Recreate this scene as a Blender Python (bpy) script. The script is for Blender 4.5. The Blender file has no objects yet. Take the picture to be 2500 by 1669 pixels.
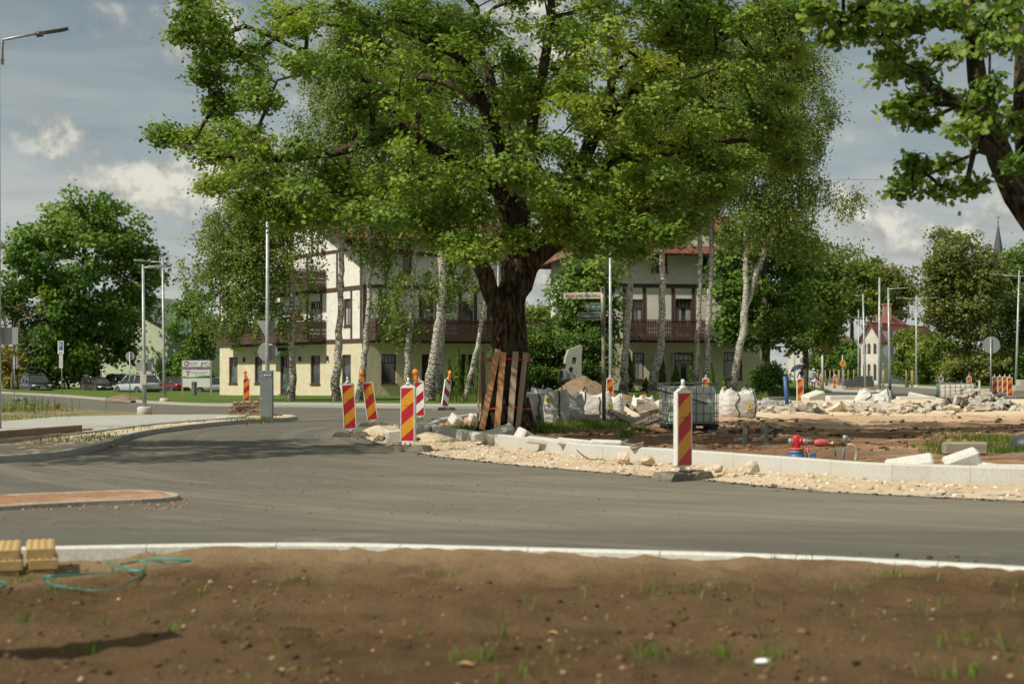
import bpy, bmesh, math, random
import numpy as np
from mathutils import Vector, Matrix, Euler, noise
from math import sin, cos, pi, sqrt, atan2, radians as R

random.seed(7)
rng = np.random.default_rng(11)
scn = bpy.context.scene
COL = scn.collection

# ------------------------------------------------------------------ camera
F, HY, CH = 3472.2, 910.0, 1.446        # focal length in photo pixels, horizon row, eye height
cd = bpy.data.cameras.new('camera')
cam = bpy.data.objects.new('camera', cd)
COL.objects.link(cam)
cam.location = (0, 0, CH)
cam.rotation_euler = (R(90), 0, 0)
cd.lens = 50; cd.sensor_width = 36; cd.sensor_fit = 'HORIZONTAL'
cd.shift_y = (HY - 834.5) / 2500
cd.clip_start = 0.1; cd.clip_end = 3000
cd.dof.use_dof = True
cd.dof.focus_distance = 38.0
cd.dof.aperture_fstop = 2.0
scn.camera = cam

# ------------------------------------------------------------------ sun, sky, exposure
SUN_AZ = Vector((-0.84, -0.54, 0)).normalized()
SUN_EL = R(47)
to_sun = Vector((SUN_AZ.x * cos(SUN_EL), SUN_AZ.y * cos(SUN_EL), sin(SUN_EL)))
sd = bpy.data.lights.new('sun', 'SUN')
sd.energy = 4.7; sd.angle = R(0.55); sd.color = (1.0, 0.935, 0.79)
sun = bpy.data.objects.new('sun', sd)
COL.objects.link(sun)
sun.rotation_euler = to_sun.to_track_quat('Z', 'Y').to_euler()
sun.location = (-40, -30, 60)

scn.view_settings.view_transform = 'Standard'
scn.view_settings.look = 'None'
scn.view_settings.exposure = 0.06
scn.view_settings.gamma = 1.0
scn.view_settings.use_curve_mapping = False
scn.render.engine = 'CYCLES'
scn.cycles.use_denoising = True
scn.cycles.max_bounces = 6
scn.cycles.diffuse_bounces = 3
scn.cycles.glossy_bounces = 2
scn.cycles.transmission_bounces = 4
scn.cycles.transparent_max_bounces = 6
scn.cycles.sample_clamp_indirect = 6

wld = bpy.data.worlds.new('World'); scn.world = wld; wld.use_nodes = True
class NG:
    """tiny helper to write node trees"""
    def __init__(s, tree): s.t = tree; s.n = tree.nodes; s.l = tree.links
    def node(s, kind, **kw):
        nd = s.n.new(kind)
        for k, v in kw.items():
            if k == 'ins':
                for a, b in v.items():
                    if hasattr(b, 'is_output'): s.l.new(b, nd.inputs[a])
                    else: nd.inputs[a].default_value = b
            else: setattr(nd, k, v)
        return nd
    def math(s, op, a, b=None, c=None, clamp=False):
        nd = s.n.new('ShaderNodeMath'); nd.operation = op; nd.use_clamp = clamp
        for i, v in enumerate((a, b, c)):
            if v is None: continue
            if hasattr(v, 'is_output'): s.l.new(v, nd.inputs[i])
            else: nd.inputs[i].default_value = v
        return nd.outputs[0]
    def vmath(s, op, a, b=None):
        nd = s.n.new('ShaderNodeVectorMath'); nd.operation = op
        for i, v in enumerate((a, b)):
            if v is None: continue
            if hasattr(v, 'is_output'): s.l.new(v, nd.inputs[i])
            else: nd.inputs[i].default_value = v
        return nd
    def ramp(s, fac, stops, interp='LINEAR'):
        nd = s.n.new('ShaderNodeValToRGB'); nd.color_ramp.interpolation = interp
        el = nd.color_ramp.elements
        while len(el) < len(stops): el.new(0.5)
        for e, (p, c) in zip(el, stops):
            e.position = p; e.color = (c, c, c, 1) if isinstance(c, (int, float)) else (*c[:3], 1)
        s.l.new(fac, nd.inputs[0]); return nd.outputs[0]
    def noise(s, vec, scale, detail=4, rough=0.55, dist=0.0):
        nd = s.n.new('ShaderNodeTexNoise')
        nd.inputs['Scale'].default_value = scale; nd.inputs['Detail'].default_value = detail
        nd.inputs['Roughness'].default_value = rough; nd.inputs['Distortion'].default_value = dist
        if vec is not None: s.l.new(vec, nd.inputs['Vector'])
        return nd.outputs[0]
    def mix(s, fac, a, b, blend='MIX'):
        nd = s.n.new('ShaderNodeMix'); nd.data_type = 'RGBA'; nd.blend_type = blend
        for i, v in ((0, fac), (6, a), (7, b)):
            if hasattr(v, 'is_output'): s.l.new(v, nd.inputs[i])
            elif i == 0: nd.inputs[i].default_value = v
            else: nd.inputs[i].default_value = (*v[:3], 1)
        return nd.outputs[2]
    def mapping(s, vec, scale=(1, 1, 1), loc=(0, 0, 0)):
        nd = s.n.new('ShaderNodeMapping'); nd.inputs['Scale'].default_value = scale
        nd.inputs['Location'].default_value = loc
        s.l.new(vec, nd.inputs[0]); return nd.outputs[0]

g = NG(wld.node_tree); g.n.clear()
tc = g.node('ShaderNodeTexCoord').outputs['Generated']
sky = g.node('ShaderNodeTexSky', sky_type='NISHITA', sun_disc=False, sun_elevation=SUN_EL,
             sun_rotation=atan2(SUN_AZ.x, SUN_AZ.y), air_density=1.0, dust_density=2.0, ozone_density=1.0).outputs[0]
sep = g.node('ShaderNodeSeparateXYZ', ins={0: tc})
el = sep.outputs[2]
SKY = 0.075
skyc = g.mix(1.0, sky, (SKY, SKY, SKY), 'MULTIPLY')
# layered grey veil: long flat bands low down, brighter broken cloud higher up
band = g.noise(g.mapping(tc, (2.2, 2.2, 11.0)), 3.1, 5, 0.55, 0.6)
veil_amt = g.ramp(band, [(0.34, 0.45), (0.60, 0.96)])
veil_lo = g.ramp(el, [(0.0, (0.66, 0.66, 0.60)), (0.075, (0.56, 0.575, 0.54)), (0.15, (0.41, 0.455, 0.45)),
                      (0.27, (0.22, 0.275, 0.30)), (0.42, (0.42, 0.43, 0.39)), (1.0, (0.60, 0.61, 0.54))])
base = g.mix(veil_amt, g.mix(0.6, skyc, (0.17, 0.245, 0.29)), veil_lo)
# cumulus heaps at their bearings: (photo x, y, half width, half height, strength)
CUM = [(455, 110, 60, 100, 1.0), (530, 60, 70, 80, .9), (120, 325, 80, 60, .66), (75, 262, 46, 30, .4), (265, 385, 45, 30, .5), (390, 440, 190, 62, 1.1), (560, 430, 170, 120, .95), (110, 640, 260, 50, .4),
       (2150, 545, 85, 60, 1.0), (2080, 500, 70, 50, .6), (2460, 505, 90, 60, .65), (2300, 600, 220, 60, .55), (1300, 60, 140, 170, .9), (2250, 460, 300, 40, .42), (2120, 330, 90, 30, .3),
       (1360, 640, 140, 70, .8), (-500, 250, 260, 120, .9), (3000, 420, 260, 120, .9), (900, 160, 220, 130, .7), (330, 60, 160, 60, .35)]
cn = g.noise(tc, 30, 9, 0.56, 0.0)
cn2 = g.noise(g.mapping(tc, (1, 1, 1), (0.003, 0, 0.007)), 30, 9, 0.56, 0.0)
tot = None
for (px, py, rx, ry, amp) in CUM:
    dv = Vector(((px - 1250) / F, 1, (HY - py) / F)).normalized()
    df = g.vmath('SUBTRACT', tc, tuple(dv)).outputs[0]
    sc_ = g.vmath('MULTIPLY', df, (F / rx, F / rx, F / ry)).outputs[0]
    ln = g.vmath('LENGTH', sc_).outputs['Value']
    m = g.math('MULTIPLY', g.math('SUBTRACT', 1.35, ln, clamp=True), amp)
    tot = m if tot is None else g.math('MAXIMUM', tot, m)
heap = g.math('ADD', tot, g.math('MULTIPLY', g.math('SUBTRACT', cn, 0.5), 2.2))
heap = g.math('MULTIPLY', heap, g.math('MULTIPLY', tot, 4.0, clamp=True))
amt = g.ramp(heap, [(0.12, 0.0), (0.45, 0.42), (1.0, 1.0)])
lit = g.math('ADD', g.math('MULTIPLY', g.math('SUBTRACT', cn, cn2), 3.2), g.math('MULTIPLY', heap, 0.42))
cumc = g.ramp(lit, [(0.08, (0.36, 0.37, 0.345)), (0.32, (0.52, 0.51, 0.45)), (0.62, (0.74, 0.71, 0.62))])
final = g.mix(g.math('MULTIPLY', amt, 0.95), base, cumc)
bg = g.node('ShaderNodeBackground', ins={0: final, 1: 1.0})
g.node('ShaderNodeOutputWorld', ins={0: bg.outputs[0]})

# ------------------------------------------------------------------ helpers
def W(px, py, d):
    """world point seen at photo pixel (px, py) at distance d"""
    return Vector(((px - 1250) * d / F, d, CH + (HY - py) * d / F))
def G(px, py, z=0.0):
    d = F * (CH - z) / (py - HY)
    return W(px, py, d)
def ry(v, a): return Matrix.Rotation(a, 3, 'Y') @ Vector(v)

MATS = {}
def finish(name, gg, bsdf_out, disp=None):
    out = gg.node('ShaderNodeOutputMaterial', ins={0: bsdf_out})
def mat(name, col, rough=0.7, col2=None, nscale=8.0, ndetail=5, bump=0.0, bscale=None, metal=0.0, spec=0.5,
        stretch=(1, 1, 1), lo=0.35, hi=0.65, third=None, tscale=1.5, tlo=0.5, thi=0.62, coat=0.0, world=False, alpha=None, trans=0.0):
    """procedural principled material: two colours mixed by noise, optional larger patches of a third, optional bump"""
    if name in MATS: return MATS[name]
    m = bpy.data.materials.new(name); m.use_nodes = True
    g = NG(m.node_tree); g.n.clear()
    if world: co = g.node('ShaderNodeNewGeometry').outputs['Position']
    else: co = g.node('ShaderNodeTexCoord').outputs['Object']
    cs = g.mapping(co, stretch)
    c = None
    if col2 is not None:
        n1 = g.noise(cs, nscale, ndetail)
        c = g.mix(g.ramp(n1, [(lo, 0.0), (hi, 1.0)]), col, col2)
    if third is not None:
        n2 = g.noise(cs, tscale, 5, 0.6, 0.4)
        c = g.mix(g.ramp(n2, [(tlo, 0.0), (thi, 1.0)]), c if c is not None else col, third)
    p = g.node('ShaderNodeBsdfPrincipled')
    if c is not None: g.l.new(c, p.inputs['Base Color'])
    else: p.inputs['Base Color'].default_value = (*col, 1)
    p.inputs['Roughness'].default_value = rough; p.inputs['Metallic'].default_value = metal
    p.inputs['Specular IOR Level'].default_value = spec
    p.inputs['Coat Weight'].default_value = coat
    if trans: p.inputs['Transmission Weight'].default_value = trans
    if bump:
        b = g.node('ShaderNodeBump'); b.inputs['Distance'].default_value = bump; b.inputs['Strength'].default_value = 0.9
        g.l.new(g.noise(cs, bscale or nscale * 2, 6, 0.6), b.inputs['Height']); g.l.new(b.outputs[0], p.inputs['Normal'])
    finish(name, g, p.outputs[0]); MATS[name] = m
    return m

def tag(o, label=None, cat=None, group=None, kind=None):
    if label: o['label'] = label
    if cat: o['category'] = cat
    if group: o['group'] = group
    if kind: o['kind'] = kind
    elif cat: o['kind'] = 'thing'
    return o
def empty(name, loc=(0, 0, 0), rz=0.0, label=None, cat=None, group=None):
    o = bpy.data.objects.new(name, None); COL.objects.link(o)
    o.location = loc; o.rotation_euler = (0, 0, rz); o.empty_display_size = 0.2
    return tag(o, label, cat, group)
KIDS = {}
def link(o, parent=None):
    COL.objects.link(o)
    if parent is not None:
        o.parent = parent; KIDS.setdefault(parent.name, []).append(o)
    return o
def dup(root, loc, rz=None, label=None, group=None, scale=None, rot=None):
    r = root.copy(); COL.objects.link(r); r.location = loc
    if rz is not None: r.rotation_euler = (0, 0, rz)
    if rot is not None: r.rotation_euler = rot
    if scale is not None: r.scale = (scale,) * 3 if isinstance(scale, (int, float)) else scale
    if label: r['label'] = label
    if group: r['group'] = group
    for ch in KIDS.get(root.name, []):
        c = ch.copy(); link(c, r)
        for gc in KIDS.get(ch.name, []):
            d = gc.copy(); link(d, c)
    return r

class MB:
    """collects shapes and links them as one mesh object"""
    def __init__(s): s.v = []; s.f = []; s.mi = []; s.sm = []
    def add(s, vs, fs, mi=0, smooth=False, M=None):
        o = len(s.v)
        for v in vs: s.v.append(tuple(M @ Vector(v)) if M is not None else tuple(v))
        for f in fs: s.f.append(tuple(i + o for i in f)); s.mi.append(mi); s.sm.append(smooth)
        return s
    def bm(s, bm, mi=0, smooth=False, M=None):
        bm.verts.ensure_lookup_table(); bm.verts.index_update()
        s.add([v.co.copy() for v in bm.verts], [[v.index for v in f.verts] for f in bm.faces], mi, smooth, M); bm.free(); return s
    def box(s, c, d, mi=0, M=None, bev=0.0, rot=None, seg=1, smooth=False):
        b = bmesh.new(); bmesh.ops.create_cube(b, size=1.0)
        for v in b.verts: v.co = Vector((v.co.x * d[0], v.co.y * d[1], v.co.z * d[2]))
        if bev: bmesh.ops.bevel(b, geom=list(b.edges), offset=bev, segments=seg, profile=0.5, affect='EDGES')
        T = Matrix.Translation(c)
        if rot is not None: T = T @ Euler(rot).to_matrix().to_4x4()
        if M is not None: T = M @ T
        return s.bm(b, mi, smooth, T)
    def tube(s, pts, rad, n=8, mi=0, cap=True, smooth=True, M=None, sq=None):
        pts = [Vector(p) for p in pts]
        if isinstance(rad, (int, float)): rad = [rad] * len(pts)
        vs = []; fs = []; up = None
        for i, p in enumerate(pts):
            a = pts[max(i - 1, 0)]; b = pts[min(i + 1, len(pts) - 1)]
            t = (b - a)
            t = t.normalized() if t.length > 1e-9 else Vector((0, 0, 1))
            if up is None:
                up = Vector((1, 0, 0)) if abs(t.x) < 0.8 else Vector((0, 1, 0))
            x = (up - t * up.dot(t)).normalized(); y = t.cross(x); up = x
            for k in range(n):
                an = 2 * pi * k / n
                vs.append(p + (x * cos(an) + y * sin(an)) * rad[i])
        for i in range(len(pts) - 1):
            for k in range(n):
                k2 = (k + 1) % n
                fs.append((i * n + k, i * n + k2, (i + 1) * n + k2, (i + 1) * n + k))
        if cap:
            fs.append(tuple(range(n - 1, -1, -1))); fs.append(tuple((len(pts) - 1) * n + k for k in range(n)))
        return s.add(vs, fs, mi, smooth, M)
    def lathe(s, prof, n=16, mi=0, M=None, smooth=True, cap=True):
        vs = []; fs = []
        for (r, z) in prof:
            for k in range(n):
                a = 2 * pi * k / n; vs.append((r * cos(a), r * sin(a), z))
        for i in range(len(prof) - 1):
            for k in range(n):
                k2 = (k + 1) % n; fs.append((i * n + k, i * n + k2, (i + 1) * n + k2, (i + 1) * n + k))
        if cap:
            fs.append(tuple(range(n - 1, -1, -1))); fs.append(tuple((len(prof) - 1) * n + k for k in range(n)))
        return s.add(vs, fs, mi, smooth, M)
    def prism(s, poly, z0, z1, mi=0, M=None, smooth=False):
        """polygon in xy, extruded in z"""
        n = len(poly)
        vs = [(x, y, z0) for x, y in poly] + [(x, y, z1) for x, y in poly]
        fs = [tuple(range(n - 1, -1, -1)), tuple(range(n, 2 * n))]
        for k in range(n): k2 = (k + 1) % n; fs.append((k, k2, n + k2, n + k))
        return s.add(vs, fs, mi, smooth, M)
    def face(s, vs, mi=0, M=None): return s.add(vs, [tuple(range(len(vs)))], mi, False, M)
    def build(s, name, mats, parent=None, loc=None, recalc=True):
        me = bpy.data.meshes.new(name)
        me.from_pydata(s.v, [], s.f)
        if not isinstance(mats, (list, tuple)): mats = [mats]
        for m in mats: me.materials.append(m)
        me.polygons.foreach_set('material_index', s.mi)
        me.polygons.foreach_set('use_smooth', s.sm)
        if recalc:
            b = bmesh.new(); b.from_mesh(me); bmesh.ops.recalc_face_normals(b, faces=list(b.faces)); b.to_mesh(me); b.free()
        me.update()
        o = bpy.data.objects.new(name, me); link(o, parent)
        if loc is not None: o.location = loc
        return o
XZ = Matrix(((1, 0, 0, 0), (0, 0, -1, 0), (0, 1, 0, 0), (0, 0, 0, 1)))     # xy drawing -> standing, facing -Y
def TM(loc, rz=0.0, rx=0.0, ryy=0.0): return Matrix.Translation(loc) @ Euler((rx, ryy, rz)).to_matrix().to_4x4()

def text_geo(txt, width, height):
    """letters as flat polygons in xy, fitted into width x height, lower left at the origin"""
    cu = bpy.data.curves.new('t', 'FONT'); cu.body = txt; cu.size = 1.0; cu.resolution_u = 2
    ob = bpy.data.objects.new('t', cu); COL.objects.link(ob)
    dg = bpy.context.evaluated_depsgraph_get()
    me = ob.evaluated_get(dg).to_mesh()
    vs = [v.co.copy() for v in me.vertices]; fs = [tuple(p.vertices) for p in me.polygons]
    ob.evaluated_get(dg).to_mesh_clear()
    bpy.data.objects.remove(ob); bpy.data.curves.remove(cu)
    if not vs: return [], []
    x0 = min(v.x for v in vs); x1 = max(v.x for v in vs); y0 = min(v.y for v in vs); y1 = max(v.y for v in vs)
    sx = width / max(x1 - x0, 1e-6); sy = height / max(y1 - y0, 1e-6)
    return [Vector(((v.x - x0) * sx, (v.y - y0) * sy, 0)) for v in vs], fs

def grid_strip(name, A, B, nu, nv, hf, mats, parent=None, kind='structure', smooth=True, mf=None):
    """ruled surface between polylines A and B (xy), heights from hf(x, y, u, v)"""
    def resample(P, n):
        P = [Vector((p[0], p[1], 0)) for p in P]
        L = [0]
        for a, b in zip(P, P[1:]): L.append(L[-1] + (b - a).length)
        out = []
        for i in range(n + 1):
            t = L[-1] * i / n; k = 0
            while k < len(P) - 2 and L[k + 1] < t: k += 1
            out.append(P[k].lerp(P[k + 1], (t - L[k]) / max(L[k + 1] - L[k], 1e-9)))
        return out
    a = resample(A, nu); b = resample(B, nu)
    mb = MB(); vs = []; fs = []
    for i in range(nu + 1):
        for j in range(nv + 1):
            p = a[i].lerp(b[i], j / nv)
            vs.append((p.x, p.y, hf(p.x, p.y, i / nu, j / nv)))
    for i in range(nu):
        for j in range(nv):
            k = i * (nv + 1) + j; fs.append((k, k + nv + 1, k + nv + 2, k + 1))
    mb.add(vs, fs, 0, smooth)
    o = mb.build(name, mats, parent)
    n = o.data.polygons[0].normal
    if n.z < 0: o.data.flip_normals()
    return tag(o, kind=kind)
def fbm(x, y, s, o=4, seed=0.0): return noise.fractal(Vector((x * s, y * s, seed)), 1.0, 2.0, o)
def spline(P, n=8, closed=False):
    """Catmull-Rom through xy points"""
    P = [Vector((p[0], p[1])) for p in P]; out = []
    m = len(P)
    rngk = range(m if closed else m - 1)
    for i in rngk:
        p1, p2 = P[i], P[(i + 1) % m]
        p0 = P[i - 1] if (i > 0 or closed) else p1 * 2 - p2
        p3 = P[(i + 2) % m] if (i + 2 < m or closed) else p2 * 2 - p1
        for k in range(n):
            t = k / n
            out.append(0.5 * ((2 * p1) + (p2 - p0) * t + (2 * p0 - 5 * p1 + 4 * p2 - p3) * t * t + (3 * p1 - p0 - 3 * p2 + p3) * t ** 3))
    if not closed: out.append(P[-1])
    return [(p.x, p.y) for p in out]
def offset(P, d):
    """parallel polyline, d to the left of travel"""
    out = []
    for i, p in enumerate(P):
        a = P[max(i - 1, 0)]; b = P[min(i + 1, len(P) - 1)]
        t = Vector((b[0] - a[0], b[1] - a[1])).normalized()
        out.append((p[0] - t.y * d, p[1] + t.x * d))
    return out
def kerb_row(name, P, width, z0, z1, m, length=1.0, label=None, bev=0.012, gap=0.006, kind='structure', jitter=0.0):
    """kerb along polyline P (its front foot), width to the left; one mesh, with joints between the stones"""
    V2 = [Vector(p) for p in P]; L = [0]
    for a, b in zip(V2, V2[1:]): L.append(L[-1] + (b - a).length)
    def at(t):
        t = min(max(t, 0), L[-1]); k = 0
        while k < len(V2) - 2 and L[k + 1] < t: k += 1
        return V2[k].lerp(V2[k + 1], (t - L[k]) / max(L[k + 1] - L[k], 1e-9)), (V2[k + 1] - V2[k]).normalized()
    mb = MB(); t = 0; r = random.Random(3)
    while t < L[-1] - 0.05:
        t1 = min(t + length, L[-1]); ns = 4; sec = []
        dz = r.uniform(-jitter, jitter)
        for k in range(ns + 1):
            tt = t + gap / 2 + (t1 - t - gap) * k / ns
            p, _ = at(tt); q, _ = at(min(tt + 0.15, L[-1])); q0, _ = at(max(tt - 0.15, 0))
            dr = (q - q0).normalized(); nrm = Vector((-dr.y, dr.x))
            prof = [(0, z0), (0, z1 - bev + dz), (bev, z1 + dz), (width - bev, z1 + dz), (width, z1 - bev + dz), (width, z0)]
            sec.append([(p.x + nrm.x * w, p.y + nrm.y * w, z) for w, z in prof])
        n = 6; vs = [v for s_ in sec for v in s_]; fs = []
        for k in range(ns):
            for j in range(n): j2 = (j + 1) % n; fs.append((k * n + j, k * n + j2, (k + 1) * n + j2, (k + 1) * n + j))
        fs.append(tuple(range(n))); fs.append(tuple(ns * n + j for j in range(n - 1, -1, -1)))
        mb.add(vs, fs); t = t1
    return tag(mb.build(name, m), label=label, kind=kind)

# ------------------------------------------------------------------ surfaces
def surf(name, build, rough=0.9, spec=0.3, bump=0.02, bscale=40, bdetail=6, bump2=None):
    m = bpy.data.materials.new(name); m.use_nodes = True
    g = NG(m.node_tree); g.n.clear()
    pos = g.node('ShaderNodeNewGeometry').outputs['Position']
    c = build(g, pos)
    p = g.node('ShaderNodeBsdfPrincipled', ins={'Base Color': c})
    p.inputs['Roughness'].default_value = rough; p.inputs['Specular IOR Level'].default_value = spec
    b = g.node('ShaderNodeBump'); b.inputs['Distance'].default_value = bump; b.inputs['Strength'].default_value = 1.0
    g.l.new(g.noise(pos, bscale, bdetail, 0.65), b.inputs['Height']); g.l.new(b.outputs[0], p.inputs['Normal'])
    finish(name, g, p.outputs[0]); MATS[name] = m
    return m

def b_asphalt(g, pos):
    grain = g.noise(pos, 130, 3, 0.7)
    c = g.mix(g.ramp(grain, [(0.35, 0), (0.7, 1)]), (0.098, 0.090, 0.069), (0.192, 0.176, 0.136))
    big = g.noise(g.mapping(pos, (0.10, 0.55, 1)), 1.0, 5, 0.55, 0.5)
    c = g.mix(g.ramp(big, [(0.38, 0.0), (0.66, 0.75)]), c, (0.198, 0.180, 0.138))
    trk = g.noise(g.mapping(pos, (0.05, 0.9, 1), (3, 1, 0)), 1.0, 4, 0.5, 1.2)
    c = g.mix(g.ramp(trk, [(0.55, 0.0), (0.66, 0.6)]), c, (0.100, 0.092, 0.072))
    sx = g.node('ShaderNodeSeparateXYZ', ins={0: pos})
    yy = g.math('ADD', sx.outputs[1], g.math('MULTIPLY', g.math('SUBTRACT', g.noise(g.mapping(pos, (0.12, 0.5, 1)), 1.0, 5, 0.6), 0.5), 5.0))
    fresh = g.ramp(g.math('DIVIDE', yy, 40.0), [(0.29, 0.8), (0.36, 0.05), (0.6, 0.0), (0.75, 0.35)])
    c = g.mix(fresh, c, (0.085, 0.082, 0.070))
    lf = g.math('ADD', sx.outputs[0], g.math('MULTIPLY', g.noise(g.mapping(pos, (0.3, 0.3, 1), (7, 0, 0)), 1.0, 5, 0.6), 5.0))
    c = g.mix(g.ramp(g.math('DIVIDE', g.math('ADD', lf, 10.0), 20.0), [(0.42, 0.6), (0.56, 0.0)]), c, (0.098, 0.093, 0.078))
    arc = g.node('ShaderNodeVectorMath', operation='LENGTH', ins={0: g.node('ShaderNodeVectorMath', operation='SUBTRACT', ins={0: pos, 1: (14.0, 35.0, 0.0)}).outputs[0]}).outputs['Value']
    wv = g.noise(g.node('ShaderNodeCombineXYZ', ins={0: arc, 1: g.math('MULTIPLY', sx.outputs[0], 0.06)}).outputs[0], 1.7, 6, 0.65, 0.3)
    c = g.mix(g.ramp(wv, [(0.53, 0.0), (0.60, 0.28), (0.67, 0.05)]), c, (0.29, 0.262, 0.20))
    c = g.mix(g.ramp(wv, [(0.36, 0.42), (0.45, 0.0)]), c, (0.080, 0.074, 0.060))
    speck = g.noise(g.mapping(pos, (1, 0.6, 1)), 27, 2, 0.5)
    c = g.mix(g.ramp(speck, [(0.71, 0), (0.76, 0.7)]), c, (0.36, 0.31, 0.22))
    dust = g.noise(pos, 0.8, 6, 0.7, 0.8)
    c = g.mix(g.ramp(dust, [(0.56, 0), (0.74, 0.5)]), c, (0.30, 0.262, 0.198))
    return c
A_ASPH = surf('asphalt', b_asphalt, 0.85, 0.35, 0.004, 160, 3)
def b_soil(g, pos):
    n = g.noise(pos, 3.2, 8, 0.68)
    c = g.mix(g.ramp(n, [(0.3, 0), (0.7, 1)]), (0.056, 0.031, 0.0125), (0.122, 0.074, 0.033))
    big = g.noise(g.mapping(pos, (0.5, 0.9, 1)), 0.9, 4, 0.5, 0.4)
    c = g.mix(g.ramp(big, [(0.40, 0), (0.66, 0.8)]), c, (0.138, 0.088, 0.044))
    y = g.node('ShaderNodeSeparateXYZ', ins={0: pos}).outputs[1]
    edge = g.math('ADD', y, g.math('MULTIPLY', g.noise(pos, 1.3, 5, 0.6), 2.4))
    c = g.mix(g.ramp(g.math('DIVIDE', edge, 20.0), [(0.515, 0), (0.60, 0.9)]), c, (0.27, 0.185, 0.105))
    sp = g.noise(pos, 46, 2, 0.5)
    c = g.mix(g.ramp(sp, [(0.70, 0), (0.75, 0.8)]), c, (0.30, 0.22, 0.14))
    return c
A_SOIL = surf('soil', b_soil, 0.95, 0.2, 0.03, 26, 8)
def b_sand(g, pos):
    n = g.noise(pos, 9, 7, 0.7)
    c = g.mix(g.ramp(n, [(0.3, 0), (0.7, 1)]), (0.42, 0.315, 0.20), (0.66, 0.53, 0.385))
    big = g.noise(pos, 1.1, 5, 0.6, 0.5)
    c = g.mix(g.ramp(big, [(0.45, 0), (0.65, 0.7)]), c, (0.66, 0.58, 0.46))
    dk = g.noise(pos, 1.7, 6, 0.7, 0.3)
    return g.mix(g.ramp(dk, [(0.66, 0), (0.74, 0.6)]), c, (0.27, 0.20, 0.13))
A_SAND = surf('sand', b_sand, 0.95, 0.2, 0.03, 24, 8)
def b_isl(g, pos):
    st = g.mapping(pos, (0.22, 1.15, 1))
    n = g.noise(st, 1.0, 8, 0.68, 0.5)
    c = g.mix(g.ramp(n, [(0.32, 0), (0.55, 1)]), (0.075, 0.044, 0.025), (0.235, 0.132, 0.072))
    c = g.mix(g.ramp(g.noise(st, 1.6, 6, 0.6, 0.3), [(0.50, 0), (0.62, 0.9)]), c, (0.40, 0.255, 0.15))
    c = g.mix(g.ramp(g.noise(g.mapping(pos, (0.2, 0.9, 1), (9, 4, 0)), 1.1, 6, 0.65, 0.6), [(0.56, 0), (0.66, 0.8)]), c, (0.155, 0.145, 0.115))
    s = g.node('ShaderNodeSeparateXYZ', ins={0: pos})
    y = g.math('ADD', s.outputs[1], g.math('MULTIPLY', g.noise(g.mapping(pos, (0.35, 0.35, 1)), 1.0, 5, 0.6), 9.0))
    y = g.math('SUBTRACT', y, g.math('MULTIPLY', s.outputs[0], 0.22))
    c = g.mix(g.ramp(g.math('DIVIDE', y, 60.0), [(0.62, 0), (0.68, 0.95)]), c, g.mix(g.noise(st, 3, 5, 0.6), (0.36, 0.22, 0.12), (0.62, 0.47, 0.32)))
    c = g.mix(g.ramp(g.math('DIVIDE', y, 60.0), [(0.74, 0), (0.80, 0.9)]), c, (0.63, 0.52, 0.38))
    return c
A_ISL = surf('island_soil', b_isl, 0.95, 0.2, 0.05, 9, 8)
def b_lawn(g, pos):
    n = g.noise(pos, 5, 6, 0.7)
    c = g.mix(g.ramp(n, [(0.3, 0), (0.7, 1)]), (0.045, 0.085, 0.012), (0.105, 0.165, 0.022))
    return g.mix(g.ramp(g.noise(pos, 0.5, 5, 0.6), [(0.5, 0), (0.68, 0.6)]), c, (0.16, 0.18, 0.035))
A_LAWN = surf('lawn', b_lawn, 0.9, 0.2, 0.05, 14, 6)
def b_pave(g, pos):
    br = g.node('ShaderNodeTexBrick')
    br.inputs['Scale'].default_value = 1.0
    br.inputs['Color1'].default_value = (0.40, 0.40, 0.365, 1); br.inputs['Color2'].default_value = (0.34, 0.345, 0.32, 1)
    br.inputs['Mortar'].default_value = (0.21, 0.20, 0.175, 1)
    br.inputs['Brick Width'].default_value = 0.2; br.inputs['Row Height'].default_value = 0.1; br.inputs['Mortar Size'].default_value = 0.006
    g.l.new(pos, br.inputs['Vector'])
    c = g.mix(g.ramp(g.noise(pos, 0.7, 6, 0.65, 0.5), [(0.45, 0), (0.7, 0.55)]), br.outputs[0], (0.46, 0.43, 0.36))
    return c
A_PAVE = surf('paving', b_pave, 0.85, 0.3, 0.006, 60, 4)
def b_redfill(g, pos):
    n = g.noise(pos, 14, 6, 0.7)
    c = g.mix(g.ramp(n, [(0.3, 0), (0.7, 1)]), (0.26, 0.135, 0.080), (0.42, 0.24, 0.15))
    return g.mix(g.ramp(g.noise(pos, 1.0, 5, 0.6, 0.6), [(0.5, 0), (0.66, 0.7)]), c, (0.47, 0.34, 0.235))
A_RED = surf('red_fill', b_redfill, 0.95, 0.2, 0.02, 45, 5)
def b_conc(g, pos):
    n = g.noise(pos, 55, 4, 0.75)
    c = g.mix(g.ramp(n, [(0.3, 0), (0.68, 1)]), (0.36, 0.362, 0.34), (0.59, 0.59, 0.555))
    c = g.mix(g.ramp(g.noise(pos, 1.3, 6, 0.65, 0.5), [(0.46, 0), (0.70, 0.55)]), c, (0.42, 0.40, 0.345))
    z = g.node('ShaderNodeSeparateXYZ', ins={0: pos}).outputs[2]
    stain = g.math('ADD', z, g.math('MULTIPLY', g.math('SUBTRACT', g.noise(g.mapping(pos, (1, 1, 0.3)), 5, 5, 0.6), 0.5), 0.22))
    return g.mix(g.ramp(stain, [(0.0, 0.7), (0.10, 0)]), c, (0.47, 0.40, 0.30))
A_CONC = surf('concrete', b_conc, 0.85, 0.3, 0.004, 120, 4)
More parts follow.
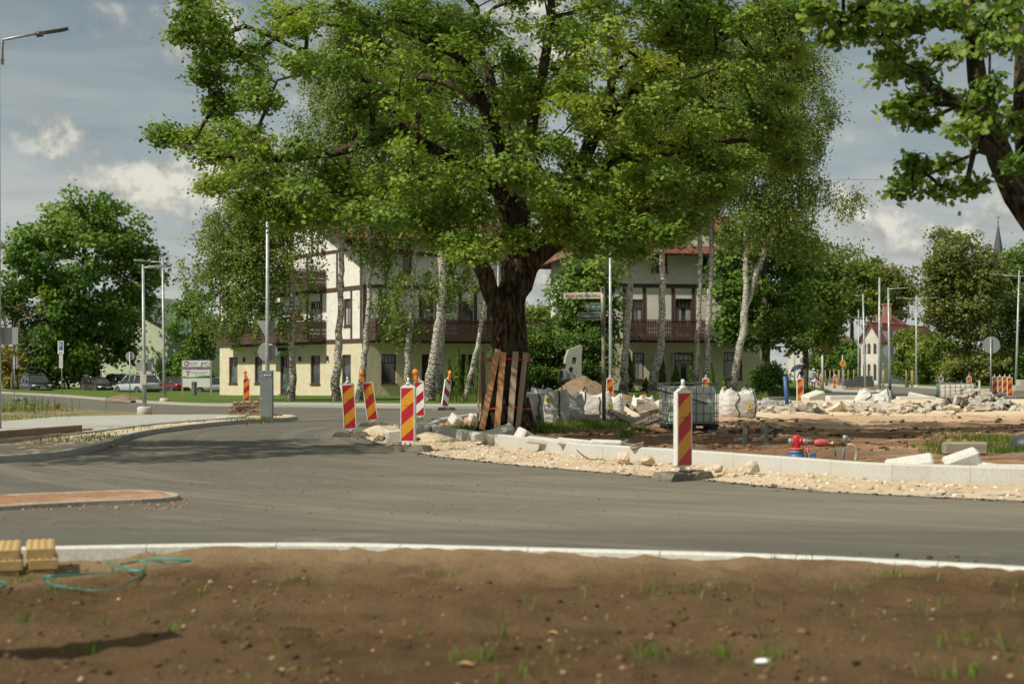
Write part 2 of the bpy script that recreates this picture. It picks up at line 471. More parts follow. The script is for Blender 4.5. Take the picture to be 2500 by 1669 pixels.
A_CONC2 = surf('grey_concrete', lambda g, pos: g.mix(g.ramp(g.noise(pos, 26, 6, 0.72), [(0.3, 0), (0.7, 1)]), (0.27, 0.265, 0.24), (0.44, 0.43, 0.39)), 0.9, 0.3, 0.006, 70, 5)

def sstep(a, b, x):
    t = min(max((x - a) / (b - a), 0), 1); return t * t * (3 - 2 * t)
def gp(lst, z=0.0): return [tuple(G(x, y, z)[:2]) for x, y in lst]

def sheet(name, poly, z, m, kind='structure'):
    mb = MB(); mb.face([(x, y, z) for x, y in poly])
    o = mb.build(name, m)
    if o.data.polygons[0].normal.z < 0: o.data.flip_normals()
    return tag(o, kind=kind)
sheet('ground', [(-1500, -60), (1500, -60), (1500, 2200), (-1500, 2200)], -0.12, A_LAWN)
sheet('road', [(-75, 3), (75, 3), (75, 110), (26, 110), (20, 82), (-14, 66), (-75, 66)], 0.0, A_ASPH)
sheet('side_street', [(-6, 60), (-12, 44), (-30, 58), (-75, 120), (-75, 200), (-38, 110)], -0.004, A_ASPH)
sheet('far_street', [(18, 80), (31, 128), (44, 250), (70, 480), (84, 480), (58, 255), (44, 128), (46, 95), (44, 80)], -0.008, A_ASPH)

# near verge: bare soil behind the low kerb
NEARK = spline(gp([(-500, 1352), (138, 1336), (745, 1328), (1277, 1339), (1916, 1357), (2500, 1386), (3100, 1430)], 0.12), 8)
kerb_row('near_kerb', [(x, y + 0.13) for x, y in NEARK][::-1], 0.13, -0.02, 0.12, mat('kerb_white', (0.62, 0.62, 0.58), 0.8, (0.5, 0.5, 0.46), 30, bump=0.003), 1.0)
def h_soil(x, y, u, v):
    z = 0.075 + 0.035 * fbm(x, y, 1.1, 5, 2) + 0.022 * sstep(0.8, 0.97, v) + 0.03 * fbm(x, y, 5.5, 4, 5) + 0.012 * fbm(x, y, 17, 3, 6)
    lowl = sstep(-2.35, -3.2, x) * sstep(8.8, 10.3, y)
    z = max(z - 0.09 * lowl, 0.014)
    return min(z, 0.112) if v > 0.97 else z
grid_strip('verge_soil', [(p[0] * 1.0, 1.0) for p in NEARK], [(x, y - 0.004) for x, y in NEARK], 200, 150, h_soil, A_SOIL)
def soil_z(x, y): return h_soil(x, y, 0, 0.5)

# left pavement with its sandy strip and kerb
LK = spline(gp([(-420, 1175), (-160, 1146), (0, 1130), (153, 1117), (268, 1091), (325, 1070), (421, 1053), (574, 1036), (700, 1029)]), 6)
tip = G(716, 1026); LK += [(tip.x, tip.y), (tip.x + 0.06, tip.y + 0.5)]
back = spline([(tip.x + 0.06, tip.y + 0.5), (tip.x - 0.5, tip.y + 2.0), (tip.x - 1.7, tip.y + 2.9)], 4)
kerb_row('left_kerb', LK, 0.15, -0.02, 0.12, A_CONC2, 1.0)
kerb_row('left_kerb_nose', back, 0.15, -0.02, 0.12, A_CONC, 0.8)
EDG = gp([(-420, 1118), (8, 1079), (230, 1053), (383, 1034), (566, 1020), (600, 1017)], 0.12)
def h_left(x, y, u, v): return 0.095 + 0.035 * fbm(x, y, 2.3, 4, 9) * (1 if 0.05 < v < 0.95 else 0)
grid_strip('verge_sand', offset(LK, 0.15), EDG + [(tip.x - 1.75, tip.y + 2.7), (tip.x - 0.75, tip.y + 2.0)], 90, 14, h_left, A_SAND)
kerb_row('pavement_edging', EDG, 0.07, 0.0, 0.135, A_CONC2, 1.0)
PB = gp([(-420, 1060), (0, 1028), (153, 1016), (344, 1012), (566, 1011), (604, 1012)], 0.12)
grid_strip('left_pavement', offset(EDG, 0.07), PB, 30, 8, lambda x, y, u, v: 0.12, A_PAVE)
RB = gp([(-420, 958), (0, 984), (76, 990), (237, 1001), (344, 1009), (566, 1010.5), (604, 1011.5)], 0.1)
def h_lot(x, y, u, v):
    return 0.10 + (0.05 + 0.06 * fbm(x, y, 0.9, 4, 4)) * sstep(0, 0.1, v) * sstep(1, 0.85, v) * sstep(0.95, 0.5, u)
grid_strip('bare_ground', PB, RB, 60, 30, h_lot, surf('dry_earth', lambda g, pos: g.mix(g.ramp(g.noise(pos, 0.9, 6, .65, .4), [(.4, 0), (.62, 1)]), g.mix(g.noise(pos, 7, 6, .7), (.20, .145, .085), (.36, .275, .18)), g.mix(g.noise(pos, 5, 6, .7), (.06, .10, .02), (.17, .18, .06))), .95, .2, .04, 12, 7))

# red splitter island in the left foreground
SPL = gp([(-260, 1250), (0, 1230), (191, 1219), (402, 1210)], 0.07) + gp([(440, 1202)], 0.07) + gp([(402, 1196), (344, 1192), (241, 1194), (0, 1203), (-260, 1214)], 0.07)
SPL = spline(SPL, 5)
kerb_row('splitter_kerb', SPL, 0.10, -0.01, 0.055, mat('kerb_dusty', (0.40, 0.36, 0.29), 0.9, (0.30, 0.26, 0.2), 20, bump=0.003), 0.9)
inn = offset(SPL, 0.095); half = len(inn) // 2
grid_strip('splitter_fill', inn[:half], inn[:half - 1:-1], 60, 10, lambda x, y, u, v: 0.050 + 0.02 * fbm(x, y, 4, 4, 3), A_RED)

# central island: tall unfilled kerb, sand apron, torn-up soil
ISLK = spline(gp([(1850, 984), (1508, 984), (1340, 997), (1168, 1008), (1115, 1014), (1075, 1020), (1050, 1029), (1046, 1034), (1064, 1039), (1160, 1054), (1250, 1064), (1403, 1081), (1541, 1090),
                  (1643, 1096), (1850, 1110), (2122, 1129), (2282, 1134), (2500, 1141), (2900, 1150)], 0.25), 6)
ki = min(range(len(ISLK)), key=lambda i: ISLK[i][0])
kerb_row('island_kerb', ISLK, 0.16, -0.03, 0.25, A_CONC, 1.0, bev=0.02, gap=0.004, jitter=0.003)
FR = ISLK[ki:]; BK = ISLK[:ki + 1][::-1]
RE = gp([(865, 1062), (883, 1066), (919, 1081), (992, 1100), (1064, 1113), (1250, 1134), (1403, 1147), (1587, 1163), (1735, 1173), (1850, 1185), (2023, 1201), (2279, 1213), (2500, 1223), (2900, 1250)])
AP = gp([(905, 1047), (950, 1041), (1000, 1037)]) + FR
def h_ap(x, y, u, v):
    heap = 0.006 + 0.06 * max(0, fbm(x, y, 0.6, 3, 1) + 0.15)
    return 0.006 + heap * sstep(0, 0.9, v) + (0.018 * fbm(x, y, 3.0, 4, 6) + 0.02 * fbm(x, y, 9, 4, 8)) * sstep(0, 0.12, v)
grid_strip('sand_apron', RE, AP, 260, 26, h_ap, A_SAND)
BACKL = BK[:-1] + gp([(1850, 982), (2050, 979), (2300, 975), (2900, 975)], 0.1)
def h_isl(x, y, u, v):
    e = sstep(0, 0.06, v) * sstep(1.0, 0.93, v)
    rid = noise.ridged_multi_fractal(Vector((x * 0.16, y * 0.42, 1.0)), 1.0, 2.0, 4, 0.9, 2.0) - 1.0
    z = 0.13 + e * (0.11 * rid + 0.05 * fbm(x, y, 0.5, 4, 3) + 0.045 * fbm(x, y, 3.2, 3, 7))
    z += 0.16 * e * math.exp(-((v - 0.80) / 0.08) ** 2) * sstep(4, 9, x)
    d0 = math.hypot(x + 0.15, y - 30.0)
    z += 0.06 * math.exp(-(d0 / 2.2) ** 2)
    return z
isl_o = grid_strip('island_ground', offset(FR, 0.16), BACKL, 260, 170, h_isl, A_ISL)

# far side: kerb, pavement, lawns
FK = spline(gp([(-500, 936), (0, 960), (250, 976), (373, 985), (520, 991), (800, 994), (1168, 997), (1508, 992), (1750, 982), (1850, 977), (1990, 972), (2110, 967), (2150, 961), (2105, 951), (2070, 946), (2010, 935)]), 5)
kerb_row('far_kerb', FK, 0.15, -0.02, 0.12, A_CONC2, 2.0)
n0 = 5 * 4
grid_strip('grass_verge', offset(FK[:n0 + 1], 0.15), offset(FK[:n0 + 1], 3.25), 40, 3, lambda x, y, u, v: 0.12 + 0.03 * v, A_LAWN)
grid_strip('far_pavement', offset(FK[n0:], 0.15), offset(FK[n0:], 3.25), 80, 2, lambda x, y, u, v: 0.12, A_PAVE)
def h_lawn(x, y, u, v):
    b = 0.24 * sstep(0.5, 6, x) * sstep(0.0, 0.05, v) - 0.5 * sstep(80, 116, y) * sstep(2, -9, x)
    return 0.12 + b + 0.03 * fbm(x, y, 0.3, 3, 2)
far_line = [(-150, 230), (-60, 230), (-40, 230), (-30, 230), (-20, 230), (-5, 230), (12, 230), (26, 230), (36, 230), (40, 215)]
grid_strip('lawn', offset(FK, 3.25), far_line, 120, 40, h_lawn, A_LAWN)
RK = spline(gp([(3000, 972), (2500, 957), (2292, 950), (2150, 941), (2060, 934), (2012, 929)]), 5)
kerb_row('east_kerb', RK[::-1], 0.15, -0.05, 0.12, A_CONC2, 2.0)
grid_strip('east_pavement', offset(RK, -0.15), offset(RK, -2.4), 30, 2, lambda x, y, u, v: 0.12, A_PAVE)
grid_strip('east_lawn', offset(RK, -2.4), [(140, 90), (150, 160), (150, 250), (130, 300), (110, 330)], 30, 20, lambda x, y, u, v: 0.11 + 0.05 * v, A_LAWN)
def lawn_z(x, y): return 0.12 + 0.24 * sstep(0.5, 6, x)

# ------------------------------------------------------------------ loose stuff: grass blades, gravel
def blades(name, pts, hmin, hmax, width, lean, m, curl=0.35):
    P = np.asarray(pts, float); n = len(P)
    h = rng.uniform(hmin, hmax, n); a = rng.uniform(0, 2 * pi, n); l = rng.uniform(0, lean, n) * h
    la = rng.uniform(0, 2 * pi, n)
    wv = np.stack([np.cos(a), np.sin(a), np.zeros(n)], 1) * (width * rng.uniform(0.6, 1.3, n))[:, None]
    ld = np.stack([np.cos(la), np.sin(la), np.zeros(n)], 1) * l[:, None]
    up = np.zeros((n, 3)); up[:, 2] = 1
    v = np.empty((n, 5, 3))
    v[:, 0] = P - wv; v[:, 1] = P + wv
    mid = P + ld * 0.35 + up * (h * 0.6)[:, None]
    v[:, 2] = mid + wv * 0.7; v[:, 3] = mid - wv * 0.7
    v[:, 4] = P + ld + up * h[:, None] * (1 - curl * rng.uniform(0, 1, n))[:, None]
    me = bpy.data.meshes.new(name)
    me.vertices.add(n * 5); me.vertices.foreach_set('co', v.reshape(-1))
    base = (np.arange(n) * 5)[:, None]
    lp = np.concatenate([base + np.array([[0, 1, 2, 3]]), base + np.array([[3, 2, 4]])], 1).reshape(-1)
    me.loops.add(n * 7); me.loops.foreach_set('vertex_index', lp)
    me.polygons.add(n * 2); st = np.stack([np.arange(n) * 7, np.arange(n) * 7 + 4], 1).reshape(-1)
    me.polygons.foreach_set('loop_start', st); me.materials.append(m)
    at = me.attributes.new('tint', 'FLOAT', 'FACE'); at.data.foreach_set('value', np.repeat(rng.uniform(0, 1, n), 2))
    me.update(calc_edges=True)
    o = bpy.data.objects.new(name, me); return link(o)
_ico = bmesh.new(); bmesh.ops.create_icosphere(_ico, subdivisions=1, radius=1.0)
ICO_V = np.array([v.co[:] for v in _ico.verts]); ICO_F = np.array([[v.index for v in f.verts] for f in _ico.faces]); _ico.free()
def stones(name, pts, smin, smax, m, flat=0.65, power=2.0):
    P = np.asarray(pts, float); n = len(P)
    s = smin + (smax - smin) * rng.uniform(0, 1, n) ** power
    V = ICO_V[None] * (1 + rng.uniform(-0.32, 0.32, (n, 12, 1)))
    V = V * (s[:, None] * rng.uniform(0.7, 1.3, (n, 3)) * np.array([1, 1, flat]))[:, None, :]
    a = rng.uniform(0, 2 * pi, n); c, si = np.cos(a)[:, None], np.sin(a)[:, None]
    V = np.stack([V[..., 0] * c - V[..., 1] * si, V[..., 0] * si + V[..., 1] * c, V[..., 2]], -1) + P[:, None, :]
    me = bpy.data.meshes.new(name); nf = len(ICO_F)
    me.vertices.add(n * 12); me.vertices.foreach_set('co', V.reshape(-1))
    lp = ((np.arange(n) * 12)[:, None, None] + ICO_F[None]).reshape(-1)
    me.loops.add(len(lp)); me.loops.foreach_set('vertex_index', lp)
    me.polygons.add(n * nf); me.polygons.foreach_set('loop_start', np.arange(n * nf) * 3); me.materials.append(m)
    at = me.attributes.new('tint', 'FLOAT', 'FACE'); at.data.foreach_set('value', np.repeat(rng.uniform(0, 1, n), nf))
    me.update(calc_edges=True)
    return link(bpy.data.objects.new(name, me))
def tint_mat(name, stops, rough=0.9, trans=0.0, spec=0.25, noise_mix=0.0, nscale=1.0, tcol=None):
    """colour picked by the per-piece 'tint' attribute; trans adds translucency for leaves"""
    m = bpy.data.materials.new(name); m.use_nodes = True
    g = NG(m.node_tree); g.n.clear()
    t = g.node('ShaderNodeAttribute', attribute_name='tint').outputs['Fac']
    if noise_mix:
        pos = g.node('ShaderNodeNewGeometry').outputs['Position']
        nz = g.math('MULTIPLY', g.math('SUBTRACT', g.noise(pos, nscale, 3, 0.5), 0.5), noise_mix)
        t = g.math('ADD', t, nz, clamp=True)
    c = g.ramp(t, stops)
    p = g.node('ShaderNodeBsdfPrincipled', ins={'Base Color': c})
    p.inputs['Roughness'].default_value = rough; p.inputs['Specular IOR Level'].default_value = spec
    out = p.outputs[0]
    if trans:
        tr = g.node('ShaderNodeBsdfTranslucent', ins={0: g.mix(1.0, c, tcol or (1.15, 1.3, 0.55), 'MULTIPLY')})
        mx = g.node('ShaderNodeMixShader', ins={0: trans, 1: out, 2: tr.outputs[0]}); out = mx.outputs[0]
    finish(name, g, out); MATS[name] = m
    return m
GRASS = tint_mat('grass_blades', [(0, (0.05, 0.10, 0.012)), (0.6, (0.11, 0.18, 0.022)), (0.9, (0.20, 0.23, 0.05)), (1, (0.36, 0.32, 0.14))], 0.7, 0.35)
STONE = tint_mat('gravel_stone', [(0, (0.30, 0.22, 0.14)), (0.5, (0.56, 0.44, 0.31)), (1, (0.72, 0.64, 0.52))], 0.95)
PEB = tint_mat('pebble', [(0, (0.09, 0.058, 0.03)), (0.55, (0.19, 0.125, 0.07)), (0.92, (0.36, 0.26, 0.15)), (1, (0.52, 0.44, 0.31))], 0.9)
GRIT = tint_mat('grit', [(0, (0.03, 0.027, 0.022)), (0.5, (0.12, 0.10, 0.075)), (1, (0.42, 0.34, 0.23))], 0.9)
TAR = tint_mat('tar_crumb', [(0, (0.018, 0.017, 0.016)), (0.8, (0.06, 0.055, 0.045)), (1, (0.35, 0.29, 0.2))], 0.9)

def in_strip(A, B, n, vfun, hf):
    out = []
    for _ in range(n):
        u = random.random(); v = vfun()
        fa = u * (len(A) - 1); i = min(int(fa), len(A) - 2); t = fa - i
        pa = Vector(A[i]).lerp(Vector(A[i + 1]), t)
        fb = u * (len(B) - 1); j = min(int(fb), len(B) - 2); s = fb - j
        pb = Vector(B[j]).lerp(Vector(B[j + 1]), s)
        p = pa.lerp(pb, v); out.append((p.x, p.y, hf(p.x, p.y, u, v)))
    return out
def eqlen(P, n):
    V2 = [Vector(p) for p in P]; L = [0]
    for a, b in zip(V2, V2[1:]): L.append(L[-1] + (b - a).length)
    out = []
    for i in range(n):
        t = L[-1] * i / (n - 1); k = 0
        while k < len(V2) - 2 and L[k + 1] < t: k += 1
        out.append(tuple(V2[k].lerp(V2[k + 1], (t - L[k]) / max(L[k + 1] - L[k], 1e-9))))
    return out
E1, E2 = eqlen(RE, 120), eqlen(AP, 120)
tag(stones('gravel', in_strip(E1, E2, 4200, lambda: random.random() ** 0.8, h_ap), 0.005, 0.045, STONE, power=4), 'pale crushed stone spilled in front of the granite kerb', 'gravel', kind='stuff')
tag(stones('crumbs', in_strip(offset(E1, -0.25), offset(E1, 0.03), 900, lambda: random.random() ** 0.4, lambda x, y, u, v: 0.004), 0.006, 0.028, TAR, power=3), 'black asphalt crumbs along the road edge', 'crumbs', kind='stuff')
rs = []
for _ in range(700):
    c = G(random.uniform(-60, 470), random.uniform(1212, 1244), 0); rs.append((c.x, c.y, 0.003))
tag(stones('red_grit', rs, 0.004, 0.022, tint_mat('red_crumb', [(0, (0.22, 0.10, 0.055)), (1, (0.50, 0.30, 0.19))], 0.95), power=3), 'reddish grit spilled along the splitter island', 'grit', kind='stuff')
spots = []
for _ in range(1100):
    x = random.uniform(-5.2, 2.0); y = random.gauss(17.5, 2.8); spots.append((x + 0.4 * (y - 18) * 0.2, y, 0.003))
tag(stones('road_grit', spots, 0.002, 0.011, GRIT, power=3), 'scattered grit on the asphalt', 'grit', kind='stuff')
pp = []
for _ in range(1900):
    y = 4.2 + 6.2 * random.random() ** 1.2; x = random.uniform(-0.42, 0.42) * y; pp.append((x, y, soil_z(x, y)))
sc_ = []
for _ in range(6500):
    y = 4.2 + 6.6 * random.random() ** 1.15; x = random.uniform(-0.42, 0.42) * y
    if noise.noise(Vector((x * 1.1, y * 1.6, 9))) < -0.08: continue
    sc_.append((x, y, soil_z(x, y)))
SCLOD = tint_mat('verge_clod', [(0, (0.042, 0.024, 0.010)), (0.5, (0.095, 0.057, 0.025)), (1, (0.17, 0.108, 0.052))], 0.95)
tag(stones('verge_clods', sc_, 0.003, 0.026, SCLOD, power=4), 'crumbled clods on the bare near soil', 'clods', kind='stuff')
tag(stones('pebbles', pp, 0.003, 0.020, PEB, power=3.5), 'small pebbles scattered over the bare brown soil', 'pebbles', kind='stuff')
gb = []
for _ in range(230):
    y = 4.6 + 5.8 * random.random(); x = random.uniform(-0.40, 0.40) * y
    if x < 0 and random.random() < 0.3: continue
    for _ in range(random.choice([2, 3, 4, 7])):
        xx = x + random.gauss(0, 0.03); yy = y + random.gauss(0, 0.03); gb.append((xx, yy, soil_z(xx, yy) - 0.005))
for (px, py, n, s) in [(2190, 1400, 110, 0.10), (2300, 1410, 25, .06), (2480, 1420, 60, 0.12), (1690, 1445, 40, 0.06), (2350, 1640, 50, .06), (1160, 1600, 60, .07), (1880, 1590, 40, 0.05), (1755, 1600, 50, 0.05), (2420, 1560, 60, 0.15),
                       (50, 1515, 30, .04), (190, 1440, 20, .03), (220, 1570, 20, .03), (350, 1345, 40, .08), (120, 1440, 30, .05), (1580, 1600, 50, .05), (420, 1530, 20, .04), (60, 1395, 50, .12)]:
    c = G(px, py, 0.1)
    for _ in range(n):
        x = c.x + random.gauss(0, s); y = c.y + random.gauss(0, s); gb.append((x, y, soil_z(x, y) - 0.01))
SPROUT = tint_mat('sprout', [(0, (0.06, 0.12, 0.015)), (0.6, (0.14, 0.22, 0.03)), (1, (0.26, 0.28, 0.09))], 0.7, 0.35)
tag(blades('sprouts', gb, 0.03, 0.12, 0.0035, 0.8, SPROUT), 'thin green shoots growing in the bare soil', 'grass', kind='stuff')
CLOD = tint_mat('soil_clod', [(0, (0.035, 0.020, 0.011)), (0.5, (0.10, 0.058, 0.030)), (0.85, (0.22, 0.13, 0.07)), (1, (0.40, 0.29, 0.18))], 0.95)
cl = []
for _ in range(5200):
    x = random.uniform(1.5, 15); y = random.gauss(30, 5.5)
    if y < 22.5 + max(0, 6 - x) * 0.7 or y > 47: continue
    if noise.noise(Vector((x * 0.3, y * 0.9, 4))) < -0.05: continue
    cl.append((x, y, h_isl(x, y, 0.5, 0.5)))
tag(stones('soil_clods', cl, 0.012, 0.085, CLOD, power=3.5), 'clods of dug brown soil on the island', 'clods', kind='stuff')
gi = []
def isl_z(x, y): return h_isl(x, y, 0.5, 0.5)
for (px, py, rx, ry_, n) in [(1110, 1047, 0.6, 0.5, 900), (1200, 1052, 0.5, 0.6, 600), (1350, 1046, 1.0, 1.3, 5200), (1410, 1040, 0.9, 1.5, 3000), (1310, 1058, 0.5, 0.6, 1500), (1470, 1040, 0.7, 1.2, 1500),
                             (1560, 1052, 0.25, 0.5, 500), (1530, 1062, 0.2, 0.4, 250), (2360, 1095, 0.7, 1.2, 1500), (2440, 1075, 0.8, 2.0, 2200), (2300, 1102, .25, .5, 300), (2490, 1100, .4, .6, 700), (1190, 1040, .5, 1.2, 900)]:
    c = G(px, py, 0.15)
    for _ in range(n):
        x = c.x + random.gauss(0, rx * 0.55); y = c.y + random.gauss(0, ry_ * 0.55)
        if y < 22 and x < 5: continue
        gi.append((x, y, isl_z(x, y) - 0.01))
tag(blades('grass', gi, 0.05, 0.22, 0.006, 0.7, GRASS), 'uncut green grass left standing around the oak on the island', 'grass', kind='stuff')
gl = []
for _ in range(900):
    t = random.random() ** 0.7; p = Vector(E1[0]); c = G(random.uniform(-40, 590), 1018, 0.1)
LKb, EDe = eqlen(offset(LK, 0.2), 60), eqlen(EDG, 60)
for (u0, n) in [(0.33, 40), (0.42, 90), (0.43, 60), (0.5, 30), (0.62, 40), (0.80, 20), (.36, 50)]:
    i = int(u0 * 59); v = random.uniform(0.2, 0.8); c = Vector(LKb[i]).lerp(Vector(EDe[i]), v)
    for _ in range(int(n * 1.6)):
        x = c.x + random.gauss(0, 0.35); y = c.y + random.gauss(0, 0.5); gl.append((x, y, 0.08))
for (px, py, r_, n) in [(60, 1016, 1.3, 220), (20, 1022, 0.8, 160), (150, 1012, 1.2, 50), (600, 1024, 0.5, 160), (645, 1023, .35, 140)]:
    c = G(px, py, 0.12)
    for _ in range(n): gl.append((c.x + random.gauss(0, r_ * .7), c.y + random.gauss(0, r_), 0.10))
tag(blades('verge_grass', gl, 0.03, 0.16, 0.008, 0.9, GRASS), 'patchy grass on the left verge', 'grass', kind='stuff')
wd = []
for (px, d_, r_, n) in [(30, 48, 1.0, 260), (70, 50, 0.7, 110), (100, 49, .5, 40), (10, 47, .6, 160)]:
    c = W(px, 1000, d_)
    for _ in range(n): wd.append((c.x + random.gauss(0, r_), c.y + random.gauss(0, r_), 0.1))
tag(blades('tall_weeds', wd, 0.15, 0.80, 0.008, 0.5, GRASS), 'tall green weeds beside the grey paver stack', 'weeds', kind='stuff')
wl = []
for i in range(2600):
    px = random.uniform(1200, 1880) if i % 3 else random.uniform(1060, 1240)
    d_ = random.uniform(63.5, 73); p = W(px, 950, d_); wl.append((p.x, p.y, 0.1))
for i in range(1800):
    px = random.uniform(1880, 1980); p = W(px, 950, random.uniform(80, 92)); wl.append((p.x, p.y, 0.12))
tag(blades('lawn_weeds', wl, 0.12, 0.6, 0.022, 0.5, GRASS), 'rough grass and weeds along the birch row', 'grass', kind='stuff')

# ------------------------------------------------------------------ trees
def mirror(h): return np.array(h + [(-x, y) for x, y in h[::-1] if x > 1e-6])
L_OAK = mirror([(0, 0), (.09, .16), (.26, .24), (.13, .38), (.35, .52), (.18, .64), (.30, .84), (.10, .86), (0, 1.0)])
L_MAPLE = mirror([(0, 0), (.22, -.02), (.18, .18), (.52, .30), (.30, .46), (.40, .72), (.16, .66), (0, 1.0)])
L_OVAL = mirror([(0, 0), (.24, .22), (.28, .55), (0, 1.0)])
L_BIRCH = mirror([(0, 0), (.36, .34), (0, 1.0)])
L_CLUMP = mirror([(0, 0), (.34, .10), (.22, .34), (.44, .62), (.16, .70), (0, 1.0)])
def leaves(name, C, size, Nrm, shape, m, parent, tint, jitter=0.6, droop=0.0):
    n = len(C); K = len(shape)
    up = Nrm + rng.normal(0, jitter, (n, 3))
    up /= np.linalg.norm(up, axis=1, keepdims=True) + 1e-9
    r = rng.normal(0, 1, (n, 3)); r[:, 2] -= droop
    y = r - up * np.sum(r * up, 1, keepdims=True); y /= np.linalg.norm(y, axis=1, keepdims=True) + 1e-9
    x = np.cross(y, up)
    s = size * rng.uniform(0.65, 1.25, n)
    sx = shape[:, 0][None, :, None]; sy = shape[:, 1][None, :, None] - 0.4
    cup = (np.abs(shape[:, 0]) * 0.35)[None, :, None]
    V = C[:, None, :] + s[:, None, None] * (sx * x[:, None, :] + sy * y[:, None, :] + cup * up[:, None, :])
    me = bpy.data.meshes.new(name)
    me.vertices.add(n * K); me.vertices.foreach_set('co', V.astype(np.float32).reshape(-1))
    me.loops.add(n * K); me.loops.foreach_set('vertex_index', np.arange(n * K, dtype=np.int32))
    me.polygons.add(n); me.polygons.foreach_set('loop_start', np.arange(n, dtype=np.int32) * K)
    me.materials.append(m)
    at = me.attributes.new('tint', 'FLOAT', 'FACE'); at.data.foreach_set('value', np.clip(tint, 0, 1).astype(np.float32))
    me.update(calc_edges=True)
    return link(bpy.data.objects.new(name, me), parent)

class Skel:
    def __init__(s):
        s.P = np.zeros((60000, 3)); s.n = 0; s.par = []; s.fix = []; s.w = []
    def node(s, p, par, r=0.0, w=0.0):
        s.P[s.n] = p; s.par.append(par); s.fix.append(r); s.w.append(w); s.n += 1; return s.n - 1
    def main(s, pts, rad, seg=0.35, wob=0.03):
        pts = [Vector(p) for p in pts]
        if s.n == 0: cur = s.node(pts[0], -1, rad[0])
        else:
            d = np.linalg.norm(s.P[:s.n] - np.array(pts[0]), axis=1); cur = int(np.argmin(d))
        sp = []
        for i in range(len(pts) - 1):
            p1, p2 = pts[i], pts[i + 1]; p0 = pts[i - 1] if i else p1 * 2 - p2; p3 = pts[i + 2] if i + 2 < len(pts) else p2 * 2 - p1
            k = max(1, int((p2 - p1).length / seg))
            for q in range(1, k + 1):
                t = q / k
                sp.append((0.5 * ((2 * p1) + (p2 - p0) * t + (2 * p0 - 5 * p1 + 4 * p2 - p3) * t * t + (3 * p1 - p0 - 3 * p2 + p3) * t ** 3), rad[i] + (rad[i + 1] - rad[i]) * t))
        for p, r in sp:
            cur = s.node(p + Vector((random.gauss(0, wob), random.gauss(0, wob), random.gauss(0, wob))) * min(1, r * 4 + .3), cur, r)
    def grow(s, T, seg=0.4, wob=0.06, sag=0.12, minz=None):
        T = np.asarray(T)
        d0 = np.array([np.min(np.linalg.norm(s.P[:s.n] - t, axis=1)) for t in T])
        for i in np.argsort(d0):
            t = T[i]; dv = s.P[:s.n] - t
            c = np.linalg.norm(dv, axis=1) + 0.5 * np.maximum(dv[:, 2], 0)       # rather from below
            k = int(np.argmin(c)); a = Vector(s.P[k]); b = Vector(t); L = (b - a).length
            m = max(1, int(L / seg)); cur = k
            sd = Vector((random.gauss(0, 1), random.gauss(0, 1), random.gauss(0, .6))) * L * wob
            for q in range(1, m + 1):
                f = q / m
                p = a.lerp(b, f) + (sd + Vector((0, 0, L * sag))) * sin(pi * f) + Vector((random.gauss(0, .02), random.gauss(0, .02), random.gauss(0, .02)))
                cur = s.node(p, cur)
            s.w[cur] += 1
    def mesh(s, mb, rtip=0.008, pw=0.5, rmin=0.0, rough=0.0):
        n = s.n; w = np.array(s.w)
        for i in range(n - 1, 0, -1): w[s.par[i]] += w[i]
        r = np.maximum(np.array(s.fix), rtip * np.maximum(w, 1) ** pw)
        for i in range(1, n): r[i] = min(r[i], r[s.par[i]])
        ch = [[] for _ in range(n)]
        for i in range(1, n): ch[s.par[i]].append(i)
        st = [(0, None)]
        while st:
            i, pr = st.pop(); pts = []; rr = []
            if pr is not None: pts.append(Vector(s.P[pr])); rr.append(min(r[i] * 1.05, r[pr]))
            while True:
                pts.append(Vector(s.P[i])); rr.append(r[i])
                if not ch[i]: break
                o = sorted(ch[i], key=lambda k: -(r[k] + 1e-6 * w[k]))
                for k in o[1:]: st.append((k, i))
                i = o[0]
            if max(rr) < rmin or len(pts) < 2: continue
            R0 = max(rr); k = 14 if R0 > .2 else 8 if R0 > .06 else 5 if R0 > 0.02 else 3
            o = len(mb.v); mb.tube(pts, rr, k, 0, cap=False)
            if rough and R0 > 0.1:
                for q in range(o, len(mb.v)):
                    v = Vector(mb.v[q]); ring = (q - o) // k; c = pts[ring]; dr = v - c
                    f = 1 + rough * noise.fractal(Vector((v.x * 3, v.y * 3, v.z * 1.1)), 1, 2, 4)
                    mb.v[q] = tuple(c + dr * f)
        return mb

def blobs(center, radii, nb, rb, rbj=0.3, shell=(0.45, 1.0), zmin=-1.0):
    out = []
    while len(out) < nb:
        v = Vector((random.gauss(0, 1), random.gauss(0, 1), random.gauss(0, 1))).normalized()
        if v.z < zmin: continue
        k = random.uniform(*shell) ** 0.6
        out.append((Vector(center) + Vector((v.x * radii[0], v.y * radii[1], v.z * radii[2])) * k, rb * random.uniform(1 - rbj, 1 + rbj), random.gauss(0.5, 0.13)))
    return out
def fill(bl, per, nl, ls, flat=0.65):
    """cluster points inside blobs and leaf data around each cluster point"""
    T = []; C = []; N = []; TI = []
    for (c, r, ti) in bl:
        for _ in range(per):
            v = Vector((random.gauss(0, 1), random.gauss(0, 1), random.gauss(0, 1))).normalized() * (random.random() ** 0.4) * r
            v.z *= flat; t = c + v; T.append(t)
            n = max(3, int(nl * random.uniform(0.6, 1.4)))
            off = rng.normal(0, 1, (n, 3)) * np.array([1, 1, 0.62]) * ls
            C.append(np.array(t) + off)
            o = np.array((t - c).normalized() if v.length > 1e-6 else (0, 0, 1))
            N.append(np.tile(o * 0.55 + np.array([0, 0, 0.75]), (n, 1)))
            TI.append(np.full(n, ti + random.gauss(0, 0.07)) + rng.normal(0, 0.13, n))
    return T, np.concatenate(C), np.concatenate(N), np.concatenate(TI)

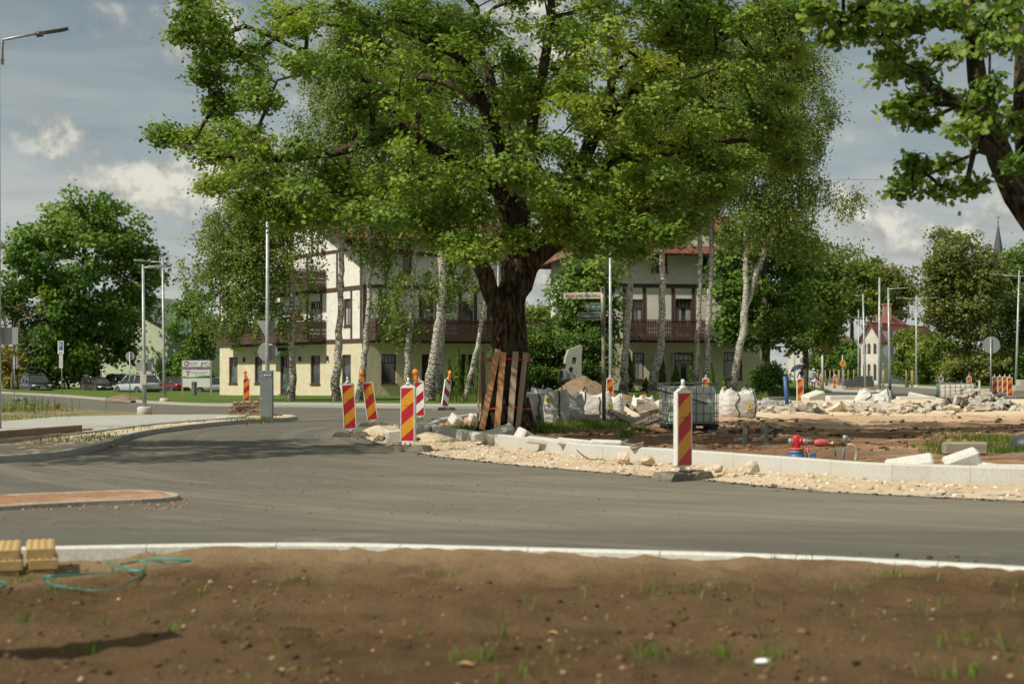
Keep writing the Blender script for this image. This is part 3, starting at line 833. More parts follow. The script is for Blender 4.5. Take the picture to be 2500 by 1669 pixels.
def leafm(name, dark, mid, light, hi, trans=0.38, nm=0.5, ns=0.5):
    return tint_mat(name, [(0, dark), (0.42, mid), (0.75, light), (1, hi)], 0.55, trans, 0.35, nm, ns)
M_OAKL = leafm('oak_leaf', (0.050, 0.110, 0.017), (0.140, 0.225, 0.034), (0.265, 0.345, 0.055), (0.42, 0.42, 0.060), 0.38)
M_BIRL = leafm('birch_leaf', (0.085, 0.135, 0.030), (0.155, 0.220, 0.050), (0.245, 0.305, 0.075), (0.34, 0.35, 0.09), 0.36)
M_MAPL = leafm('maple_leaf', (0.040, 0.098, 0.018), (0.095, 0.185, 0.032), (0.19, 0.295, 0.054), (0.28, 0.34, 0.065), 0.34)
M_LIML = leafm('lime_leaf', (0.06, 0.115, 0.018), (0.13, 0.20, 0.032), (0.22, 0.275, 0.046), (0.33, 0.32, 0.06), 0.38)
M_OLIVE = leafm('olive_leaf', (0.070, 0.095, 0.022), (0.135, 0.160, 0.042), (0.215, 0.228, 0.062), (0.31, 0.285, 0.085), 0.36)
M_THUJA = leafm('thuja_leaf', (0.045, 0.095, 0.016), (0.085, 0.155, 0.024), (0.14, 0.215, 0.034), (0.21, 0.27, 0.05), 0.32)
M_YEL = leafm('yellow_leaf', (0.12, 0.11, 0.015), (0.24, 0.20, 0.02), (0.38, 0.29, 0.03), (0.5, 0.38, 0.05), 0.3)
M_BARK = mat('oak_bark', (0.016, 0.011, 0.007), 0.95, (0.150, 0.108, 0.070), 7, 8, bump=0.09, bscale=11, stretch=(2.2, 2.2, 0.5), lo=.42, hi=.68, spec=0.15, third=(0.065, 0.060, 0.034), tscale=1.1)
M_TWIG = mat('grey_bark', (0.06, 0.052, 0.042), 0.95, (0.15, 0.135, 0.11), 10, 5, bump=0.02, stretch=(1, 1, .4), spec=0.15)
def birch_bark():
    m = bpy.data.materials.new('birch_bark'); m.use_nodes = True
    g = NG(m.node_tree); g.n.clear()
    pos = g.node('ShaderNodeTexCoord').outputs['Object']
    base = g.mix(g.ramp(g.noise(g.mapping(pos, (3, 3, 6)), 1.6, 5, 0.6), [(0.3, 0), (0.7, 1)]), (0.60, 0.57, 0.50), (0.36, 0.335, 0.285))
    z = g.node('ShaderNodeSeparateXYZ', ins={0: pos}).outputs[2]
    low = g.ramp(g.math('ADD', g.math('DIVIDE', z, 9.0), g.math('MULTIPLY', g.noise(pos, 1.5, 3), 0.16)), [(0.10, 0.085), (0.28, 0.012), (0.6, -0.03 + 0.03)])
    blk = g.noise(g.mapping(pos, (2.4, 2.4, 7.5)), 2.6, 6, 0.68, 0.6)
    c = g.mix(g.ramp(g.math('ADD', blk, low), [(0.505, 0), (0.56, 1)]), base, (0.065, 0.055, 0.045))
    fl = g.noise(g.mapping(pos, (1.2, 1.2, 20)), 4.0, 3, 0.6)
    c = g.mix(g.ramp(fl, [(0.60, 0), (0.68, 0.7)]), c, (0.14, 0.12, 0.10))
    p = g.node('ShaderNodeBsdfPrincipled', ins={'Base Color': c}); p.inputs['Roughness'].default_value = 0.8; p.inputs['Specular IOR Level'].default_value = 0.2
    b = g.node('ShaderNodeBump', ins={'Height': blk}); b.inputs['Distance'].default_value = 0.02
    g.l.new(b.outputs[0], p.inputs['Normal']); finish('birch_bark', g, p.outputs[0]); return m
M_BIRB = birch_bark()

def shift(pts, b): return [Vector(p) - Vector(b) for p in pts]
def tree(name, label, base, mains, bl, per, nl, ls, lsize, shape, ml, mb_=None, group=None, rtip=0.010, flat=0.65, jitter=0.6, droop=0.0, rmin=0.0, rough=0.0, cat='tree', wob=0.06, seg=0.5):
    base = Vector(base); root = empty(name, base, 0, label, cat, group)
    sk = Skel()
    for pts, rad in mains: sk.main(shift(pts, base), rad)
    T, C, N, TI = fill([(Vector(c) - base, r, t) for c, r, t in bl], per, nl, ls, flat)
    sk.grow(T, seg=seg, wob=wob)
    sk.mesh(MB(), rtip, rmin=rmin, rough=rough).build('trunk', mb_ or M_TWIG, root, recalc=False)
    leaves('crown', C, lsize, N, shape, ml, root, TI, jitter, droop)
    return root

# ---- the big oak on the island (pads read off the crown: x, y, radius in the overview's pixels)
K = 1.0643
OD = 30.0
PADS = """450 20 55;520 50 70;425 78 38;480 110 60;560 120 80;640 60 80;470 180 45;560 200 60;510 240 42;620 220 60;720 60 80;800 30 70;690 150 60;780 150 75;860 80 80;930 40 70
375 312 34;425 322 45;480 350 55;540 305 60;600 330 70;560 400 70;505 425 42;640 400 70;620 470 50;690 340 55;760 390 65;700 440 55;565 470 42;850 230 75;900 150 80;960 240 80;870 320 75;950 340 80;1010 290 70
800 440 50;880 430 70;960 430 80;1040 400 80;1000 500 55;1060 470 70;1080 552 40;1130 572 26;940 480 45;650 500 40;720 476 38;780 462 42;840 484 40;900 492 42;960 512 42;1010 545 38;1050 560 34;740 500 26;690 500 30;1090 490 40;1040 130 80;1120 70 80;1130 200 90;1110 300 90;1160 380 70;1180 250 70;1180 130 55;1000 60 60;1075 585 26;1195 548 30
1300 190 60;1340 130 80;1420 80 90;1330 240 70;1400 200 90;1380 300 55;1450 280 80;1480 150 80;1540 90 80;1500 230 80;1560 200 70;1620 120 70;1640 40 60;1700 60 60;1760 40 50;1600 290 70;1540 330 70;1620 350 60;1680 290 55;1735 265 50;1700 180 50;1790 215 36;1760 330 45;1700 375 36;1800 300 34;1812 368 30;1740 140 36
1250 330 60;1320 380 70;1380 420 60;1420 480 60;1340 480 60;1300 540 50;1400 545 42;1455 520 46;1520 480 55;1560 420 55;1500 400 60;1580 510 40;1290 430 55;1350 430 55;1460 440 55;1510 540 40;1270 520 45;1380 500 50;1640 380 45;1300 480 50;1440 560 36;1530 430 50;1460 400 55;1540 545 32;1620 440 42;1250 470 50;1330 560 30;1820 120 30;1835 30 40;1230 420 50;1480 330 60;1420 370 60;1660 420 36;1290 80 60;1380 20 70;1500 20 70;1580 20 60;1240 200 50"""
def px_pads(txt, k, dc, depth, xc, rx, n_in=2, front=0.75, tint=0.5):
    out = []; pxm = F / dc
    for line in txt.split('\n'):
        for e in line.split(';'):
            x, y, r = [float(q) * k for q in e.split()]
            q = sqrt(max(0.05, 1 - min(1, abs(x - xc) / rx) ** 2)) * depth
            for i in range(n_in):
                s = -random.uniform(0.25, 1.0) if i == 0 else random.uniform(-0.4, 1.0)
                d = dc + s * q
                jx, jy = (0, 0) if i == 0 else (random.gauss(0, r * .25), random.gauss(0, r * .25))
                out.append((W(x + jx, y + jy, d), r / pxm * (.86 if i == 0 else 0.8), tint + random.gauss(0, 0.09)))
    return out
def opts(lst, dz): return [W(x * K, y * K, OD + z) for (x, y), z in zip(lst, dz)]
obase = W(1163 * K, 1000 * K, OD); obase.z = 0.14
bl = px_pads(PADS, K, OD, 5.0, 1130 * K, 790 * K)
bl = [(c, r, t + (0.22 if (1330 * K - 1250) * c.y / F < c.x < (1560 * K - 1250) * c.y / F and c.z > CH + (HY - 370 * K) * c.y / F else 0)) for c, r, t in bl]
for _ in range(70):                                   # the crown goes on above the frame
    a = random.uniform(0, 2 * pi); q = sqrt(random.random()) * 6.0; z = random.uniform(9.6, 13.2)
    q *= sqrt(max(0.1, 1 - ((z - 8.5) / 5.6) ** 2))
    bl.append((Vector((obase.x - 0.3 + q * cos(a) * 1.05, OD + q * sin(a) * 0.85, z)), random.uniform(0.6, 0.95), 0.5 + random.gauss(0, .1)))
mains = [(opts([(1163, 1000), (1163, 930), (1166, 850), (1170, 770), (1172, 700), (1176, 640), (1182, 560), (1186, 490), (1176, 410), (1160, 330), (1140, 240), (1110, 130), (1090, 20)], [0, 0, 0, 0, 0, 0, .1, .2, .5, .8, 1.2, 1.5, 1.8]),
          [.48, .425, .385, .39, .345, .30, .29, .26, .22, .18, .15, .11, .08]),
         (opts([(1162, 760), (1140, 700), (1112, 630), (1078, 570), (1020, 530), (960, 490), (880, 478), (800, 488), (700, 478), (620, 486)], [-.12, -.2, -.4, -.7, -1.0, -1.3, -1.5, -1.6, -1.5, -1.3]), [.20, .195, .18, .155, .13, .11, .085, .065, .05, .035]),
         (opts([(1184, 700), (1212, 620), (1262, 540), (1296, 450), (1336, 370), (1372, 290), (1400, 200), (1420, 80)], [0.05, .1, .1, -.1, -.5, -.8, -1.0, -1.2]), [.20, .20, .19, .17, .15, .13, .10, .07]),
         (opts([(1180, 530), (1140, 440), (1060, 390), (985, 335), (925, 292), (860, 322), (770, 350), (640, 365), (520, 360), (420, 335)], [.1, -.5, -1.2, -1.8, -2.2, -2.2, -2.0, -1.8, -1.5, -1.2]), [.20, .17, .145, .12, .10, .08, .06, .05, .035, .02]),
         (opts([(1170, 400), (1125, 280), (1088, 190), (1058, 140), (980, 90), (860, 40), (720, 10)], [.4, -.6, -1.2, -1.6, -1.8, -1.6, -1.2]), [.18, .15, .12, .10, .08, .06, .04]),
         (opts([(1300, 450), (1380, 415), (1460, 335), (1530, 350), (1610, 338), (1700, 320), (1790, 340)], [-.1, -.5, -1.0, -1.2, -1.2, -1.0, -.6]), [.13, .10, .085, .07, .055, .04, .025]),
         (opts([(1215, 610), (1290, 560), (1360, 520), (1450, 490), (1560, 470)], [.1, .8, 1.4, 1.9, 2.2]), [.13, .10, .08, .06, .035]),
         (opts([(1176, 420), (1215, 300), (1245, 160), (1262, 40), (1270, -90)], [.4, 0, -.3, -.5, -.6]), [.16, .13, .11, .09, .06]),
         (opts([(1130, 260), (1000, 180), (860, 190), (700, 120), (560, 60)], [1.2, 1.8, 2.2, 2.0, 1.6]), [.11, .09, .07, .05, .03]),
         (opts([(1372, 290), (1480, 190), (1600, 120), (1720, 60), (1830, 40)], [-.8, -.6, -.3, .2, .6]), [.10, .08, .06, .04, .025])]
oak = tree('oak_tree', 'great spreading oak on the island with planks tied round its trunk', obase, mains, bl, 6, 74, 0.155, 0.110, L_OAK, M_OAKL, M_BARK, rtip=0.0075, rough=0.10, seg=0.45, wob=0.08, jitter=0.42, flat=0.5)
fl = MB()
for i in range(6):                                    # root flare
    a = i * pi / 3 + 0.3
    fl.tube([(cos(a) * .30, sin(a) * .30, .75), (cos(a) * .44, sin(a) * .44, .25), (cos(a) * .66, sin(a) * .66, -.05)], [.18, .17, .10], 8)
fl.build('root', M_BARK, oak)

# ---- oak leaning in from the right, nearer the camera
RD = 15.5
def rp(lst, dz): return [W(x * K, y * K, RD + z) for (x, y), z in zip(lst, dz)]
rb = W(2760, 1200, RD); rb.z = 0.0
rmains = [([rb] + rp([(2600, 900), (2490, 700), (2385, 520)], [0, 0, 0]) + rp([(2345, 440), (2300, 370), (2272, 290), (2248, 180), (2225, 60), (2210, -60)], [0, -.1, -.2, -.3, -.4, -.5]), [.40, .33, .27, .20, .165, .145, .12, .10, .09, .07]),
          (rp([(2375, 490), (2368, 360), (2360, 240), (2350, 120), (2320, 30), (2300, -80)], [0, .2, .3, .5, .6, .8]), [.17, .15, .13, .11, .10, .08]),
          (rp([(2300, 390), (2245, 320), (2200, 240), (2120, 190)], [-.1, -.4, -.7, -.9]), [.085, .07, .05, .03]),
          (rp([(2205, 70), (2120, 50), (2050, 10), (1960, -10), (1890, -30)], [-.4, -.6, -.8, -.9, -.8]), [.09, .075, .06, .045, .03]),
          (rp([(2330, 300), (2400, 250), (2480, 160)], [.3, .6, .8]), [.10, .08, .06])]
RP = """1880 20 34;1930 40 40;1985 30 42;2040 70 44;2010 20 40;2090 40 48;2140 90 50;2180 30 50;2060 130 34;2120 160 46;2190 120 50;2160 200 44;2200 220 48;2110 230 24;2065 245 26;2220 290 40;2200 330 34;2170 370 26;2150 400 20;2240 170 44;2250 240 40;2290 200 40;2300 110 46;2320 40 50;2255 60 50;2260 400 24;2230 430 22;2325 290 28;2330 380 24;2130 100 40;2030 30 40;2330 170 36;2265 340 26;1905 85 16;1960 80 22;2310 0 50;2200 -30 60;2080 -40 60;1960 -40 50;2380 100 60;2400 -20 70;2440 200 60;2300 -90 70;2150 -110 60"""
rbl = [(c + Vector((0, 1.3, 0)) * (1 if (c.x / c.y) > .29 and random.random() < .5 else 0), r * .86, t - .12) for c, r, t in px_pads(RP, K, RD, 1.8, 2300 * K, 900 * K, 1, tint=0.55)]  # leaf tint lowered to paint in the backlit darkness of this crown
tree('oak_tree', 'dark oak leaning in from the right edge, nearer the road than any other tree', rb, rmains, rbl, 6, 26, 0.085, 0.10, L_OAK, M_OAKL, M_BARK, rtip=0.006, rough=0.08, seg=0.3, droop=0.6)

# ---- shade tree beyond the left edge, whose crown shades the roundabout lane
sb = Vector((-13.2, 22.6, 0.1))
sbl = blobs(sb + Vector((0, 0, 8.2)), (3.3, 3.6, 3.0), 70, 1.0)
tree('lime_tree', 'lime tree just beyond the left edge shading the lane', sb, [([sb, sb + Vector((0, 0, 3)), sb + Vector((.2, .3, 7)), sb + Vector((0, 0, 10))], [.28, .22, .15, .06])], sbl, 4, 30, .25, .2, L_CLUMP, M_LIML, rmin=0.01)

# ---- birches in front of the half-timbered houses
def birch(label, path, d, r0, top, spread, seed, z0=None, fork=None, group='birches in front of the half-timbered houses', lean=0.0, lowz=4.5, dens=1.0, leftbias=0.0, extra=()):
    random.seed(seed)
    pts = [W(x, y, d) for x, y in path]
    base = pts[0].copy()
    if z0 is not None: base.z = z0; pts[0].z = z0
    last = pts[-1]; dirn = (pts[-1] - pts[-2]).normalized()
    n = 3
    for i in range(1, n + 1):
        q = last + (Vector((dirn.x * 0.6 + lean * .1, random.uniform(-.04, .04), 1))) * ((top - last.z) * i / n); pts.append(q)
    Ltot = pts[-1].z - pts[0].z
    rad = [max(0.03, r0 * (1.3 if i == 0 else 1.0) * (1 - 0.88 * ((p.z - pts[0].z) / Ltot) ** 1.1)) for i, p in enumerate(pts)]
    mains = [(pts, rad)]
    if fork:
        fp = [W(x, y, d + .2) for x, y in fork]
        fp.append(fp[-1] + Vector(((fp[-1] - fp[-2]).x * 1.2, .2, (top - fp[-1].z) * .7)))
        mains.append((fp, [r0 * .5, r0 * .4, r0 * .3] + [r0 * .15] * (len(fp) - 3)))
    root = empty('birch_tree', base, 0, label, 'tree', group)
    sk = Skel()
    for p, r in mains: sk.main(shift(p, base), r)
    T = []; C = []; N = []; TI = []
    TT = []; nt = int(170 * dens)
    for _ in range(nt):
        h = random.random() ** 0.75
        z = lowz + (top - lowz) * h
        k = min(range(len(pts)), key=lambda i: abs(pts[i].z - z)); ax = pts[k]
        prof = spread * (sin(pi * (0.12 + 0.86 * h)) ** 0.7)
        a = random.uniform(0, 2 * pi); q = sqrt(random.random()) * prof
        t = Vector((ax.x + q * cos(a) + lean * h + leftbias * random.random() * (1.15 - h if leftbias < 0 else 1), ax.y + q * sin(a) * .8, z)) - base
        TT.append((t, a))
    for (ex, ey, er) in extra:
        for _ in range(5): TT.append((W(ex + random.gauss(0, er * .6), ey + random.gauss(0, er * .5), d + random.gauss(0, .5)) - base, random.uniform(0, 6.28)))
    for t, a in TT:
        T.append(t); ti = random.gauss(0.5, 0.12)
        for _s in range(random.choice([2, 3, 4, 5])):
            L = random.uniform(0.35, 1.25) * (1.5 if dens > 1.9 and lowz < 5 else 1); m = int(L * 30)
            f = rng.uniform(0, 1, m)
            sx, sy = random.gauss(0, .35), random.gauss(0, .35)
            c = np.zeros((m, 3))
            c[:, 0] = t.x + sx * (f ** .5) + rng.normal(0, .07, m); c[:, 1] = t.y + sy * (f ** .5) + rng.normal(0, .07, m)
            c[:, 2] = t.z - L * f + 0.25 * sin(pi * 0.5) * (1 - f) + rng.normal(0, .05, m)
            C.append(c); N.append(np.tile(np.array([0.3 * cos(a), 0.3 * sin(a), .35]), (m, 1))); TI.append(np.full(m, ti) + rng.normal(0, .14, m))
        m = random.randint(40, 80)
        C.append(np.array(t) + rng.normal(0, 1, (m, 3)) * np.array([.42, .42, .30])); N.append(np.tile(np.array([0.3 * cos(a), 0.3 * sin(a), .6]), (m, 1))); TI.append(np.full(m, ti) + rng.normal(0, .14, m))
    sk.grow(T, seg=0.6, wob=0.08, sag=0.05)
    sk.mesh(MB(), 0.008, rmin=0.012, rough=0.05).build('trunk', M_BIRB, root, recalc=False)
    leaves('crown', np.concatenate(C), 0.135, np.concatenate(N), L_BIRCH, M_BIRL, root, np.concatenate(TI), 0.7, 0.8)
    return root
DB, DR = 68.0, 75.0
birch('weeping birch with long hanging curtains of leaves at the left end of the row', [(709, 979), (713, 900), (714, 777), (712, 640), (712, 523)], DB, .19, 10.6, 2.6, 1, 0.1, lowz=3.4, dens=1.5, leftbias=-3.4, lean=-1.0, extra=[(x + random.gauss(0, 10), y, 22) for x, y in ((520, 540), (560, 520), (610, 530), (650, 540), (540, 600), (590, 590), (640, 600), (530, 660), (575, 660), (625, 670), (560, 720), (605, 735), (640, 740), (590, 790))])
birch('straight birch second from the left, beside the sunlit corner of the house', [(818, 979), (829, 777), (836, 595), (838, 504)], DB, .185, 18.5, 2.4, 2, .1, lowz=8.6, extra=((790, 560, 24), (830, 540, 24), (870, 560, 22), (760, 520, 24)))
birch('slim birch just left of the tilted beacon, third from the left', [(877, 977), (898, 777), (903, 595), (898, 520)], DB, .145, 18.0, 2.2, 3, .1, lowz=8.2, extra=((930, 545, 24), (970, 570, 22), (900, 600, 20), (1010, 530, 24), (950, 620, 18)))
birch('birch with a leafy low branch over the long dark balcony', [(990, 977), (1003, 777), (1014, 595), (1016, 540)], DB, .15, 18.5, 2.4, 4, .1, lowz=7.8, extra=((960, 800, 26), (1010, 805, 22), (985, 770, 24), (940, 740, 22), (1040, 700, 24), (985, 690, 20), (1075, 690, 20)))
birch('thick leaning birch, the front stem of the close pair', [(1046, 978), (1058, 880), (1066, 813), (1080, 704), (1077, 624), (1062, 545)], DB - .6, .24, 19.5, 2.4, 5, .1, lowz=9)
birch('rough grey birch, the rear stem of the close pair', [(1063, 978), (1074, 850), (1083, 741), (1094, 595), (1095, 520)], DB + .5, .21, 19, 2.2, 6, .1, lowz=9, extra=((1110, 640, 22), (1130, 680, 20), (1095, 720, 16)))
birch('thin birch leaning right behind the planked oak', [(1134, 974), (1160, 868), (1180, 766), (1195, 690), (1215, 600)], DB, .12, 16, 2.0, 7, .1, lowz=7.5)
birch('branching birch right of the lamp post, before the windows', [(1521, 958), (1527, 850), (1537, 730), (1544, 667), (1551, 590)], DR, .20, 17, 2.4, 8, .3, lowz=7.4, fork=[(1546, 660), (1500, 600), (1470, 520)])
birch('stout patchy birch before the entrance bay of the right house', [(1590, 960), (1600, 900), (1612, 853), (1617, 730), (1616, 618), (1610, 560)], DR, .225, 18, 2.4, 9, .3, lowz=9.5, dens=1.5)
birch('left and slimmer stem of the twin birches over the water tank', [(1699, 958), (1702, 860), (1705, 800), (1709, 625), (1707, 540)], DR, .14, 19, 2.3, 10, .3, lowz=9.5, dens=1.4)
birch('right and whiter stem of the twin birches over the water tank', [(1723, 958), (1728, 800), (1737, 625), (1733, 513), (1728, 440)], DR, .145, 21, 2.8, 11, .3, lowz=9.5, dens=1.6)
birch('leaning grey birch with a forked side stem at the right end of the row', [(1786, 960), (1800, 880), (1815, 800), (1821, 660), (1822, 555), (1835, 460)], DR - 1, .18, 21, 3.0, 12, .3, lowz=8.0, dens=2.6, leftbias=1.6, fork=[(1826, 745), (1847, 660), (1872, 573)], extra=[(x + random.gauss(0, 14), y + random.gauss(0, 14), 26) for x, y in ((1850, 130), (1890, 90), (1940, 110), (1870, 190), (1920, 180), (1970, 190), (1880, 260), (1940, 270), (1990, 290), (1870, 340), (1930, 350), (1990, 370), (2030, 440), (1900, 430), (1960, 450), (2040, 520), (1930, 520), (1990, 560), (2060, 580), (1860, 480), (1850, 560), (1990, 620), (1900, 590))])

# ---- other trees and hedges
def simple(name, label, px, d, z0, crown_px, ry_px, rz=None, nb=40, rb=1.2, per=4, nl=36, ls=0.32, lsz=0.26, shape=L_CLUMP, ml=None, r0=0.25, group=None, depth=1.0, mb_=None, cat='tree', seed=None, zmin=-0.9, trunk=True):
    """crown ellipse given in photo pixels: centre (x, y), half width, half height"""
    if seed is not None: random.seed(seed)
    cx, cy, rx = crown_px; s = d / F
    c = W(cx, cy, d); base = Vector(((px - 1250) * s, d, z0))
    bl = blobs(c, (rx * s, rx * s * depth, ry_px * s), nb, rb, zmin=zmin)
    mn = [([base, base.lerp(c, .5), c, c + Vector((.1, .1, ry_px * s * .7))], [r0 * 1.2, r0 * .9, r0 * .55, r0 * .2])]
    return tree(name, label, base, mn, bl, per, nl, ls, lsz, shape, ml, mb_, group, rmin=0.015, cat=cat)
simple('maple_tree', 'broad dark green maple over the parked cars on the left', 240, 142, -.5, (205, 690, 178), 222, nb=170, rb=1.7, per=5, nl=42, ls=.5, lsz=.40, shape=L_MAPLE, ml=M_MAPL, r0=.42, seed=21)
simple('bush', 'leafy lower growth under the dark maple, behind the parking sign', 170, 141, -.5, (150, 885, 95), 52, nb=40, rb=1.2, nl=40, ls=.45, lsz=.36, shape=L_MAPLE, ml=M_MAPL, r0=.1, seed=22, cat='shrub')
simple('willow_tree', 'dark narrow tree squeezed between the green roof and the house corner', 470, 135, -.5, (472, 800, 46), 115, nb=44, rb=1.3, ml=M_MAPL, seed=23)
simple('bush', 'yellow-green shrub at the far left edge behind the weeds', 25, 136, -.5, (18, 900, 42), 55, nb=20, rb=1.0, ml=M_YEL, seed=24, r0=.08, cat='shrub')
simple('bush', 'olive shrub with dead twigs at the left edge above the weeds', 45, 139, -.5, (30, 800, 64), 80, nb=30, rb=1.2, nl=16, ml=M_OLIVE, seed=25, r0=.12, cat='shrub')
for i, (px, cy, rx, ryy, lab) in enumerate([(330, 945, 60, 20, 'clipped hedge behind the parked cars, under the maple'), (450, 920, 60, 50, 'dark hedge behind the white notice board')]):
    simple('hedge', lab, px, 140, -.5, (px, cy, rx), ryy, nb=30, rb=1.0, ml=M_THUJA if i == 0 else M_MAPL, seed=26 + i, r0=.08, cat='hedge')
# dark bushy trees and thujas between the two houses
simple('maple_tree', 'dark leafy tree left of the lamp post, rising between the two houses', 1430, 84, .2, (1432, 755, 70), 135, nb=75, rb=1.0, per=4, nl=34, ls=.3, lsz=.22, shape=L_MAPLE, ml=M_MAPL, seed=31, r0=.16)
for i, (px, top, hw, lab, sd) in enumerate([(1300, 790, 46, 'bushy thuja beside the oak trunk, left part of the green wall', 32), (1352, 800, 44, 'thuja behind the man in the cap', 33), (1400, 830, 40, 'thuja behind the concrete sculpture', 34),
                                           (1448, 815, 42, 'thuja just right of the concrete sculpture', 35), (1255, 820, 40, 'thuja half hidden by the oak trunk', 36)]):
    simple('thuja_hedge', lab, px, 80 + (i % 2), .2, (px, (top + 962) / 2, hw), (962 - top) / 2 + 6, nb=46, rb=.62, per=4, nl=34, ls=.22, lsz=.17, shape=L_OVAL, ml=M_THUJA, seed=sd, r0=.08, group='thujas between the houses', cat='hedge')
def cone(label, px, d, z0, top, hw, seed, ml=M_THUJA):
    random.seed(seed); s = d / F; base = Vector(((px - 1250) * s, d, z0)); zt = CH + (HY - top) * s
    root = empty('thuja', base, 0, label, 'shrub', 'columnar thujas along the walls')
    H = zt - z0; n = int(900 * max(.5, H)); f = rng.uniform(0, 1, n) ** .8
    prof = hw * s * np.minimum(1, (f * 6 + .5)) * (1 - f ** 2.2) ; a = rng.uniform(0, 2 * pi, n); q = prof * np.sqrt(rng.uniform(.35, 1, n)) * (1 + .25 * np.sin(a * 3 + f * 20))
    C = np.stack([q * np.cos(a), q * np.sin(a), f * H], 1); N = np.stack([np.cos(a), np.sin(a), np.full(n, .25)], 1)
    MB().tube([(0, 0, -.05), (0, 0, H * .7)], [.04, .015], 5).build('trunk', M_TWIG, root)
    leaves('crown', C, .13, N, L_OVAL, ml, root, rng.normal(.55, .18, n), .5)
for a in [('short thuja between the birch pair and its neighbours', 1077, 79, .1, 905, 8, 41), ('thuja second from the left before the shaded wall', 1097, 79, .1, 875, 9, 42), ('tallest thuja before the shaded wall', 1119, 79, .1, 852, 11, 43),
          ('thuja between the tallest one and the leaning birch', 1141, 79, .1, 866, 9, 44), ('thuja right of the leaning birch', 1166, 79, .1, 880, 11, 45),
          ('dark thuja left of the first ground window of the right house', 1536, 86, .2, 860, 12, 46), ('low thuja under the second ground bay of the right house', 1577, 86, .2, 923, 10, 47), ('slim thuja just right of the stout patchy birch', 1617, 86, .2, 868, 9, 48),
          ('broad thuja before the middle ground window', 1650, 86, .2, 892, 12, 49), ('thuja left of the twin birches', 1688, 86, .2, 876, 8, 50), ('thuja right of the twin birches', 1737, 86, .2, 887, 8, 51), ('small thuja behind the big white bag', 1768, 86, .2, 921, 9, 52)]: cone(*a)
# trees right of the right-hand house
simple('maple_tree', 'tall leafy maple at the corner of the right house', 1872, 84, .25, (1868, 690, 112), 205, nb=130, rb=1.1, per=4, nl=36, ls=.34, lsz=.25, shape=L_MAPLE, ml=M_MAPL, r0=.22, seed=61)
simple('maple_tree', 'yellowish green maple hanging over the pavement by the pedestrians', 1965, 92, .2, (1972, 735, 84), 140, nb=85, rb=1.15, per=4, nl=36, ls=.34, lsz=.25, shape=L_MAPLE, ml=M_LIML, r0=.2, seed=62, zmin=-.95)
simple('bush', 'dark bush at the foot of the right house corner', 1880, 82, .25, (1882, 930, 36), 34, nb=22, rb=.5, nl=34, ls=.22, lsz=.18, ml=M_MAPL, seed=63, r0=.06, cat='shrub')
for a in [('tree with a rounded crown behind the red roofed white house', 2080, 260, (2080, 715, 75), 75, M_LIML, 64), ('dark olive tree over the chimneys of the white house', 2170, 270, (2168, 720, 48), 68, M_OLIVE, 65), ('dark tree left of the white house, behind the brown roof', 1985, 250, (1990, 740, 60), 90, M_MAPL, 66), ('low tree showing beyond the gap between the houses', 1330, 210, (1330, 800, 70), 38, M_LIML, 67)]:
    simple('lime_tree', a[0], a[1], a[2], 0, a[3], a[4], nb=46, rb=2.6, nl=40, ls=.75, lsz=.6, ml=a[5], seed=a[6], r0=.4, group='trees beyond the far street')
simple('lime_tree', 'tall olive-tinted lime in front of the church spire', 2370, 150, .1, (2350, 705, 90), 160, nb=110, rb=1.7, per=4, nl=54, ls=.5, lsz=.32, ml=M_OLIVE, r0=.5, seed=71)
simple('lime_tree', 'darker lime at the right edge behind the lamp post', 2490, 155, .1, (2500, 745, 75), 165, nb=80, rb=1.8, per=4, nl=50, ls=.5, lsz=.33, ml=M_MAPL, r0=.4, seed=72)
for i, a in enumerate([('olive undergrowth right of the white house', 2285, 165, (2290, 880, 62), 66, M_LIML), ('dense shrubs under the tall lime', 2380, 150, (2380, 895, 80), 50, M_OLIVE), ('shrubs at the right edge under the darker lime', 2480, 150, (2485, 900, 60), 50, M_MAPL),
                       ('bright green bush against the white house', 2220, 180, (2222, 865, 34), 62, M_LIML), ('small tree before the brown roofed house', 2050, 226, (2050, 872, 38), 50, M_THUJA), ('bush left of the small tree, beyond the stakes', 2010, 215, (2008, 895, 34), 34, M_THUJA), ('bush beside the lit gable of the white house', 2085, 222, (2084, 892, 14), 32, M_MAPL)]):
    simple('bush', a[0], a[1], a[2], .1, a[3], a[4], nb=40, rb=1.2, nl=36, ls=.42, lsz=.36, ml=a[5], seed=80 + i, r0=.12, cat='shrub')
random.seed(99)
# bare dead branches at the left edge
base = W(28, 955, 134); base.z = -.4
dt = empty('dead_tree', base, 0, 'bare twiggy dead tree at the left edge beside the dark car', 'tree')
sk = Skel(); sk.main([(0, 0, 0), (.1, 0, 1.4), (.3, 0, 3)], [.13, .10, .06])
sk.grow([Vector((random.uniform(-1.8, 3.4), random.uniform(-1, 1), random.uniform(1.8, 8.6))) for _ in range(90)], seg=.5, wob=.14)
sk.mesh(MB(), .014).build('trunk', mat('dead_wood', (.16, .12, .085), .95, (.24, .19, .14), 10), dt, recalc=False)

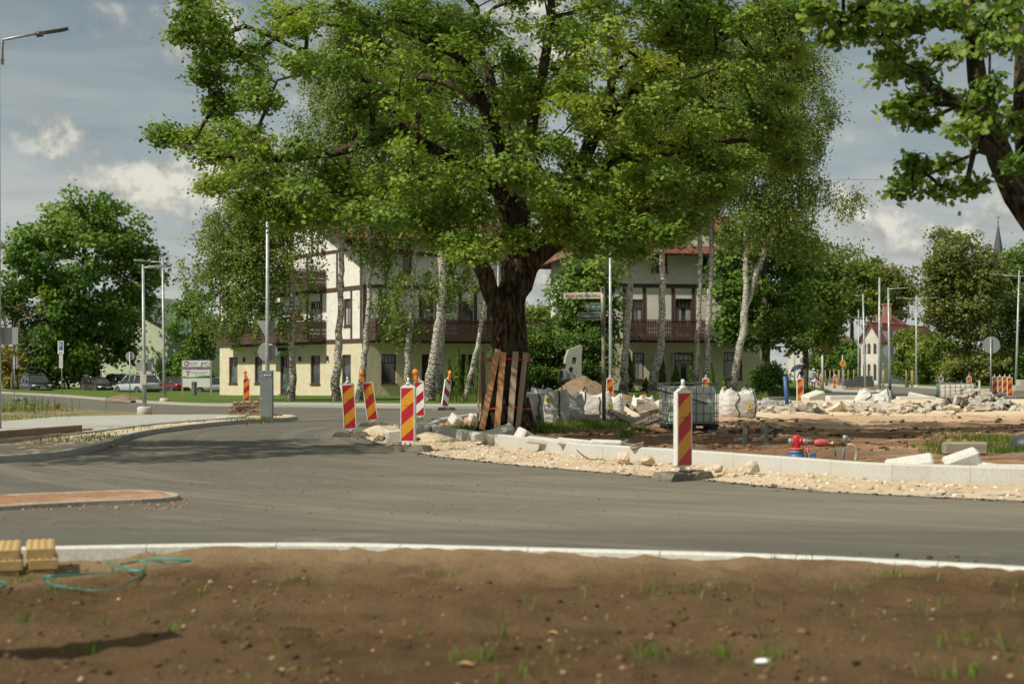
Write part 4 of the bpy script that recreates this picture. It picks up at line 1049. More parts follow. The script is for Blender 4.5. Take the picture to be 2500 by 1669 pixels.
# ------------------------------------------------------------------ buildings
M_CREAM = mat('cream_render', (0.62, 0.56, 0.41), 0.9, (0.54, 0.485, 0.345), 2.2, bump=0.02, bscale=5, third=(0.47, 0.42, 0.31), tscale=.55, tlo=.55, thi=.75, spec=0.2)
M_WHITE = mat('white_render', (0.70, 0.685, 0.64), 0.9, (0.62, 0.605, 0.555), 2.0, bump=0.015, bscale=5, third=(0.54, 0.525, 0.47), tscale=.5, tlo=.56, thi=.76, spec=0.2)
M_TIMB = mat('dark_timber', (0.060, 0.032, 0.026), 0.7, (0.095, 0.050, 0.040), 6, stretch=(1, 1, .3), bump=0.006)
M_FRAME = mat('window_frame', (0.10, 0.045, 0.030), 0.5, (0.07, 0.03, 0.02), 5)
M_GLASS = mat('window_glass', (0.035, 0.045, 0.050), 0.06, (0.10, 0.12, 0.125), 0.7, spec=0.9, lo=.5, hi=.6)
M_CURT = mat('curtain', (0.42, 0.43, 0.42), 0.9, (0.25, 0.26, 0.26), 9, stretch=(6, 6, .3))
def roof_mat(name, a, b, pitch=0.34):
    m = bpy.data.materials.new(name); m.use_nodes = True
    g = NG(m.node_tree); g.n.clear()
    uv = g.node('ShaderNodeUVMap').outputs[0]
    s = g.node('ShaderNodeSeparateXYZ', ins={0: uv})
    row = g.math('FRACT', g.math('DIVIDE', s.outputs[1], pitch)); colw = g.math('FRACT', g.math('DIVIDE', s.outputs[0], 0.3))
    hh = g.math('ADD', g.math('MULTIPLY', row, -0.6), g.math('MULTIPLY', g.math('ABSOLUTE', g.math('SUBTRACT', colw, 0.5)), -1.2))
    pos = g.node('ShaderNodeNewGeometry').outputs['Position']
    c = g.mix(g.ramp(g.noise(pos, 3, 5, .65), [(0.35, 0), (0.65, 1)]), a, b)
    edge = g.ramp(row, [(0.0, 0.62), (0.16, 1.0)])
    c = g.mix(1.0, c, edge, 'MULTIPLY')
    p = g.node('ShaderNodeBsdfPrincipled', ins={'Base Color': c}); p.inputs['Roughness'].default_value = 0.7; p.inputs['Specular IOR Level'].default_value = 0.3
    bp = g.node('ShaderNodeBump', ins={'Height': hh}); bp.inputs['Distance'].default_value = 0.05
    g.l.new(bp.outputs[0], p.inputs['Normal']); finish(name, g, p.outputs[0]); return m
M_RTILE = roof_mat('red_tile', (0.20, 0.080, 0.058), (0.14, 0.056, 0.042))
M_RMETAL = roof_mat('red_sheet', (0.26, 0.085, 0.065), (0.19, 0.065, 0.052), 2.0)
M_GTILE = roof_mat('green_tile', (0.11, 0.16, 0.135), (0.08, 0.12, 0.10))
M_BTILE = roof_mat('brown_tile', (0.20, 0.105, 0.085), (0.15, 0.08, 0.065))

def roof_slope(mb, q, th=0.16):
    """thick roof plane from four corners: eave a, eave b, ridge b, ridge a (with metric UVs set later)"""
    a, b, c, d = [Vector(p) for p in q]
    n = (b - a).cross(d - a).normalized()
    if n.z < 0: n = -n
    vs = [a, b, c, d] + [p - n * th for p in (a, b, c, d)]
    mb.add(vs, [(0, 1, 2, 3), (7, 6, 5, 4), (0, 4, 5, 1), (1, 5, 6, 2), (2, 6, 7, 3), (3, 7, 4, 0)])
def roof_uv(o):
    uvl = o.data.uv_layers.new(name='UVMap')
    for p in o.data.polygons:
        n = p.normal; u = Vector((0, 0, 1)).cross(n)
        u = u.normalized() if u.length > 1e-4 else Vector((1, 0, 0)); v = n.cross(u)
        for li in p.loop_indices:
            co = o.data.vertices[o.data.loops[li].vertex_index].co
            uvl.data[li].uv = (co.dot(u), co.dot(v))
class Facade:
    """vertical wall plane; origin at its left foot (seen from outside), u to the right, n outwards"""
    def __init__(s, a, b, z0=0.0):
        s.a = Vector((a[0], a[1], 0)); s.b = Vector((b[0], b[1], 0)); s.L = (s.b - s.a).length
        s.u = (s.b - s.a) / s.L; s.n = Vector((s.u.y, -s.u.x, 0)); s.z0 = z0
    def M(s): return Matrix(((s.u.x, -s.n.x, 0, s.a.x), (s.u.y, -s.n.y, 0, s.a.y), (0, 0, 1, 0), (0, 0, 0, 1)))   # local (u, inwards, z)
    def hit(s, px, py):
        d = Vector(((px - 1250) / F, 1, (HY - py) / F))
        den = d.x * s.n.x + d.y * s.n.y
        t = (s.a.x * s.n.x + s.a.y * s.n.y) / den
        p = Vector((0, 0, CH)) + d * t
        return (p - s.a).dot(s.u), p.z
    def rect(s, x0, y0, x1, y1):
        u0, zt = s.hit(x0, y0); u1, zb = s.hit(x1, y1)
        _, zt2 = s.hit(x1, y0); _, zb2 = s.hit(x0, y1)
        return (u0, (zb + zb2) / 2, u1, (zt + zt2) / 2)
def wall_holes(mb, W_, z0, z1, holes, M, mi=0, depth=0.18):
    """wall with openings and reveals, local (u, inwards, z)"""
    us = sorted({0, W_} | {h[0] for h in holes} | {h[2] for h in holes}); zs = sorted({z0, z1} | {h[1] for h in holes} | {h[3] for h in holes})
    us = [u for u in us if -1e-6 <= u <= W_ + 1e-6]; zs = [z for z in zs if z0 - 1e-6 <= z <= z1 + 1e-6]
    for i in range(len(us) - 1):
        for j in range(len(zs) - 1):
            cu, cz = (us[i] + us[i + 1]) / 2, (zs[j] + zs[j + 1]) / 2
            if any(h[0] < cu < h[2] and h[1] < cz < h[3] for h in holes): continue
            mb.face([(us[i], 0, zs[j]), (us[i + 1], 0, zs[j]), (us[i + 1], 0, zs[j + 1]), (us[i], 0, zs[j + 1])], mi, M)
    for (a, b, c, d) in holes:
        for q in ([(a, 0, b), (a, depth, b), (a, depth, d), (a, 0, d)], [(c, 0, b), (c, depth, b), (c, depth, d), (c, 0, d)],
                  [(a, 0, b), (c, 0, b), (c, depth, b), (a, depth, b)], [(a, 0, d), (c, 0, d), (c, depth, d), (a, depth, d)]):
            mb.face(q, mi, M)
def window(parent, M, h, depth=0.10, door=False, curtain=False, transom=True, awn=False, frame_m=None):
    a, b, c, d = h; fm = frame_m or M_FRAME; t = 0.075
    mb = MB()
    for (x0, z0, x1, z1) in ((a, b, a + t, d), (c - t, b, c, d), (a + t, d - t, c - t, d), (a + t, b, c - t, b + t)):
        mb.box(((x0 + x1) / 2, depth, (z0 + z1) / 2), (x1 - x0, .07, z1 - z0), M=M)
    if transom:
        zt = b + (d - b) * 0.70
        mb.box(((a + c) / 2, depth - .005, zt), (c - a - 2 * t, .08, t * .9), M=M)
        nb = 4
        for k in range(1, nb): mb.box((a + (c - a) * k / nb, depth, (zt + d) / 2), (.03, .04, d - zt - t), M=M)
    fo = mb.build('door' if door else 'window', fm, parent)
    g_ = MB(); g_.face([(a + t, depth + .02, b + t), (c - t, depth + .02, b + t), (c - t, depth + .02, d - t), (a + t, depth + .02, d - t)], 0, M)
    g_.build('pane', M_GLASS, fo)
    if curtain:
        k = MB(); w = c - a
        for x0, x1 in ((a + t + .02, a + t + w * .3), (c - t - w * .3, c - t - .02)):
            k.box(((x0 + x1) / 2, depth + .008, b + (d - b) * .36), (x1 - x0, .012, (d - b) * .62), M=M)
        k.build('curtain', M_CURT, fo)
    s_ = MB(); s_.box(((a + c) / 2, -.03, b - .02), (c - a + .14, .16, .045), M=M); s_.build('sill', M_FRAME, fo)
    return fo
def balcony(parent, M, u0, u1, zb, zt, dp=1.2, ends=True):
    """jigsaw-cut board balcony: deck, board railing with slots, handrail"""
    mb = MB(); mb.box(((u0 + u1) / 2, -dp / 2, zb + .10), (u1 - u0, dp - .004, .18), M=M)
    bo = mb.build('balcony', M_TIMB, parent)
    r = MB(); bw = .15
    def boards(p0, p1):
        p0, p1 = Vector(p0), Vector(p1); L = (p1 - p0).length; n = int(L / bw); dv = (p1 - p0) / n
        for k in range(n):
            q0 = p0 + dv * (k + .06); q1 = p0 + dv * (k + .94)
            m_ = (q0 + q1) / 2; ang = atan2(dv.y, dv.x)
            hts = [(zb - .06 + .03 * (k % 2), zb + .42), (zb + .50, zb + .66), (zb + .74, zt - .06)]
            for z0, z1 in hts: r.box((m_.x, m_.y, (z0 + z1) / 2), ((q1 - q0).length, .03, z1 - z0), M=M, rot=(0, 0, ang))
            for z in (zb + .46, zb + .70):
                for s_ in (.22, .78):
                    m2 = q0.lerp(q1, s_); r.box((m2.x, m2.y, z), (bw * .30, .03, .085), M=M, rot=(0, 0, ang))
    boards((u0, -dp, 0), (u1, -dp, 0))
    if ends: boards((u0, -.02, 0), (u0, -dp, 0)); boards((u1, -dp, 0), (u1, -.02, 0))
    r.build('railing', M_TIMB, bo)
    h = MB(); h.box(((u0 + u1) / 2, -dp, zt), (u1 - u0 + .1, .10, .07), M=M)
    if ends:
        for u in (u0, u1): h.box((u, -dp / 2, zt), (.08, dp - .11, .07), M=M)
    h.build('handrail', M_TIMB, bo)
    return bo
def beam_h(mb, M, u0, u1, z, h=.24, t=.035): mb.box(((u0 + u1) / 2, -t / 2, z), (u1 - u0, t, h), M=M)
def beam_v(mb, M, u, z0, z1, w=.22, t=.03): mb.box((u, -t / 2, (z0 + z1) / 2), (w, t, z1 - z0), M=M)

def z2(x, y): return (480 + x / 2.751, 450 + y / 2.751)
def z5(x, y): return (1500 + x / 2.852, 450 + y / 2.852)
def R2(x0, y0, x1, y1, zz): a = zz(x0, y0); b = zz(x1, y1); return (*a, *b)

# -- left half-timbered house: gabled wing (lit) and long wing (shaded)
cor = W(884, 910, 84.7); dirA = Vector((-.574, .819, 0)); LA = 20.9
FA = Facade(cor + dirA * LA, cor)
angB = R(24); dirB = Vector((cos(angB), sin(angB), 0)); LB = 8.9
FB = Facade(cor + Vector((0, 0.05, 0)), cor + dirB * LB)
h1 = empty('half_timbered_house', cor.to_2d().to_3d(), 0, 'half-timbered house with a sunlit gable, behind the left birches', 'house')
inv = Matrix.Translation(-h1.location)
MA, MBm = inv @ FA.M(), inv @ FB.M()
EA = 9.0; RA = 13.6; Z1 = 3.35
gfA = [FA.rect(*R2(*r, z2)) for r in ((218, 1160, 275, 1336), (390, 1156, 440, 1336), (766, 1148, 829, 1340), (977, 1143, 1036, 1336))]
doorA = FA.rect(*R2(562, 1150, 622, 1412, z2))
f2A = [FA.rect(*R2(*r, z2)) for r in ((766, 785, 829, 950), (990, 768, 1036, 950), (226, 790, 268, 985), (520, 790, 580, 975))]
f3A = [FA.rect(*R2(*r, z2)) for r in ((766, 430, 832, 600), (395, 470, 440, 640), (580, 450, 640, 620))]
mbw = MB()
gh = [h for h in gfA if h[2] < LA] + [(doorA[0], 0.05, doorA[2], doorA[3])]
wall_holes(mbw, LA, -0.5, Z1, gh, MA, 0)
wall_holes(mbw, LA, Z1, EA, f2A + [h for h in f3A if h[3] < EA - .05], MA, 1)
um = LA * .52
mbw.face([(0, 0, EA), (LA, 0, EA), (LA * .86, 0, EA + 1.6), (um, 0, RA), (LA * .14, 0, EA + 1.5)], 1, MA)
DEP = 12.0
mbw.face([(0, 0, -.5), (0, DEP, -.5), (0, DEP, EA), (0, 0, EA)], 1, MA); mbw.face([(LA, 0, -.1), (LA, 0, EA), (LA, DEP, EA), (LA, DEP, -.1)], 1, MA)
mbw.face([(0, DEP, -.1), (LA, DEP, -.1), (LA, DEP, EA), (um, DEP, RA), (0, DEP, EA)], 1, MA)
mbw.build('wall', [M_CREAM, M_WHITE], h1)
for h in gh[:-1]: window(h1, MA, h, curtain=False)
window(h1, MA, gh[-1], door=True)
for h in f2A + [h for h in f3A if h[3] < EA - .05]: window(h1, MA, h, curtain=True)
mt = MB()
beam_h(mt, MA, 0, LA, Z1 + .02, .26); beam_h(mt, MA, 0, LA, 6.55, .26); beam_h(mt, MA, 0, LA, EA - .1, .2)
for x in (159, 208, 505, 745, 838, 1040, 1108):
    u, _ = FA.hit(*z2(x, 900)); beam_v(mt, MA, min(max(u, .12), LA - .12), Z1 + .16, 6.41)
for x in (159, 380, 470, 745, 945, 1108):
    u, _ = FA.hit(*z2(x, 500)); beam_v(mt, MA, min(max(u, .12), LA - .12), 6.69, EA - .2)
for u in (LA * .35, LA * .52, LA * .69): beam_v(mt, MA, u, EA + .02, EA + (RA - EA) * .62)
mt.build('timber_frame', M_TIMB, h1)
b0 = FA.hit(*z2(245, 1000))[0]; b1 = FA.hit(*z2(870, 1000))[0]
balcony(h1, MA, b0, b1, Z1 + .06, Z1 + 1.35, 1.25)
b2 = FA.hit(*z2(560, 640))[0]; balcony(h1, MA, b2, b1, 6.6, 7.8, 1.25)
aw = MB(); aw.add([(doorA[0] - .7, 0, 3.1), (doorA[2] + .6, 0, 3.1), (doorA[2] + .6, -1.0, 2.75), (doorA[0] - .7, -1.0, 2.75), (doorA[2] + .6, -1.0, 2.6), (doorA[0] - .7, -1.0, 2.6)], [(0, 1, 2, 3), (3, 2, 4, 5)], M=MA)
aw.build('awning', mat('awning_green', (0.03, 0.16, 0.11), .7), h1)
for u in (FA.hit(*z2(325, 1200))[0], FA.hit(*z2(700, 1200))[0], FA.hit(*z2(885, 1195))[0]):
    l = MB(); l.box((u, -.1, 2.35), (.12, .14, .32), M=MA, bev=.02); l.build('wall_lamp', M_TIMB, h1)
pl_ = MB(); u = FA.hit(*z2(168, 1175))[0]; pl_.box((u, -.012, 2.55), (.26, .02, .42), M=MA); np_ = pl_.build('number_plate', mat('plate_white', (.75, .75, .72), .5), h1)
tv, tf = text_geo('5', .11, .2); t_ = MB(); t_.add([(v.x + u - .05, -.026, v.y + 2.44) for v in tv], tf, 0, M=MA); t_.build('number', mat('plate_green', (.02, .10, .06), .6), np_)
fl_ = MB(); u = FA.hit(*z2(815, 915))[0]; fl_.box((u, -1.3, Z1 + 1.42), (.9, .2, .16), M=MA); fb = fl_.build('flower_box', M_TIMB, h1)
nb = 120; C = np.array([tuple(MA @ Vector((u + random.uniform(-.45, .45), -1.3 + random.gauss(0, .08), Z1 + 1.55 + random.uniform(0, .18)))) for _ in range(nb)])
leaves('blossoms', C, .12, np.tile(np.array([0, -.5, .6]), (nb, 1)), L_OVAL, tint_mat('geranium', [(0, (.05, .1, .02)), (.4, (.08, .14, .03)), (.5, (.5, .06, .03)), (1, (.62, .12, .06))], .7), fb, rng.uniform(0, 1, nb))
# roof of the gabled wing
ov = 1.0; ro = MB()
def rl(u, w, z): return tuple(MA @ Vector((u, w, z)))
roof_slope(ro, [rl(LA + ov, -ov, EA - .35), rl(LA + ov, DEP, EA - .35), rl(um, DEP, RA + .25), rl(um, -ov, RA + .25)])
roof_slope(ro, [rl(-ov, -ov, EA - .55), rl(-ov, DEP, EA - .55), rl(um, DEP, RA + .25), rl(um, -ov, RA + .25)])
rf = ro.build('roof', M_RTILE, h1); roof_uv(rf)
vg = MB()
for (p, q) in ((rl(LA + ov, -ov - .03, EA - .48), rl(um, -ov - .03, RA + .1)), (rl(-ov, -ov - .03, EA - .68), rl(um, -ov - .03, RA + .1))):
    P, Q = Vector(p), Vector(q); vg.add([P + Vector((0, 0, .12)), Q + Vector((0, 0, .12)), Q - Vector((0, 0, .25)), P - Vector((0, 0, .25))] + [v + (FA.n * .06) for v in (P + Vector((0, 0, .12)), Q + Vector((0, 0, .12)), Q - Vector((0, 0, .25)), P - Vector((0, 0, .25)))], [(0, 1, 2, 3), (4, 5, 6, 7), (0, 1, 5, 4), (3, 2, 6, 7)])
vg.build('verge_board', M_TIMB, rf)
# long wing
EB = 9.7; RBz = 13.2; DB_ = 11.0
gfB = [FB.rect(*R2(*r, z2)) for r in ((1240, 1140, 1340, 1336), (1512, 1140, 1600, 1336), (1778, 1140, 1868, 1336))]
f2B = [FB.rect(*R2(*r, z2)) for r in ((1235, 770, 1300, 985), (1520, 760, 1592, 985), (1782, 785, 1858, 1000))]
f3B = [FB.rect(*R2(*r, z2)) for r in ((1386, 400, 1446, 590), (1690, 455, 1728, 602))]
f2B = [(a, max(b, Z1 + .1), c, d) for a, b, c, d in f2B]
mbw = MB()
wall_holes(mbw, LB, -.1, Z1, gfB, MBm, 0); wall_holes(mbw, LB, Z1, EB, f2B + f3B, MBm, 1)
mbw.face([(LB, 0, -.1), (LB, DB_, -.1), (LB, DB_, EB), (LB, DB_ / 2, RBz), (LB, 0, EB)], 1, MBm)
mbw.face([(0, DB_, -.1), (LB, DB_, -.1), (LB, DB_, EB), (0, DB_, EB)], 1, MBm)
mbw.build('wall', [M_CREAM, M_WHITE], h1)
for h in gfB: window(h1, MBm, h)
for h in f2B: window(h1, MBm, h)
for h in f3B: window(h1, MBm, h)
mt = MB(); beam_h(mt, MBm, .0, LB, Z1 + .02, .24); beam_h(mt, MBm, 0, LB, 6.62, .24)
for x in (1122, 1232, 1345, 1505, 1613, 1768, 1872, 1960):
    u, _ = FB.hit(*z2(x, 800)); beam_v(mt, MBm, min(max(u, .15), LB - .15), Z1 + .15, 6.5)
for x in (1275,): u, _ = FB.hit(*z2(x, 450)); beam_v(mt, MBm, u, 6.75, EB)
mt.build('timber_frame', M_TIMB, h1)
b0 = FB.hit(*z2(1160, 1000))[0]; balcony(h1, MBm, b0, LB - .1, Z1 + .06, Z1 + 1.3, 1.2)
ro = MB()
def rlb(u, w, z): return tuple(MBm @ Vector((u, w, z)))
roof_slope(ro, [rlb(-1.5, -.9, EB - .3), rlb(LB + .9, -.9, EB - .3), rlb(LB + .9, DB_ / 2, RBz + .15), rlb(-1.5, DB_ / 2, RBz + .15)])
roof_slope(ro, [rlb(-1.5, DB_ + .9, EB - .3), rlb(LB + .9, DB_ + .9, EB - .3), rlb(LB + .9, DB_ / 2, RBz + .15), rlb(-1.5, DB_ / 2, RBz + .15)])
r2_ = ro.build('roof', M_RTILE, h1); roof_uv(r2_)

# -- right half-timbered house
cr = W(1440, 910, 88.5); er = W(1866, 910, 90.6)
FC = Facade(cr, er); LC = FC.L
h2 = empty('half_timbered_house', cr.to_2d().to_3d(), 0, 'shaded half-timbered house with a red hipped roof, behind the right birches', 'house')
MC = Matrix.Translation(-h2.location) @ FC.M(); zb = .15; Z1c = FC.hit(1650, 832)[1]; Z2c = FC.hit(1650, 698)[1]; EC = 9.2; RC = 13.0; DC = 11.5
gfC = [FC.rect(*R2(*r, z5)) for r in ((125, 1172, 208, 1362), (420, 1170, 550, 1360), (760, 1168, 890, 1360))]
f2C = [FC.rect(*R2(*r, z5)) for r in ((118, 800, 198, 1000), (425, 795, 542, 1000), (760, 795, 878, 1000))]
f3C = [FC.rect(*R2(*r, z5)) for r in ((258, 430, 370, 612), (616, 425, 700, 610))]
f2C = [(a, max(b, Z1c + .1), c, d) for a, b, c, d in f2C]
mbw = MB(); wall_holes(mbw, LC, zb - .1, Z1c, gfC, MC, 0); wall_holes(mbw, LC, Z1c, EC, f2C + f3C, MC, 1)
g0, g1 = FC.hit(1512, 600)[0], FC.hit(1790, 600)[0]
mbw.face([(g0, -.01, EC), (g1, -.01, EC), ((g0 + g1) / 2 + .6, -.01, EC + 2.9), ((g0 + g1) / 2 - .6, -.01, EC + 2.9)], 1, MC)
mbw.face([(0, 0, zb - .1), (0, DC, zb - .1), (0, DC, EC), (0, 0, EC)], 1, MC); mbw.face([(LC, 0, zb - .1), (LC, DC, zb - .1), (LC, DC, EC), (LC, 0, EC)], 1, MC)
mbw.face([(0, DC, zb - .1), (LC, DC, zb - .1), (LC, DC, EC), (0, DC, EC)], 1, MC)
mbw.build('wall', [M_CREAM, M_WHITE], h2)
for h in gfC: window(h2, MC, h, curtain=True)
for h in f2C: window(h2, MC, h, curtain=True)
for h in f3C: window(h2, MC, h)
mt = MB(); beam_h(mt, MC, 0, LC, Z1c + .02, .24); beam_h(mt, MC, 0, LC, Z2c, .24)
for x in (70, 208, 408, 550, 750, 890, 1000):
    u, _ = FC.hit(*z5(x, 800)); beam_v(mt, MC, min(max(u, .15), LC - .15), Z1c + .16, Z2c - .13)
u, _ = FC.hit(*z5(832, 500)); beam_v(mt, MC, u, Z2c + .13, EC)
mt.build('timber_frame', M_TIMB, h2)
b0 = FC.hit(*z5(60, 1000))[0]; b1 = FC.hit(*z5(884, 1000))[0]; balcony(h2, MC, b0, b1, Z1c + .05, Z1c + 1.25, 1.2)
dpipe = MB(); u, _ = FC.hit(*z5(400, 1200)); dpipe.tube([tuple(MC @ Vector((u, -.08, z))) for z in (zb, 2.75)], .05, 8); dpipe.build('vent_pipe', mat('pipe_grey', (.42, .43, .42), .5), h2)
ro = MB()
def rlc(u, w, z): return tuple(MC @ Vector((u, w, z)))
e_, o_ = EC - .3, .9
roof_slope(ro, [rlc(-o_, -o_, e_), rlc(LC + o_, -o_, e_), rlc(LC - 2.2, DC / 2, RC), rlc(2.2, DC / 2, RC)])
roof_slope(ro, [rlc(-o_, DC + o_, e_), rlc(LC + o_, DC + o_, e_), rlc(LC - 2.2, DC / 2, RC), rlc(2.2, DC / 2, RC)])
roof_slope(ro, [rlc(LC + o_, -o_, e_), rlc(LC + o_, DC + o_, e_), rlc(LC - 2.19, DC / 2 + .01, RC), rlc(LC - 2.19, DC / 2 - .01, RC)])
roof_slope(ro, [rlc(-o_, -o_, e_), rlc(-o_, DC + o_, e_), rlc(2.19, DC / 2 + .01, RC), rlc(2.19, DC / 2 - .01, RC)])
um2 = (g0 + g1) / 2
roof_slope(ro, [rlc(g0 - .8, -.7, EC - .5), rlc(g0 - .8, 5, EC - .5), rlc(um2, 5, EC + 3.3), rlc(um2, -.7, EC + 3.3)])
roof_slope(ro, [rlc(g1 + .8, -.7, EC - .5), rlc(g1 + .8, 5, EC - .5), rlc(um2, 5, EC + 3.3), rlc(um2, -.7, EC + 3.3)])
r3_ = ro.build('roof', M_RTILE, h2); roof_uv(r3_)
ch = MB()
for u in (LC * .32, LC * .7): ch.box(tuple(MC @ Vector((u, DC / 2, RC + .4))), (.7, .7, 1.6))
ch.build('chimney', mat('brick_red', (.30, .13, .09), .9, (.22, .09, .06), 12), r3_)

def gable_house(name, label, a, b, depth, z_eave, z_ridge, wall_m, roof_m, holes, z0=0.0, ov=.5, ridge='across', chimneys=(), chim_m=None, cat='house', frame_m=None):
    """plain gabled house: front wall a-b; ridge 'across' runs into depth (front is a gable), 'along' is parallel to the front"""
    f = Facade(a, b); L = f.L
    o = empty(name, Vector((a[0], a[1], z0)), 0, label, cat); M = Matrix.Translation(-o.location) @ f.M()
    hs = [f.rect(*h) for h in holes]; hs = [h for h in hs if h[0] > 0 and h[2] < L and h[3] < z_eave and h[1] > z0]
    w = MB(); wall_holes(w, L, z0 - .9, z_eave, hs, M, 0)
    if ridge == 'across':
        for y in (0, depth): w.face([(0, y, z_eave), (L, y, z_eave), (L / 2, y, z_ridge)], 0, M)
    else:
        for u in (0, L): w.face([(u, 0, z_eave), (u, depth, z_eave), (u, depth / 2, z_ridge)], 0, M)
    for u in (0, L): w.face([(u, 0, z0 - .2), (u, depth, z0 - .2), (u, depth, z_eave), (u, 0, z_eave)], 0, M)
    w.face([(0, depth, z0 - .2), (L, depth, z0 - .2), (L, depth, z_eave), (0, depth, z_eave)], 0, M)
    w.build('wall', wall_m, o)
    for h in hs: window(o, M, h, transom=False, frame_m=frame_m)
    r = MB(); dz = ov * (z_ridge - z_eave) / (L / 2 if ridge == 'across' else depth / 2)
    q = lambda u, y, z: tuple(M @ Vector((u, y, z)))
    if ridge == 'across':
        for u in (-ov, L + ov): roof_slope(r, [q(u, -ov, z_eave - dz + .1), q(u, depth + ov, z_eave - dz + .1), q(L / 2, depth + ov, z_ridge + .1), q(L / 2, -ov, z_ridge + .1)])
    else:
        for y in (-ov, depth + ov): roof_slope(r, [q(-ov, y, z_eave - dz + .1), q(L + ov, y, z_eave - dz + .1), q(L + ov, depth / 2, z_ridge + .1), q(-ov, depth / 2, z_ridge + .1)])
    ro_ = r.build('roof', roof_m, o); roof_uv(ro_)
    for (u, y, zc, s_) in chimneys:
        c = MB(); c.box(q(u, y, zc - .8), (s_, s_, 1.9)); c.box(q(u, y, zc + .22), (s_ + .16, s_ + .16, .14)); c.build('chimney', chim_m, ro_)
    return o
# green-roofed pale house behind the maple
a = W(120, 910, 160); b = W(452, 910, 152)
gable_house('pale_green_house', 'pale green house with a green tiled roof behind the dark maple', a, b, 9, 5.4, 9.9, mat('pale_green_wall', (.44, .49, .34), .9, (.38, .43, .30), 2), M_GTILE, [(70, 830, 84, 870), (352, 820, 368, 842), (300, 845, 318, 880), (180, 840, 200, 880)], ov=.7, ridge='across')
# low flat-roofed building between the houses
fr = W(1285, 910, 100); fo_ = empty('flat_roofed_building', Vector((fr.x, fr.y, 0)), 0, 'low cream flat-roofed building behind the thujas, in the gap between the houses', 'building')
w = MB(); w.box((2.6, 3, 2.45), (5.6, 6, 5.0)); w.build('wall', M_CREAM, fo_)
w = MB(); w.box((2.6, 3, 5.05), (6.0, 6.4, .3)); w.build('roof', M_TIMB, fo_)
# white house with a red sheet roof on the far street
a = W(2103, 910, 195); b = W(2147, 910, 188)
ww = gable_house('white_house', 'white plastered house with a red sheet roof and two brick chimneys on the far street', W(2147, 910, 186), W(2285, 910, 206), 2.5, 6.1, 8.1,
                 mat('stained_white', (.62, .605, .55), .9, (.52, .495, .43), 1.2, third=(.45, .39, .30), tscale=.8, tlo=.62, thi=.74), M_RMETAL, [(2196, 880, 2222, 920), (2240, 880, 2258, 920), (2190, 832, 2206, 856)], ridge='along', ov=.5,
                 chimneys=((3.4, 1.25, 8.9, .7),), chim_m=mat('chimney_brick', (.36, .22, .14), .9, (.26, .155, .10), 9))
FW = Facade(Vector((W(2147, 910, 186).x, 186, 0)) + Vector((-.832, .556, 0)) * 2.5, W(2147, 910, 186)); MW = Matrix.Translation(-ww.location) @ FW.M()
for h in ((.35, 4.1, .65, 5.3), (.95, 4.1, 1.25, 5.3), (1.75, 4.1, 2.05, 5.3), (.35, .6, .65, 2.6), (.95, .6, 1.25, 2.6), (1.75, .6, 2.05, 2.6)): window(ww, MW, h, depth=-.12, transom=False)
q = lambda u, y, z: tuple(Matrix.Translation(-ww.location) @ Facade(W(2147, 910, 186), W(2285, 910, 206)).M() @ Vector((u, y, z)))
r = MB(); roof_slope(r, [q(6.5, -.35, 6.05), q(22, -.35, 6.05), q(15, 3.2, 9.5), q(11.5, 3.2, 9.5)]); roof_slope(r, [q(6.5, -.35, 6.05), q(6.5, 4.2, 6.6), q(11.5, 3.22, 9.5), q(11.48, 3.2, 9.5)]); wr_ = r.build('wing_roof', M_RMETAL, ww); roof_uv(wr_)
w = MB(); w.box(q(11.6, 3.0, 9.8), (1.0, 1.0, 2.2)); w.box(q(11.6, 3.0, 10.95), (1.2, 1.2, .2)); w.build('chimney', MATS['chimney_brick'], wr_)
# brown-roofed house further along
gable_house('brown_roofed_house', 'brown tiled roof with pale walls behind the young trees, left of the white house', W(2010, 910, 232), W(2108, 910, 236), 9, 4.6, 7.6, mat('grey_wall', (.52, .52, .48), .9, (.46, .46, .42), 2), M_BTILE, [(2024, 870, 2032, 892)], ridge='along', ov=.6, chimneys=((5.4, 4.5, 8.6, .8),), chim_m=MATS['chimney_brick'])
# church spire
cs = W(2437, 910, 420); co = empty('church', Vector((cs.x, cs.y, 0)), 0, 'dark slender church spire with a weathercock above the trees on the right', 'church')
w = MB(); w.box((0, 0, 12.5), (6.0, 6.0, 25)); w.build('tower', mat('tower_wall', (.26, .25, .24), .9, (.2, .19, .18), 1), co)
z_t = CH + (HY - 548) * 420 / F
w = MB(); w.lathe([(4.4, 24.5), (3.4, 27.5), (2.4, 32), (.12, z_t)], 8, smooth=False); w.build('spire', mat('spire_slate', (.055, .06, .066), .6, (.08, .08, .085), 2), co)
w = MB(); w.tube([(0, 0, z_t - .2), (0, 0, z_t + 1.9)], .09, 6); w.lathe([(.05, z_t + .5), (.32, z_t + .75), (.05, z_t + 1.0)], 8); w.build('finial', M_TIMB, co)
w = MB(); w.prism([(-.75, 0), (-.3, .15), (.25, .1), (.45, .5), (.75, .45), (.5, 0), (.1, -.25), (-.4, -.2)], -.04, .04, M=Matrix.Translation((0, 0, z_t + 2.1)) @ XZ); w.build('weathercock', mat('gilt', (.45, .30, .12), .5, metal=.6), co)

